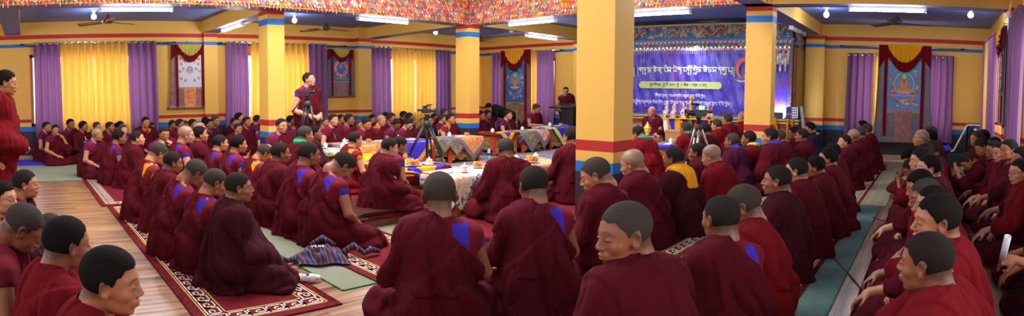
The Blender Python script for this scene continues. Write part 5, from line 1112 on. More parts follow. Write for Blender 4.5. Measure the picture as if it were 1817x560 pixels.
table(10.98, 11.95, 8.5, 9.1, .55, [(.48, .3, .52, .34, 0, 'white', 'white'), (.6, .08, .46, .46, Q4, 'blue', 'lime')], 'taller green carved table with yellow green cloth before the lectern', GT, carve=M_CARVEG)
GW = 'low tables of the west side'
table(4.45, 5.1, 7.75, 8.5, .46, [(.32, .35, .36, .42, 0, 'white', 'green')], 'low table with white and green brocade before the spectacled monk at the near column', GW, carve=M_CARVEG)
table(4.62, 5.22, 6.95, 7.65, .42, [(.3, .35, .45, .5, 0, 'yellow', 'yellow')], 'low table with plain yellow cloth behind the dark haired monk in dark robe', GW)
table(4.62, 5.2, 6.5, 6.9, .42, [(.3, .2, .40, .34, 0, 'blue', 'yellow')], 'low table with violet cloth beside the spectacled green collared monk', GW)
table(4.25, 5.0, 5.5, 6.4, .45, [(.30, .48, .52, .66, 0, 'yellow', 'red'), (.62, .15, .30, .30, Q4, 'red', 'blue'), (.36, .02, .22, .22, Q4, 'yellow', 'blue')], 'low table with yellow cloth and red and blue corner in front of the tall tripod', GW)
GS = 'low tables of the south side'
table(4.28, 5.2, 4.62, 5.22, .46, [(.45, .3, .62, .42, 0, 'peach', 'white'), (.05, .05, .30, .30, Q4, 'peach', 'white')], 'carved table with peach cloth and white blue scroll border before the central monk', GS, carve=M_CARVE)
table(5.32, 6.4, 4.62, 5.25, .46, [(.52, .3, .60, .42, 0, 'orange', 'purple')], 'table with orange cloth and dark brocade border left of the big column', GS)
table(9.1, 10.2, 4.42, 4.93, .49, [(.55, .25, .60, .34, 0, 'navy', 'blue')], 'table with slate cloth carrying papers left of the silver tripod', GS)
table(6.75, 7.6, 4.6, 5.15, .46, [(.42, .3, .46, .40, 0, 'navy', 'blue')], 'table with slate cloth mostly hidden by the big column', GS)
def cup(x, y, z, label, g='lidded white cups'):
    r = empty('lidded_cup', (x, y, z), 0, label, 'cup', g); MB().lathe([(.03, 0), (.055, .006), (.062, .012), (.03, .010)], 16).build('saucer', M_WHITE, r, smooth=True); MB().lathe([(.018, .010), (.030, .018), (.040, .045), (.042, .06)], 16).build('bowl', M_WHITE, r, smooth=True); MB().lathe([(.044, .06), (.040, .068), (.018, .082), (.008, .088), (.012, .098), (.004, .104)], 16).build('lid', M_WHITE, r, smooth=True)
M_PAS = cloth_mat('fried_pastry', (.62, .24, .06), dark=.6)
def pastry(x, y, z, label, s=1.):
    r = empty('plate_of_pastries', (x, y, z), 0, label, 'plate', 'plates of pastries'); MB().lathe([(.045, 0), (.09, .012), (.095, .018), (.05, .010)], 20).build('plate', M_WHITE, r, smooth=True); rs = random.Random(int(x*100))
    for k in range(7):
        a = rs.random()*6.3; q = MB(); c0 = np.array([.035*math.cos(k*.9), .035*math.sin(k*.9), .03+.014*(k % 3)]); q.tube([c0+.03*np.array([math.cos(a+t), math.sin(a+t), .3*math.sin(2*t)]) for t in np.linspace(0, 6.28, 9)[:-1]], .011, 6, closed=True); q.build('twist', M_PAS, r, smooth=True)
    r.scale = (s,)*3
def paper(x, y, z, rz, label, m=None): tag(MB().box(-.10, .10, -.06, .06, 0, .006).build('folded_paper', m or M_PAPER, loc=(x, y, z), rz=rz), label, 'paper', 'papers on the tables')
for n, (x0, y0, h, place) in enumerate([(5.05, 8.25, .518, 'on the table below the small silk painting'), (6.2, 8.25, .518, 'on the pink and violet table'), (7.5, 8.3, .518, 'on the slate and olive pointed table'), (9.0, 8.55, .518, 'on the bright red cloth'), (10.0, 8.55, .518, 'on the olive gold brocade table'), (11.1, 8.6, .568, 'on the taller table before the lectern')]):
    cup(x0+.12, y0+.12, h, 'white lidded cup '+place); paper(x0+.42, y0+.10, h, .1, 'white paper '+place)
    if n in (0, 2, 4, 5): pastry(x0+.68, y0+.2, h, 'small plate of fried pastry '+place, .8)
cup(4.75, 8.3, .478, 'white lidded cup on the white and green brocade table'); cup(4.9, 8.0, .478, 'second white cup on the white and green brocade table'); cup(4.78, 7.35, .438, 'white lidded cup on the plain yellow cloth'); pastry(4.95, 7.1, .438, 'pastries on the plain yellow cloth', .9)
cup(4.35, 6.05, .468, 'white lidded cup far on the yellow cloth by the tall tripod'); cup(4.42, 5.80, .468, 'second white cup on the yellow cloth by the tall tripod'); pastry(4.52, 5.68, .468, 'heaped plate of twisted pastries on the yellow cloth', 1.25); cup(4.74, 5.62, .468, 'white cup nearest the blue corner of the yellow cloth'); paper(4.86, 5.80, .468, .3, 'white paper on the yellow cloth near the tripod')
paper(4.45, 4.95, .478, .4, 'clear wrapped paper on the peach cloth'); cup(4.58, 4.80, .478, 'white lidded cup on the peach cloth'); pastry(5.0, 5.0, .478, 'pastries on the peach cloth beside the central monk', .9)
cup(5.5, 4.80, .478, 'white cup on the orange cloth, left one'); cup(5.72, 5.0, .478, 'white cup on the orange cloth, middle one'); pastry(5.86, 4.85, .478, 'plate of golden pastries on the orange cloth', 1.2); cup(6.1, 4.98, .478, 'white cup on the orange cloth right of the pastries'); paper(5.6, 5.12, .478, .2, 'pink tinted paper on the orange cloth')
paper(9.25, 4.52, .508, .2, 'white leaflet on the slate cloth by the throne'); cup(9.42, 4.55, .508, 'white cup on the slate cloth by the throne'); pastry(9.62, 4.55, .508, 'pastries on the slate cloth by the throne', 1.)
r = empty('low_throne', (10.25, 5.12, 0), 0, 'low cushioned throne under the seated lama', 'seat'); MB().box(0, .95, 0, .95, 0, .22).build('base', M_WOOD, r, bevel=.01); MB().box(-.02, .97, -.02, .97, .22, .31).build('cushion', CL['yellow'], r, bevel=.03)
r = table(9.35, 9.9, 4.97, 5.45, .60, [(.27, .24, .40, .38, 0, 'blue', 'orange'), (.27, .24, .3, .3, Q4, 'blue', 'yellow')], 'small table with violet and orange cloth before the lama', GS)
r = empty('golden_pot', (9.58, 5.12, .618), 0, 'golden pot with a pointed lid standing on the violet cloth', 'pot'); MB().lathe([(.04, 0), (.045, .01), (.03, .03), (.07, .08), (.07, .11), (.05, .13)], 18).build('bowl', mat('bright_gold', (.85, .55, .06), .3, .5), r, smooth=True); MB().lathe([(.085, .13), (.08, .14), (.05, .17), (.055, .19), (.02, .215), (.022, .235), (.003, .26)], 18).build('lid', bpy.data.materials['bright_gold'], r, smooth=True)
r = empty('wooden_box', (9.88, 4.56, .505), 0, 'plain light wooden box right of the golden pot', 'box'); MB().box(0, .26, 0, .34, 0, .21).build('body', mat('plain_wood', (.36, .17, .06), .5), r, bevel=.006); MB().box(-.004, .264, -.004, .344, .165, .173).build('lid_line', M_WOOD, r)
def bottle(x, y, label):
    r = empty('water_bottle', (x, y, .014), 0, label, 'bottle', 'water bottles'); MB().lathe([(.03, 0), (.034, .01), (.034, .15), (.028, .18), (.014, .21), (.014, .225)], 14).build('bottle_body', mat('clear_blue_plastic', (.45, .58, .72), .15, spec=.7) if 'clear_blue_plastic' not in bpy.data.materials else bpy.data.materials['clear_blue_plastic'], r, smooth=True); MB().lathe([(.035, .07), (.035, .12)], 14).build('label_band', CL['blue'], r); MB().lathe([(.017, .222), (.017, .245)], 12).build('cap', CL['blue'], r)
bottle(8.62, 8.3, 'water bottle on the floor between two carved tables'); bottle(8.75, 8.42, 'second water bottle beside the first on the floor')
# ------------------------------------------------------------------ camera tripods
def tripod(x, y, h, rz, leg_m, label, spread=.42, foot=.02, fat=1., mono=False):
    r = empty('camera_tripod', (x, y, 0), rz, label, 'tripod', 'camera tripods'); hz = h-.12
    for k in range(3):
        a = 2*math.pi*k/3+.4; d = np.array([math.cos(a), math.sin(a), 0]); q = np.array([-d[1], d[0], 0])*.022*fat
        top = d*.05+(0, 0, hz-.08); bot = d*spread+(0, 0, foot); mid = top+(bot-top)*.5; lg = MB()
        lg.tube([top+q, mid+q], .011*fat, 8); lg.tube([top-q, mid-q], .011*fat, 8); lg.tube([mid-(bot-top)*.04, bot], [.014*fat, .011*fat], 8); lg.build('leg', leg_m, r, smooth=True)
        MB().lathe([(.02*fat, 0), (.022*fat, .02), (.012*fat, .035)], 10, tuple(bot-(0, 0, .018))).build('rubber_foot', M_BLACK, r, smooth=True)
        MB().box(-.02, .02, -.02, .02, -.03, .03).build('clamp', M_BLACK, r, loc=tuple(mid), bevel=.005)
        MB().tube([tuple(d*.02+(0, 0, hz*.52)), tuple(top+(bot-top)*.45)], .005, 6).build('spreader_arm', M_DARKM, r)
    MB().tube([(0, 0, hz*.45), (0, 0, hz)], .016*fat, 10).build('centre_column', leg_m, r, smooth=True)
    MB().lathe([(.05, hz-.10), (.06, hz-.06), (.045, hz-.01), (.03, hz)], 14).build('shoulder', M_BLACK, r, smooth=True); MB().lathe([(.028, hz), (.034, hz+.03), (.03, hz+.07), (.04, hz+.08), (.04, hz+.095)], 14).build('fluid_head', M_BLACK, r, smooth=True)
    MB().tube([(0, .02, hz+.05), (-.16, .10, hz-.02), (-.33, .17, hz-.16)], [.008, .009, .015], 8).build('pan_handle', M_BLACK, r, smooth=True); return r
def camcorder(x, y, z, rz, label, s=1., screen=1, wire=False):
    """Lens looks along +x."""
    r = empty('video_camera', (x, y, z), rz, label, 'video camera', 'video cameras on tripods'); B = M_BLACK
    MB().box(-.13, .10, -.05, .05, .0, .11).build('body', B, r, bevel=.015); MB().lathe([(.045, 0), (.048, .02), (.042, .07), (.05, .09), (.062, .15), (.055, .152), (.04, .10)], 18, (.09, 0, .055), ax='x').build('lens', B, r, smooth=True); MB().lathe([(.038, 0), (.036, .01)], 16, (.19, 0, .055), ax='x').build('front_glass', mat('lens_glass', (.02, .03, .06), .05, spec=1.) if 'lens_glass' not in bpy.data.materials else bpy.data.materials['lens_glass'], r)
    MB().tube([(-.11, 0, .11), (-.10, 0, .165), (-.03, 0, .18), (.07, 0, .175), (.09, 0, .12)], .013, 8).build('top_handle', B, r, smooth=True); MB().tube([(.02, .03, .20), (.16, .03, .205)], .016, 10).build('microphone', M_DARKM, r, smooth=True); MB().box(-.22, -.12, -.03, .03, .05, .10).build('eyepiece', B, r, bevel=.01); MB().ball((-.235, 0, .08), (.03, .045, .035)).build('eyecup', B, r, smooth=True)
    if screen:
        MB().box(-.08, .05, .06, .072, .10, .185).build('screen_frame', B, r); MB().box(-.072, .042, .071, .075, .107, .178).build('screen', mat('lit_screen', (.1, .15, .2), .3, emis=(.35, .55, .75), es=1.2) if 'lit_screen' not in bpy.data.materials else bpy.data.materials['lit_screen'], r)
    if wire: MB().tube([(-.13, .03, .12), (-.2, .06, .05), (-.16, .05, -.2), (-.05, .02, -.45), (.0, 0, -.7)], .004, 6).build('cable', B, r)
    r.scale = (s,)*3; return r
tripod(5.62, 6.72, 1.09, .3, mat('black_leg', (.015, .015, .018), .3, .4), 'tall black tripod standing behind the yellow cloth table', .52, fat=1.25); camcorder(5.62, 6.72, 1.08, -.2, 'black video camera with a lit side screen on the tall central tripod', .62)
tripod(4.20, 7.88, 1.40, .9, bpy.data.materials['black_leg'], 'slender black tripod in front of the standing cameraman', .28); camcorder(4.20, 7.88, 1.38, -.9, 'black video camera with trailing cable on the left tripod before the cameraman', .55, 0, True)
tripod(7.42, 3.16, 1.12, .75, mat('silver_leg', (.45, .42, .40), .3, .7), 'silver legged tripod before the altar', .40); camcorder(7.42, 3.16, 1.10, 2.5, 'large black video camera on the silver tripod, its screen folded out', .85)
# ------------------------------------------------------------------ lectern, loudspeaker, cables, bag
r = empty('lectern', (12.25, 8.88, 0), 0, 'black lectern beside the right purple curtain', 'lectern'); MB().box(-.16, .16, -.22, .16, .04, 1.02).build('cabinet', M_BLACK, r, bevel=.01); MB().box(-.24, .24, -.28, .28, .0, .04).build('foot_plate', M_BLACK, r, bevel=.01)
MB().sheet(lambda u, v: (-.22+.44*u, -.24+.76*v, 1.02+.10*u), 2, 2, th=.03).build('sloping_top', M_BLACK, r); MB().box(-.172, -.16, -.09, .07, .52, .57).build('maker_plate', mat('plate_grey', (.35, .35, .38), .4, .5), r); MB().tube([(-.05, .0, 1.08), (-.12, .02, 1.3), (-.05, .04, 1.42)], .005, 6).build('microphone_neck', M_DARKM, r); MB().ball((-.045, .042, 1.43), .018).build('microphone_head', M_BLACK, r, smooth=True)
r = empty('loudspeaker', (12.9, -.98, .30), .1, 'black loudspeaker partly covered by a white cloth in the far right corner', 'loudspeaker'); MB().box(-.16, .16, -.15, .15, 0, .58).build('cabinet', M_BLACK, r, bevel=.015); MB().box(-.165, -.155, -.11, .11, .06, .50).build('grille', M_DARKM, r); MB().box(-.17, -.16, -.03, .03, .50, .53).build('badge', M_WHITE, r)
tag(MB().box(12.4, 13.5, -1.3, -.05, .0, .28).build('black_stage_box', M_BLACK, bevel=.01), 'low black box under the loudspeaker in the far right corner', 'box')
q = MB(); q.sheet(lambda u, v: (12.72+.4*u, -.80-.02+(.30*(v-.5)*2 if v > .5 else 0)*0+(.55*max(0, v-.35) if v > .35 else -.32*(1-v/.35)), (.905+.012*math.sin(u*9)) if v < .35 else .905-.60*min(1, (v-.35)*1.9)+.02*math.sin(u*12)), 14, 22, th=.006); tag(q.build('white_drape', CL['white'], smooth=True), 'white cloth over the far right loudspeaker falling to the black box', 'cloth')
q = empty('plastic_bag', (12.62, -.35, .28), 0, 'bright blue plastic bag on the black box', 'bag'); MB().ball((0, 0, .085), (.10, .13, .085), n=14, m=9).build('bag_body', mat('blue_film', (.05, .05, .60), .3, spec=.6), q, smooth=True); MB().tube([(0, -.05, .15), (0, -.08, .21), (.02, -.02, .17)], .012, 6).build('tied_handle', bpy.data.materials['blue_film'], q, smooth=True)
def cable(pts, label, r=.006):
    P = [np.array(p, float) for p in pts]; out = []
    for i in range(len(P)-1):
        a = P[max(i-1, 0)]; b = P[i]; c = P[i+1]; d = P[min(i+2, len(P)-1)]
        for t in np.linspace(0, 1, 8, endpoint=False): out.append(.5*((2*b)+(c-a)*t+(2*a-5*b+4*c-d)*t*t+(3*b-a-3*c+d)*t**3))
    out.append(P[-1]); tag(MB().tube(out, r, 6).build('cable', M_BLACK, smooth=True), label, 'cable', 'black cables on the floor')
cable([(5.15, .93, .02), (4.75, .72, .012), (4.2, .48, .008), (3.9, .44, .008), (3.3, .40, .03)], 'black cable crossing from the teal runner to the middle row'); cable([(6.75, .64, .012), (6.6, .50, .008), (6.45, .34, .01)], 'short black cable with a clip between runner and middle row'); cable([(6.3, -.30, .02), (6.2, -.45, .008), (6.1, -.60, .02)], 'black cable across the right floor strip')
def bag_mat():
    m = mat('striped_weave', (.03, .02, .05), .9); t = NT(m); x, y, z = t.sep(t.coord()); s = t.math('FRACT', t.math('MULTIPLY', t.math('ADD', x, t.math('MULTIPLY', y, .4)), 9.)); s2 = t.math('FRACT', t.math('MULTIPLY', t.math('ADD', x, t.math('MULTIPLY', y, .4)), 1.7))
    c = t.ramp(s, [(0, (.02, .012, .03)), (.22, (.20, .02, .03)), (.36, (.015, .01, .03)), (.60, (.05, .04, .22)), (.72, (.02, .012, .03)), (.9, (.28, .20, .20)), (.94, (.015, .01, .02))], 'CONSTANT'); t.color(c); t.bump(t.noise(t.coord(), 120, 2), .3, .004); return m
bg = empty('woven_bag', (2.30, 4.10, .02), -.45, 'dark striped woven shoulder bag slumped on the rug edge behind the bowed monk', 'bag')
q = MB(); q.sheet(lambda u, v: ((u-.5)*.42+.02*math.sin(v*9), (v-.5)*.30+.02*math.sin(u*11), .012+.10*(max(0, math.sin(u*math.pi))*max(0, math.sin(v*math.pi)))**.6+.022*math.sin(u*17+v*5)*math.sin(v*13)*(u*(1-u)*4)+.02*math.sin(u*31)*v*(1-v)), 34, 26, th=.006); q.build('sack', bag_mat(), bg, smooth=True)
q = MB(); q.tube([(-.2, .0, .03), (-.27, -.06, .02), (-.33, -.03, .02)], [.03, .022, .03], 8); q.ball((-.35, -.03, .03), (.035, .035, .03)); q.build('tassel', bpy.data.materials['striped_weave'], bg, smooth=True)
q = MB(); q.tube([(.18, .05, .04), (.28, .10, .09), (.36, .02, .04), (.42, .06, .06), (.50, .10, .03)], [.03, .028, .022, .03, .02], 6); q.tube([(-.08, .12, .10), (.02, .18, .14), (.12, .12, .09)], [.02, .03, .02], 6); q.build('strap', bpy.data.materials['striped_weave'], bg, smooth=True)
q = MB(); FL = {'V': [[(0, 1), (.3, 0), (.6, 1)]], 'E': [[(.5, 1), (0, 1), (0, 0), (.5, 0)], [(0, .5), (.4, .5)]], 'N': [[(0, 0), (0, 1), (.5, 0), (.5, 1)]], 'I': [[(.2, 0), (.2, 1)]], 'K': [[(0, 0), (0, 1)], [(.5, 1), (0, .45), (.5, 0)]]}
x = -.085
for ch in 'VENE':
    for pl in FL[ch]:
        for a, b in zip(pl, pl[1:]): q.tube([(x+.035*a[1]*0+.03*a[0], -.06+.05*a[1], .128), (x+.03*b[0], -.06+.05*b[1], .128)], .0035, 4)
    x += .03
q.build('woven_letters', M_CREAM, bg)
PEOPLE = [
(0.44,12.76,0.00,1.042,-37,'right',('lap','lap'),'stubble',0,'maroon','blue',0,0,0,2,0,'',0.96,'N','monk with blue neck edge seated by the leftmost purple curtain, half behind his neighbour'),
(0.62,12.23,0.00,0.993,-60,'right',('lap','chin'),'stubble',0,'maroon','blue',-0.3,0.1,0,2,0,'',0.96,'N','monk with bare arm resting his chin on his fist beside the leftmost purple curtain'),
(0.99,12.87,0.00,1.091,-47,'right',('lap','lap'),'black',2,'maroon','blue',-0.2,0,0,2,0,'',0.96,'N','monk with short black hair before the left edge of the first yellow curtain'),
(1.21,12.31,0.00,1.048,-47,'jacket',('lap','lap'),'black',2,'maroon','blue',0.35,0,0,2,0,'',0.96,'N','black haired man in maroon jacket with white embroidered front sitting by the yellow curtain'),
(1.57,12.81,0.00,0.996,-42,'open',('lap','lap'),'grey',1,'maroon','blue',0.1,0,0,2,0,'',0.96,'N','pale monk before the yellow curtain, above the bald monk on the floor'),
(1.16,10.07,0.00,1.018,-47,'right',('lap','knee'),'shaven',0,'maroon','blue',0.4,0.05,0.12,2,0,'',0.96,'N','bald monk with bare arm sitting alone at the edge of the green rug'),
(1.76,12.11,0.00,1.022,-47,'open',('lap','lap'),'stubble',2,'maroon','blue',0.2,0,0,2,0,'',0.96,'N','monk behind the bald monk at the rug edge, looking up'),
(2.06,13.01,0.00,0.938,-52,'open',('lap','lap'),'stubble',0,'dark','blue',0,0,0,2,0,'',0.96,'N','monk mostly hidden between two others before the yellow curtain'),
(2.05,12.51,0.00,1.006,-42,'open',('lap','lap'),'black',2,'dark','blue',0,0,0,2,0,'',0.96,'N','rearmost monk against the right end of the first yellow curtain'),
(1.93,11.32,0.00,0.987,-62,'open',('lap','lap'),'grey',1,'maroon','blue',-0.2,0,0,2,0,'',0.96,'N','grey haired pale monk looking down between the curtain and the row of backs'),
(1.43,9.15,0.00,0.999,0,'right',('lap','lap'),'black',2,'maroon','blue',0,0.05,0.05,1,0,'',1.04,'W1','farthest monk on the greek key rug, black hair and blue shoulder patch'),
(1.64,8.66,0.00,1.007,-5,'wrap',('lap','lap'),'stubble',1,'maroon','plain',-0.15,-0.1,0.05,1,0,'',1.04,'W1','second farthest monk on the greek key rug, wrapped in maroon with chin raised'),
(1.34,6.37,0.00,1.047,0,'right',('lap','up'),'grey',1,'maroon','red',0.1,0.35,0.15,1,0,'',1.04,'W1','monk holding his head in his raised hand, yellow edged armhole'),
(1.43,5.77,0.00,0.953,0,'wrap',('lap','lap'),'stubble',2,'maroon','blue',-0.1,0.1,0.05,1,0,'',1.04,'W1','monk on the rug with profile showing, behind the monk with a large grey head'),
(1.33,4.89,0.00,1.002,-5,'right',('lap','lap'),'grey',2,'maroon','blue',0.05,0.55,0.12,0,0,'',1.1,'W1','monk on the rug bowing his large cropped head, blue patch on shoulder'),
(1.40,4.37,0.00,0.946,0,'right',('lap','lap'),'grey',0,'maroon','blue',-0.1,0.25,0.06,0,0,'',1.06,'W1','second nearest monk on the rug, blue patch across upper back, face in profile'),
(1.50,3.95,0.00,0.954,-8,'wrap',('lap','lap'),'stubble',2,'dark','plain',-0.15,0.05,-0.02,0,0,'',1.04,'W1','nearest monk on the left rug, dark wrapped shawl, one white sock showing'),
(2.57,12.23,0.00,1.120,-70,'open',('lap','lap'),'stubble',0,'maroon','red',-0.1,0.1,0,2,0,'',0.96,'N','monk with yellow collar facing out before the second purple curtain'),
(2.86,13.03,0.00,0.929,-62,'open',('lap','lap'),'stubble',2,'maroon','blue',0,0.2,0,2,0,'',0.96,'N','small far monk behind the yellow collared monk at the purple curtain'),
(2.18,9.07,0.00,1.088,-80,'right',('lap','chin'),'stubble',0,'maroon','blue',-0.1,0.15,0.1,1,0,'',0.96,'N','monk facing out with his cheek resting on his hand, below the left silk painting'),
(3.19,12.31,0.00,1.001,-52,'open',('lap','lap'),'stubble',2,'dark','blue',0,0,0,2,0,'',0.96,'N','monk in dark robe just under the left silk painting, leftmost of those beneath it'),
(3.22,11.81,0.00,1.050,-47,'open',('lap','lap'),'stubble',2,'maroon','red',0.1,0,0,2,0,'',0.96,'N','monk with yellow collar under the middle of the left silk painting'),
(3.65,12.91,0.00,0.943,-47,'open',('lap','lap'),'stubble',2,'dark','blue',0,0,0,2,0,'',0.96,'N','far monk whose face shows above the bald spectacled monk'),
(3.56,12.01,0.00,1.029,-42,'open',('lap','lap'),'stubble',0,'dark','blue',0,0,0,2,0,'',0.96,'N','monk in dark robe under the right corner of the left silk painting'),
(2.09,7.57,0.07,1.060,-5,'right',('lap','lap'),'shaven',3,'maroon','blue',-0.15,0.05,0.05,1,1,'',1.02,'W2','shaven monk with spectacles in profile, blue shoulder, behind the rug row'),
(2.54,8.23,0.00,1.077,-5,'wrap',('lap','lap'),'black',0,'maroon','plain',-0.1,-0.05,0,1,0,'',1.02,'W2','monk with thick black hair wrapped in maroon beside the shaven spectacled one in profile'),
(2.97,9.61,0.00,1.080,-32,'open',('lap','lap'),'shaven',3,'maroon','blue',0,0,0,1,0,'',0.96,'N','shaven pale monk whose crown shows behind the black haired monk'),
(4.18,13.01,0.00,1.013,-52,'open',('lap','lap'),'black',2,'dark','blue',0,0,0,2,0,'',0.96,'N','far monk whose black hair shows above the moustached one'),
(3.87,11.82,0.00,1.026,-60,'open',('lap','lap'),'black',2,'dark','blue',0,0,0,2,0,'',0.96,'N','monk in very dark robe right of the left silk painting, facing out'),
(4.11,12.12,0.00,1.097,-55,'open',('lap','lap'),'grey',0,'dark','blue',0,0.1,0,2,0,'',0.96,'N','grey haired older monk beside the third purple curtain'),
(2.54,7.41,0.00,0.991,-3,'right',('lap','lap'),'stubble',1,'maroon','blue',-0.05,0,0.05,1,1,'',1.02,'W2','monk in second row with blue collar and thin spectacles in profile'),
(2.59,6.86,0.00,1.020,-3,'right',('lap','lap'),'black',0,'maroon','blue',-0.05,0,0.05,1,0,'',1.02,'W2','young black haired monk in second row with bare upper arm, left of the column'),
(4.68,12.42,0.00,1.002,-62,'open',('lap','lap'),'stubble',0,'dark','blue',0,0,0,2,0,'',0.96,'N','far monk half hidden before the third purple curtain'),
(5.00,12.90,0.00,1.113,-42,'open',('lap','lap'),'black',1,'maroon','blue',0.1,-0.1,0,2,0,'',0.96,'N','tallest monk before the third purple curtain, chin lifted'),
(4.79,11.92,0.00,1.047,-62,'open',('lap','lap'),'stubble',0,'maroon','plain',0,0,0,2,0,'',0.96,'N','monk left of the near column, shawl closed at the neck, face front'),
(4.09,10.62,0.00,0.962,-75,'open',('lap','lap'),'stubble',0,'maroon','blue',0,0,0,2,1,'',0.96,'N','spectacled monk facing out behind the young black haired monk'),
(5.38,12.70,0.00,1.043,-22,'right',('lap','lap'),'stubble',0,'maroon','blue',0.1,-0.05,0,2,0,'',0.96,'N','monk in profile directly left of the near yellow column'),
(4.81,11.01,0.00,0.913,-52,'right',('lap','lap'),'stubble',0,'maroon','blue',0.1,0,0,2,0,'',0.96,'N','monk hidden by the near column except for a bare arm'),
(2.68,6.41,0.00,0.954,-3,'right',('lap','lap'),'grey',0,'maroon','red',-0.05,0.45,0.12,1,0,'',1.02,'W2','monk in second row with orange shirt at the shoulder, head bowed'),
(2.61,5.63,0.00,1.012,-6,'wrap',('lap','lap'),'stubble',2,'maroon','red',-0.1,0,0.03,1,0,'',1.02,'W2','monk in second row with thin orange collar, wrapped in plain maroon'),
(2.64,5.05,0.00,1.067,-3,'right',('lap','lap'),'stubble',2,'maroon','blue',-0.1,0.05,0.04,1,0,'',1.02,'W2','monk in second row with blue patch across his back, looking to the tables'),
(2.66,4.56,0.00,1.042,-5,'right',('lap','lap'),'stubble',2,'maroon','blue',-0.15,0.8,0.06,0,0,'',1.12,'W2','nearest monk of the second row, bare arm, bowed over a phone in his hands'),
(3.86,8.15,0.10,1.070,-85,'right',('lap','table'),'stubble',1,'maroon','blue',0.1,0,0,1,1,'G',0.96,'T','spectacled monk with green ribbon seated before the near yellow column'),
(6.03,12.20,0.00,1.022,-32,'right',('lap','lap'),'black',2,'maroon','blue',0.1,-0.1,0,2,0,'',0.96,'N','dark haired monk looking up between the near column and the standing cameraman'),
(6.50,12.70,0.00,1.121,-32,'open',('lap','lap'),'grey',0,'maroon','blue',0.1,-0.1,0,2,0,'',0.96,'N','far monk just left of the standing cameraman'),
(5.76,11.42,0.00,0.939,-32,'right',('lap','lap'),'grey',2,'maroon','blue',0,0.3,0,2,0,'',0.96,'N','monk bent low behind the left tripod'),
(4.06,7.50,0.13,0.920,-15,'wrap',('lap','lap'),'black',2,'dark','red',-0.1,0,0.04,1,0,'',1.02,'W3','dark haired monk in very dark robe with orange collar at the first yellow cloth table'),
(3.40,6.56,0.13,0.989,-5,'wrap',('lap','lap'),'grey',0,'maroon','blue',-0.05,0.05,0.04,1,0,'G',1.02,'W3','grey haired monk with green collar partly behind the left tripod'),
(3.96,6.22,0.13,0.895,-8,'right',('lap','table'),'stubble',1,'red','red',-0.05,0,0.03,1,1,'G',1.02,'W3','spectacled monk with green collar and bare arm at the yellow cloth table'),
(3.64,5.10,0.13,0.910,-12,'wrap',('lap','lap'),'stubble',1,'maroon','plain',-0.2,0.1,0.08,1,1,'',1.02,'W3','monk in plain wrap on the near red bench, spectacles just visible'),
(3.93,5.35,0.13,0.911,-12,'right',('lap','table'),'stubble',2,'red','blue',-0.1,0.25,0.12,1,0,'',1.02,'W3','dark faced monk bending to the yellow cloth table beyond the plain wrapped one'),
(5.52,9.37,0.10,1.060,-80,'right',('lap','table'),'stubble',1,'maroon','blue',0.1,0,0,2,0,'G',0.96,'T','pale monk with green ribbon seated behind the table under the small silk painting'),
(6.24,10.93,0.00,1.037,-80,'right',('lap','lap'),'grey',0,'maroon','red',0,0.1,0,2,0,'',0.96,'T','grey haired monk half hidden right of the standing cameraman'),
(6.40,10.22,0.00,1.124,-60,'right',('lap','lap'),'stubble',2,'maroon','blue',0.1,0,0,2,0,'',0.96,'T','broad faced monk below the small silk painting'),
(7.29,12.01,0.00,1.021,-62,'open',('lap','lap'),'stubble',0,'maroon','blue',0.1,0,0,2,0,'',0.96,'N','far monk below the left edge of the small silk painting'),
(6.77,10.42,0.00,0.965,-75,'right',('lap','table'),'grey',0,'maroon','blue',0.1,0.1,0,2,0,'',0.96,'T','grey cropped monk left of the smiling monk at the northern tables'),
(6.24,9.38,0.00,1.098,-80,'right',('table','table'),'stubble',0,'maroon','plain',0.1,0.25,0.05,2,0,'',0.96,'T','smiling monk leaning over the table with the dark blue cloth'),
(8.22,12.03,0.00,0.999,-70,'right',('lap','lap'),'stubble',0,'maroon','blue',0.1,0.2,0,2,0,'',0.96,'T','monk looking down behind the smiling one'),
(7.02,9.94,0.00,1.095,-80,'right',('lap','table'),'shaven',1,'maroon','red',0.1,0.2,0,2,1,'',0.96,'T','shaven spectacled monk with yellow shirt front behind the northern tables'),
(7.50,10.23,0.00,1.123,-75,'open',('lap','lap'),'stubble',2,'maroon','blue',0.1,0.1,0,2,1,'',0.96,'T','dark monk in black spectacles behind the shaven one with yellow shirt'),
(8.78,12.22,0.00,1.040,-62,'open',('lap','lap'),'stubble',2,'dark','blue',0.1,0.1,0,2,0,'',0.96,'N','far monk left of the second purple curtain group'),
(7.14,9.62,0.00,1.033,-90,'right',('table','table'),'stubble',2,'maroon','blue',0.1,0.4,0.08,2,1,'G',0.96,'T','monk with green ribbon and spectacles writing with head bent'),
(7.19,9.26,0.00,1.061,-90,'right',('lap','table'),'stubble',1,'maroon','blue',0.1,0.45,0.06,2,1,'',0.96,'T','pale spectacled monk looking down left of the tall tripod'),
(9.22,12.01,0.00,1.065,-52,'open',('lap','lap'),'stubble',2,'dark','blue',0.1,0,0,2,0,'',0.96,'N','far dark monk right of the black spectacled one, before yellow curtain'),
(8.63,11.01,0.00,1.062,-52,'open',('lap','lap'),'stubble',2,'maroon','blue',0.1,0,0,2,1,'',0.96,'N','monk with head turned beside the yellow curtain, above the pale spectacled one'),
(9.87,11.52,0.00,0.993,-70,'open',('lap','lap'),'stubble',2,'maroon','blue',0.1,0,0,2,0,'',0.96,'T','dark faced monk just right of the tall tripod camera'),
(9.76,11.01,0.09,1.060,-62,'open',('lap','lap'),'grey',0,'dark','blue',0.1,0,0,2,0,'',0.96,'N','monk farthest back against the last purple curtain of the north wall'),
(9.18,10.41,0.00,1.033,-65,'right',('lap','table'),'grey',1,'maroon','blue',0.1,0,0,2,0,'',0.96,'T','grey cropped monk behind the yellow shirted one by the corner column'),
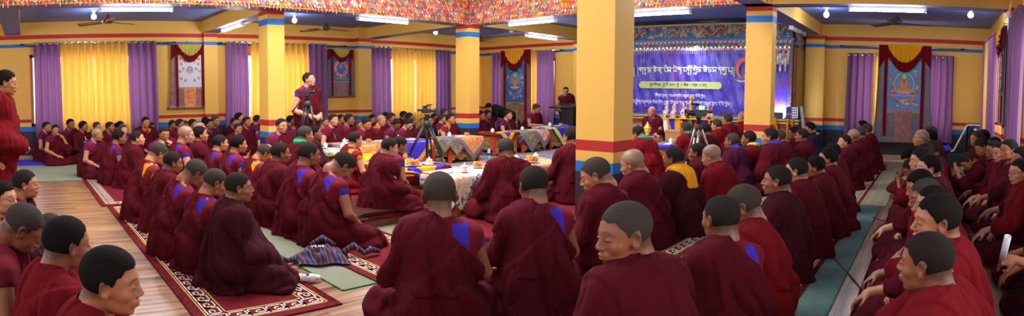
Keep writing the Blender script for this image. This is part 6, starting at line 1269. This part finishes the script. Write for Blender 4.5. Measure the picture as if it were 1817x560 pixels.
(8.30,9.17,0.00,1.115,-85,'right',('table','lap'),'stubble',0,'maroon','red',0.2,0,0,2,0,'',0.96,'T','monk with broad yellow shirt front left of the corner column'),
(8.07,9.62,0.00,1.049,-80,'open',('lap','lap'),'stubble',2,'dark','blue',0.1,0,0,2,0,'',0.96,'T','dark robed monk hidden behind the tall tripod legs'),
(9.73,9.68,0.07,1.060,-75,'right',('table','lap'),'stubble',0,'maroon','blue',0.1,0.1,0,2,1,'',0.96,'T','spectacled monk with bare arm right of the corner column'),
(10.22,9.93,0.07,1.060,-75,'open',('lap','lap'),'stubble',2,'maroon','blue',0.1,0.1,0,2,1,'',0.96,'T','older monk behind the spectacled one right of the corner column'),
(10.36,9.37,0.07,1.060,-85,'right',('table','lap'),'stubble',1,'maroon','blue',0.2,0,0,2,0,'G',0.96,'T','monk with blue and green ribbon below the middle silk painting'),
(11.78,10.42,0.00,1.048,-80,'open',('lap','lap'),'grey',1,'maroon','blue',0.2,0,0,2,0,'',0.96,'T','pale monk half hidden behind the ribbon wearing one'),
(11.50,9.49,0.18,1.122,-90,'right',('table','lap'),'grey',0,'maroon','blue',0.45,0.35,0.05,2,0,'',0.96,'T','large monk with bare shoulder bending to his table before the right purple curtain'),
(4.26,3.84,0.13,0.941,62,'wrap',('lap','lap'),'grey',2,'maroon','plain',0,0.15,0.04,1,0,'',1.08,'S3','grey cropped monk seen from behind on the red bench before the patterned cloth table'),
(5.50,3.91,0.13,1.002,65,'right',('lap','lap'),'stubble',0,'maroon','blue',0.2,0.05,0.02,1,0,'',1.1,'S3','monk on the red bench cut off by the big yellow column'),
(7.07,3.81,0.13,0.991,80,'wrap',('lap','lap'),'stubble',0,'red','plain',0.15,0.4,0.12,1,0,'G',1.02,'S3','monk with green collar bowing right of the big yellow column'),
(8.73,3.91,0.13,0.950,80,'wrap',('lap','lap'),'grey',2,'red','plain',0.1,0,0.03,2,0,'G',1.02,'S3','grey cropped monk with green collar left of the silver tripod'),
(7.98,3.27,0.13,1.000,85,'wrap',('lap','lap'),'stubble',2,'dark','plain',0.1,0.1,0,1,0,'',1.02,'S3','dark robed monk seen through the silver tripod legs'),
(10.03,3.85,0.13,0.964,88,'wrap',('lap','lap'),'grey',1,'red','plain',0.15,0.1,0.03,2,1,'',1.02,'S3','spectacled grey monk right of the silver tripod'),
(10.74,3.93,0.13,1.061,88,'wrap',('lap','lap'),'grey',0,'red','plain',0.1,0,0,2,1,'',1.02,'S3','taller grey monk behind the spectacled one right of the silver tripod'),
(11.87,3.98,0.13,1.089,90,'wrap',('lap','lap'),'shaven',1,'red','plain',0.1,0,0,2,0,'',1.02,'S3','shaven monk cut off by the left edge of the slim right column'),
(2.18,2.49,0.00,1.063,54,'right',('lap','lap'),'grey',2,'maroon','blue',-0.05,0.05,0.02,0,0,'',1.15,'S2','large monk seen from behind at the near centre, blue patch on right shoulder'),
(2.90,2.35,0.00,1.054,56,'right',('lap','lap'),'stubble',2,'maroon','blue',0.12,0.1,0.05,0,0,'',1.12,'S2','monk seen from behind left of the big column, blue strip on right shoulder'),
(3.75,2.34,0.00,1.054,88,'right',('lap','lap'),'grey',0,'maroon','blue',0.55,0.35,0.06,0,0,'',1.14,'S2','stout monk in profile in front of the foot of the big column'),
(4.67,2.55,0.00,1.027,84,'right',('lap','lap'),'shaven',0,'maroon','blue',0.3,0.3,0.06,0,0,'',1.12,'S2','bald monk in profile just right of the big column'),
(2.15,1.19,0.00,1.071,74,'wrap',('lap','lap'),'grey',2,'maroon','blue',1.32,0.1,0.03,0,0,'',1.14,'S1','nearest monk turning his face over his shoulder toward the left'),
(5.26,2.45,0.00,1.008,80,'wrap',('lap','lap'),'stubble',2,'dark','red',0.2,0.05,0.03,1,0,'Y',1.04,'S2','black haired monk with bright yellow cloth laid across his shoulders'),
(6.13,2.57,0.00,0.977,85,'wrap',('lap','lap'),'stubble',2,'maroon','plain',0.2,0,0.02,1,0,'',1.04,'S2','dark haired monk with the silver tripod behind his head'),
(5.77,2.20,0.00,1.021,88,'wrap',('lap','lap'),'shaven',1,'red','plain',0.1,0.2,0.08,1,0,'',1.04,'S2','shaven monk behind the dark haired one by the silver tripod'),
(7.59,2.67,0.00,1.018,84,'wrap',('lap','lap'),'grey',2,'plum','blue',0.1,0,0.02,1,0,'B',1.04,'S2','cropped monk in plum shawl with blue collar below the left side of the slim column'),
(8.02,2.56,0.00,1.036,90,'wrap',('lap','lap'),'stubble',2,'red','plain',0.15,0,0.03,1,0,'Y',1.04,'S2','monk with yellow scarf edge at the foot of the slim right column'),
(7.90,2.20,0.00,1.107,88,'wrap',('lap','lap'),'stubble',0,'maroon','plain',0.2,0,0.03,1,0,'B',1.04,'S2','monk with blue and yellow collar before the altar panel'),
(8.77,2.28,0.00,1.031,90,'wrap',('lap','lap'),'grey',0,'maroon','plain',0.1,0.1,0.05,1,0,'',1.04,'S2','grey haired monk right of the blue collared one before the altar panel'),
(10.01,2.36,0.00,1.024,88,'wrap',('lap','lap'),'stubble',0,'maroon','plain',0.2,0.05,0.02,2,1,'',1.04,'S2','spectacled monk before the marigold garlands of the altar'),
(9.32,2.08,0.00,1.025,90,'wrap',('lap','lap'),'stubble',2,'maroon','plain',0.1,0,0,1,0,'',1.04,'S2','dark monk between the spectacled one and the man in the navy jacket'),
(11.78,2.39,0.00,1.044,90,'suit',('lap','lap'),'black',0,'navy','plain',0.3,0.15,0.1,2,1,'',1.04,'S2','black haired man in navy jacket and spectacles'),
(2.82,1.03,0.00,0.998,55,'right',('lap','lap'),'stubble',2,'maroon','blue',0.15,0,0.02,0,0,'',1.1,'S1','monk seen from behind at the near right, ear and thin blue collar showing'),
(3.32,1.03,0.00,0.993,88,'right',('lap','lap'),'grey',2,'red','blue',0.3,0.2,0.04,0,0,'',1.14,'S1','balding grey monk in bright maroon leaning beside his neighbour'),
(4.31,1.13,0.00,1.001,86,'right',('lap','lap'),'stubble',2,'dark','blue',0.25,0,0,0,0,'',1.08,'S1','smiling monk in dark shawl with blue collar on the runner row'),
(5.00,1.13,0.00,1.000,86,'wrap',('lap','lap'),'stubble',1,'maroon','plain',0.2,0,0.02,0,0,'',1.04,'S1','pale cheeked monk behind the smiling one in the runner row'),
(5.74,1.09,0.00,0.943,88,'wrap',('lap','lap'),'black',2,'maroon','plain',0.2,0.1,0.04,1,0,'',1.04,'S1','black haired monk with hunched shoulders in the runner row'),
(6.12,1.06,0.00,1.004,88,'wrap',('lap','lap'),'black',0,'maroon','plain',0.3,0,0,1,0,'',1.04,'S1','monk with receding hair in profile in the runner row'),
(7.07,1.18,0.00,0.975,88,'wrap',('lap','lap'),'black',0,'maroon','plain',0.2,0,0,1,0,'',1.04,'S1','monk whose black hair shows behind the receding haired one'),
(8.78,1.29,0.00,0.977,88,'wrap',('lap','lap'),'stubble',1,'maroon','plain',0.55,-0.1,0,1,0,'',1.04,'S1','monk facing partly out before the left purple curtain of the large silk painting'),
(9.74,1.28,0.00,1.027,90,'wrap',('lap','lap'),'shaven',0,'maroon','blue',0.1,0,0,1,0,'',1.04,'S1','shaven monk with blue collar edge before the left purple curtain'),
(10.69,1.28,0.00,1.023,90,'wrap',('lap','lap'),'grey',0,'maroon','plain',0.1,0,0,2,0,'',1.04,'S1','grey cropped monk right of the blue collared shaven one'),
(11.37,1.23,0.00,1.068,90,'wrap',('lap','lap'),'grey',0,'maroon','plain',0.1,0,0,2,0,'',1.04,'S1','last monk of the runner row at the end of the beige runner'),
(12.22,1.42,0.00,1.093,90,'wrap',('lap','lap'),'black',2,'dark','plain',0.1,0,0,2,0,'',1.04,'S1','black haired monk behind the last two of the runner row'),
(2.31,-0.04,0.00,1.000,78,'right',('lap','lap'),'stubble',2,'red','plain',-0.05,0.05,0,0,0,'',1.1,'R','nearest monk between the floor strips, seen from behind'),
(2.61,-0.16,0.00,0.951,84,'right',('knee','lap'),'stubble',0,'red','plain',0.2,0.3,0.22,0,1,'',1.04,'R','spectacled monk hidden behind the nearest head, hands on his knee'),
(2.96,-0.09,0.00,1.050,86,'open',('lap','knee'),'black',0,'red','blue',0.35,0.05,0,0,0,'',1.15,'R','monk with thick black hair in profile, arm stretched over his knee'),
(3.55,-0.06,0.00,1.021,88,'open',('lap','knee'),'black',0,'maroon','plain',0.2,0,0,0,0,'',1.04,'R','monk whose black crown shows above the thick haired one'),
(3.96,-0.07,0.00,1.016,90,'open',('lap','knee'),'grey',2,'red','plain',0.25,0.2,0.06,0,0,'',1.1,'R','brown faced monk with lowered eyes four heads up the middle strip row'),
(4.46,-0.04,0.00,1.036,90,'open',('lap','lap'),'black',0,'red','plain',0.25,0.3,0.08,0,0,'',1.04,'R','monk bending forward beside the one hiding his face'),
(5.21,-0.03,0.00,1.070,88,'open',('lap','knee'),'black',1,'maroon','plain',0.3,0,0,0,0,'',1.04,'R','pale monk with high forehead in the middle strip row'),
(6.52,0.02,0.00,0.931,92,'right',('pray','pray'),'stubble',2,'red','plain',0.2,0.45,0.22,1,0,'',1.04,'R','monk hiding his face in his hands with a yellow cord on the wrist'),
(7.94,-0.00,0.00,1.015,95,'open',('lap','lap'),'black',0,'maroon','plain',0.2,0.7,0.36,1,0,'',1.04,'R','black haired monk bowed far forward over the middle floor strip'),
(5.76,-0.00,0.00,1.103,90,'open',('lap','lap'),'stubble',1,'maroon','plain',0.2,0.1,0.05,0,0,'',1.04,'R','monk between the bowed one and the pale high foreheaded one'),
(7.01,-0.02,0.00,1.044,90,'open',('lap','lap'),'stubble',2,'maroon','plain',0.2,0.1,0.05,1,0,'',1.04,'R','dark cropped monk below the bald monk in profile'),
(7.60,-0.06,0.00,1.031,90,'open',('lap','lap'),'stubble',2,'maroon','plain',0.1,0,0,1,0,'',1.04,'R','dark haired monk right of the bald one in profile'),
(8.40,0.10,0.07,1.060,92,'open',('lap','lap'),'shaven',0,'maroon','plain',0.2,0,0,1,0,'',1.04,'R','bald monk in profile below the large silk painting'),
(8.80,-0.02,0.00,1.126,90,'open',('lap','lap'),'black',2,'maroon','plain',0.1,0,0,1,0,'',1.04,'R','black haired monk before the right purple curtain'),
(9.60,-0.03,0.08,1.060,90,'open',('lap','lap'),'grey',2,'maroon','plain',0.1,0,0,1,0,'',1.04,'R','farthest monk of the middle strip row before the right purple curtain'),
(7.54,-0.70,0.00,0.969,100,'open',('lap','pray'),'stubble',0,'maroon','plain',0.2,0.6,0.25,1,0,'',1.02,'F','monk in south wall row bowing his head into his hands'),
(8.88,-0.76,0.07,1.060,95,'open',('lap','lap'),'grey',0,'maroon','plain',0.3,0.1,0,1,1,'',1.02,'F','spectacled monk nearest the white draped loudspeaker'),
(9.77,-0.93,0.00,1.114,90,'open',('lap','lap'),'black',0,'maroon','plain',0.3,0,0,1,0,'',1.02,'F','black haired monk behind the one nearest the loudspeaker'),
(7.94,-0.85,0.06,1.060,90,'open',('lap','lap'),'stubble',0,'maroon','plain',0.3,0.5,0.1,1,1,'',1.02,'F','spectacled monk looking down at the wall row'),
(8.45,-0.97,0.00,1.064,90,'open',('lap','lap'),'stubble',0,'maroon','plain',0.3,0,0,1,0,'',1.02,'F','monk whose crown shows above the dark faced one by the window'),
(7.37,-0.86,0.00,1.090,95,'open',('lap','knee'),'stubble',2,'maroon','plain',0.35,0.1,0,1,0,'',1.02,'F','dark faced monk before the white window gap'),
(6.96,-0.91,0.00,1.108,95,'open',('lap','knee'),'stubble',1,'red','plain',0.4,0.1,0,1,1,'',1.02,'F','spectacled monk partly hidden by the large faced one'),
(6.45,-0.92,0.10,1.060,98,'open',('lap','knee'),'stubble',0,'maroon','plain',0.35,0,0,1,1,'',1.02,'F','large faced spectacled monk below the wall pillar'),
(5.84,-0.97,0.07,1.060,95,'open',('lap','knee'),'stubble',0,'maroon','plain',0.35,0.1,0,1,0,'',1.02,'F','monk above the lowest spectacled one at the right margin'),
(5.30,-0.88,0.00,1.058,95,'right',('lap','knee'),'stubble',1,'red','plain',0.35,0.1,0,0,1,'',1.02,'F','lowest spectacled monk at the right margin, bare arm reaching to his knee'),
(4.50,-1.03,0.00,1.052,92,'open',('lap','knee'),'stubble',0,'maroon','plain',0.35,0.1,0,0,0,'',1.02,'F','monk mostly outside the picture, only forearm and lap seen below the lowest face'),
(3.74,-1.00,0.00,1.022,92,'open',('knee','hold'),'stubble',0,'dark','plain',0.35,0.1,0,0,0,'',1.02,'F','monk mostly outside the picture holding a rolled white paper'),
(2.94,-1.05,0.00,0.977,92,'open',('knee','knee'),'stubble',0,'dark','plain',0.35,0.1,0,0,0,'',1.02,'F','monk mostly outside the picture, dark knees at the lower right corner'),
(0.25,2.05,0.00,0.991,-5,'wrap',('lap','lap'),'black',0,'red','plain',-0.3,0.12,0,0,0,'',1.08,'K','nearest onlooker with short black hair, large profile at the bottom edge'),
(0.13,2.58,0.00,0.994,10,'wrap',('lap','lap'),'black',2,'red','plain',0.12,0.12,0,0,0,'',1.08,'K','onlooker with thick black hair in bright maroon seen from behind'),
(-0.17,3.00,0.00,1.040,0,'right',('lap','lap'),'grey',2,'maroon','plain',0,0.6,0.1,0,1,'',1.08,'K','spectacled onlooker with grey stubble head bent down'),
(-0.11,3.37,0.00,0.933,5,'open',('lap','lap'),'grey',2,'dark','plain',0,0.6,0.3,0,0,'',1.04,'K','onlooker of whom only a strip of crown shows behind the black haired one'),
(-0.06,4.55,0.00,0.979,-2,'right',('lap','lap'),'stubble',0,'maroon','blue',-0.05,0,0.02,0,0,'',1.04,'K','young onlooker with cropped hair, ear and blue shoulder strip'),
(-0.20,4.01,0.00,0.967,-35,'right',('lap','lap'),'black',1,'maroon','red',0,0.05,0,0,1,'',1.04,'K','spectacled onlooker at the left margin with yellow and blue shirt edge'),
]
GROUPS = {'N': 'monks seated before the curtained north wall', 'W1': 'monks on the greek key rug beside the open floor', 'W2': 'monks in the second row behind the rug row', 'W3': 'monks at the west tables', 'T': 'monks behind the carved tables', 'S3': 'monks on the red bench facing the centre', 'S2': 'monks in the middle south row', 'S1': 'monks in the row along the green runner', 'R': 'monks in the row between the two floor strips', 'F': 'monks in the row against the south wall', 'K': 'onlookers at the near west edge'}
# ------------------------------------------------------------------ everyone in the hall
M_RIB = dict(G=CL['green'], B=CL['blue'], Y=CL['lime'])
CUSH = mat('cushion_maroon', (.10, .012, .02), .9)
for n, (x, y, z, s, fac, kind, arms, hair, skin, robe, vest, yaw, pitch, lean, lod, gl, kh, hs, grp, lab) in enumerate(PEOPLE):
    k2 = kind if kind not in ('jacket', 'suit') else 'suit'
    o = person((x, y, z+.004), math.radians(fac), lab, GROUPS[grp], k2, arms, hair, skin, robe, vest, yaw, pitch, lean, 0., s, lod, n, bool(gl), hs=hs)
    if kh and kind == 'wrap':      # a scarf or ribbon lying on the robe about the neck
        base = shawl_fn(kind, n % 4, arms)[0]; wide = 'bright yellow' in lab; rad = .160 if wide else .100
        def sf(P, base=base, rad=rad, wide=wide):
            rr = np.sqrt((P[..., 0]+.03)**2+P[..., 1]**2); low = (.46 if wide else .55)+.25*np.maximum(P[..., 0], 0)
            return smax(base(P)/.75-.012, smax(rr-rad-(.22*np.maximum(.60-P[..., 2], 0) if wide else 0), low-P[..., 2], .01), .006)
        p, f = surface(sf, (-.30, -.26, .40), (.24, .26, .70), .0085)
        part('scarf', turn(p, HP, 0, 0, lean), f, CL['yellow'] if wide else M_RIB[kh], o)
    elif kh:      # ribbon hanging in front
        q = MB(); q.tube([(-.034+.060*math.cos(t), .066*math.sin(t), .612-.020*math.cos(t)) for t in np.linspace(.9, 2*math.pi-.9, 18)], .012, 6)
        for sd in (-1, 1): q.tube([(.008, sd*.065, .605), (.09, sd*.055, .52), (.135, sd*.035, .40), (.125, sd*.02, .30)], [.011, .014, .012, .008], 6)
        r = q.build('scarf', M_RIB[kh], o, smooth=True)
        v = np.array([list(p.co) for p in r.data.vertices]); r.data.vertices.foreach_set('co', turn(v, HP, 0, 0, lean).astype(F32).ravel())
    if kind in ('suit', 'jacket'):
        def jf(P, arms=arms):
            d = torso_d(P) - .014
            for sd, a in ((-1, arms[0]), (1, arms[1])):
                sh, el, wr = (np.array(mir(t, sd)) for t in ARM[a][:3]); d = smin(d, smin(cap(P, sh, el, .066, .055), cap(P, el, el*.15+wr*.85, .054, .042), .03), .03)
            d = d-.004*wav(P, 25, 18, 30)*wav(P, -12, 30, 9); d = smax(d, -neckhole(P, .066), .01); return smax(d, .07-P[..., 2], .01)
        p, f = geo(('j', arms, lod), jf, (-.26, -.36, .03), (.36, .36, .68), .014); part('jacket', turn(p, HP, 0, 0, lean), f, CL['navy'] if kind == 'suit' else CL['maroon'], o)
        if kind == 'jacket':
            q = MB()
            for i in range(5): q.tube([(.118, -.10, .50-.07*i), (.125, .02, .48-.07*i)] if i % 2 else [(.125, -.06, .54-.09*i), (.13, -.05, .46-.09*i), (.13, .0, .47-.09*i)], .007, 5)
            q.build('white_embroidery', CL['white'], o)
        else:
            MB().tube([(-.032+.055*math.cos(t), .060*math.sin(t), .612-.02*math.cos(t)) for t in np.linspace(.6, 2*math.pi-.6, 14)], .010, 6).build('shirt_collar', CL['white'], o, smooth=True)
    if z > .02 and grp not in ('W3', 'S3'):
        c = empty('seat_cushion', (x, y, 0), math.radians(fac), 'flat maroon cushion beneath a seated monk', 'cushion', 'cushions under the monks'); c.location = (x, y, 0)
        MB().box(-.26*s, .30*s, -.30*s, .30*s, .002, z).build('pad', CUSH, c, bevel=.012)
    if lab.startswith('nearest monk on the left rug'):
        fz_ = lambda P: smin(smin(cap(P, (.0, 0, .035), (.13, .01, .03), .036, .034), cap(P, (.13, .01, .03), (.20, .02, .028), .036, .026), .03), cap(P, (-.10, 0, .05), (0, 0, .04), .036), .03)
        p, f = surface(fz_, (-.16, -.06, -.02), (.25, .08, .11), .008); sk = part('sock', p, f, CL['white'], o); sk.location = (.44, -.16, .01); sk.rotation_euler = (0, 0, -.35); sk.scale = (.8, .8, .8)
        MB().box(-.0, .004, 0, .004, 0, .004) ; fl = MB()
        for k in range(5): fl.ball((.10+.012*math.cos(k*1.257), .0+.012*math.sin(k*1.257), .066), .008, n=6, m=4)
        fl.build('knitted_flower', CL['red'], sk)
    if 'holding a rolled white paper' in lab: c, sn = math.cos(math.radians(fac)), math.sin(math.radians(fac)); PAPER = (x+s*(.52*c-.165*sn), y+s*(.52*sn+.165*c), z+s*.40)
    if lab.startswith('nearest monk of the second row'): c, sn = math.cos(math.radians(fac)), math.sin(math.radians(fac)); PHONE = (x+s*(.315*c-.0*sn), y+s*(.315*sn+.0*c), z+s*.185)
# standing figures and those seated apart
A = dict(standing=True)
person((4.50, 8.42, 0), math.radians(-78), 'monk cameraman standing behind the slender tripod before the yellow curtain', None, 'right', ('stand', 'stand'), 'stubble', 1, 'maroon', 'blue', .35, -.12, 0., 0., 1.03, 1, 2, **A)
person((-.23, 5.2, 0), math.radians(-2), 'tall monk standing at the left margin wrapped in bright maroon', None, 'wrap', ('stand', 'stand'), 'black', 0, 'red', 'plain', 0, .15, .02, 0., .995, 0, 1, **A)
o = person((12.72, 9.32, 0), math.radians(-155), 'monk speaking at the black lectern with a yellow and green scarf', None, 'right', ('stand', 'stand'), 'stubble', 1, 'maroon', 'blue', .1, .1, .06, 0., .93, 2, 3, glasses=True, **A)
MB().tube([(.06, -.06, 1.43), (.125, -.06, 1.33), (.14, -.05, 1.12)], [.015, .022, .02], 6).build('scarf', CL['lime'], o, smooth=True)
o = person((10.70, 5.60, .314), math.radians(168), 'elderly lama with shaven head seated on the low throne before the altar', None, 'open', ('lap', 'lap'), 'shaven', 0, 'maroon', 'blue', .1, .1, .02, 0., .97, 1, 2)
# attendant in black, bending
o = bpy.data.objects.new('person', None); COL.objects.link(o); o.location = (10.85, 9.95, 0); o.rotation_euler = (0, 0, math.radians(150)); o.scale = (.86, .86, .9); tag(o, 'attendant in black clothes bending over behind the corner column', 'person')
def bend_clothes(P):
    d = smin(cap(P, (-.25, 0, .88), (.22, 0, 1.05), .15, .17), cap(P, (.20, -.13, 1.06), (.20, .13, 1.06), .08), .06)
    for sd in (-1, 1):
        d = smin(d, cap(P, (.22, sd*.19, 1.05), (.32, sd*.22, .80), .06, .055), .03); d = smin(d, cap(P, (.32, sd*.22, .80), (.46, sd*.16, .62), .055, .04), .02)
        d = smin(d, smin(cap(P, (-.27, sd*.09, .85), (-.20, sd*.10, .48), .10, .07), cap(P, (-.20, sd*.10, .48), (-.26, sd*.10, .07), .07, .05), .03), .05)
    return smax(d-.004*wav(P, 30, 12, 25)*wav(P, 8, 25, 12), .03-P[..., 2], .01)
def bend_body(P):
    Q = (P-V3(.44, 0, 1.13)) @ rot('y', .75); d = head_sdf(Q); d = smin(d, cap(P, (.40, 0, 1.08), (.24, 0, 1.05), .05, .06), .03)
    for sd in (-1, 1):
        d = np.minimum(d, hand(P, (.45, sd*.16, .63), (.6, 0, -.8), (.7, 0, .5), .5, sd)); d = smin(d, cap(P, (-.28, sd*.10, .04), (-.12, sd*.11, .03), .036, .034), .01)
    d = smin(d, cap(P, (-.2, 0, .9), (.3, 0, 1.04), .10), .02)
    for sd in (-1, 1): d = smin(d, cap(P, (-.25, sd*.1, .85), (-.26, sd*.10, .06), .04), .02)
    return smin(d, cap(P, (.22, -.18, 1.04), (.22, .18, 1.04), .04), .02)
p, f = surface(bend_body, (-.4, -.32, -.02), (.64, .32, 1.30), .012); part('body', p, f, SK[0], o); p, f = surface(bend_clothes, (-.48, -.36, 0), (.56, .36, 1.30), .014); part('clothes', p, f, CL['black'], o)
def bh(P): Q = (P-V3(.44, 0, 1.13)) @ rot('y', .75); return smax(ell(Q, (-.012, 0, .03), (.106, .087, .094)), (np.interp(Q[..., 0], [-.1, 0, .03, .09], [-.06, -.01, .02, .06]).astype(F32)-Q[..., 2]), .004)
p, f = surface(bh, (.3, -.12, 1.0), (.6, .12, 1.30), .010); part('hair', p, f, HAIR['black'][0], o)
ch = empty('wooden_chair', (11.0, 9.95, 0), 2.5, 'brown wooden armchair the attendant in black leans over', 'chair')
MB().box(-.24, .24, -.24, .24, .40, .46).build('seat', M_WOOD, ch, bevel=.01); MB().box(-.24, -.19, -.24, .24, .46, .95).build('backrest', M_WOOD, ch, bevel=.03)
for a in (-.22, .18):
    for b in (-.22, .18): MB().box(a, a+.04, b, b+.04, 0.014, .41).build('leg', M_WOOD, ch)
for b in (-.25, .21): MB().box(-.22, .20, b, b+.04, .62, .66).build('armrest', M_WOOD, ch, bevel=.008); MB().box(.14, .18, b, b+.04, .44, .63).build('arm_post', M_WOOD, ch)
q = empty('rolled_paper', PAPER, 0, 'rolled white paper held upright at the right margin', 'paper'); MB().lathe([(.022, 0), (.022, .21), (.018, .21), (.017, .02)], 20).build('roll', M_PAPER, q, smooth=True); q.rotation_euler = (.1, -.45, 0)
q = empty('mobile_phone', PHONE, -.2, 'small dark phone held by the bowed monk of the second row', 'phone'); MB().box(-.06, .06, -.032, .032, 0, .009).build('case', M_BLACK, q, bevel=.004); MB().box(-.055, .055, -.028, .028, .009, .0105).build('screen', mat('dark_screen', (.01, .012, .02), .15), q)
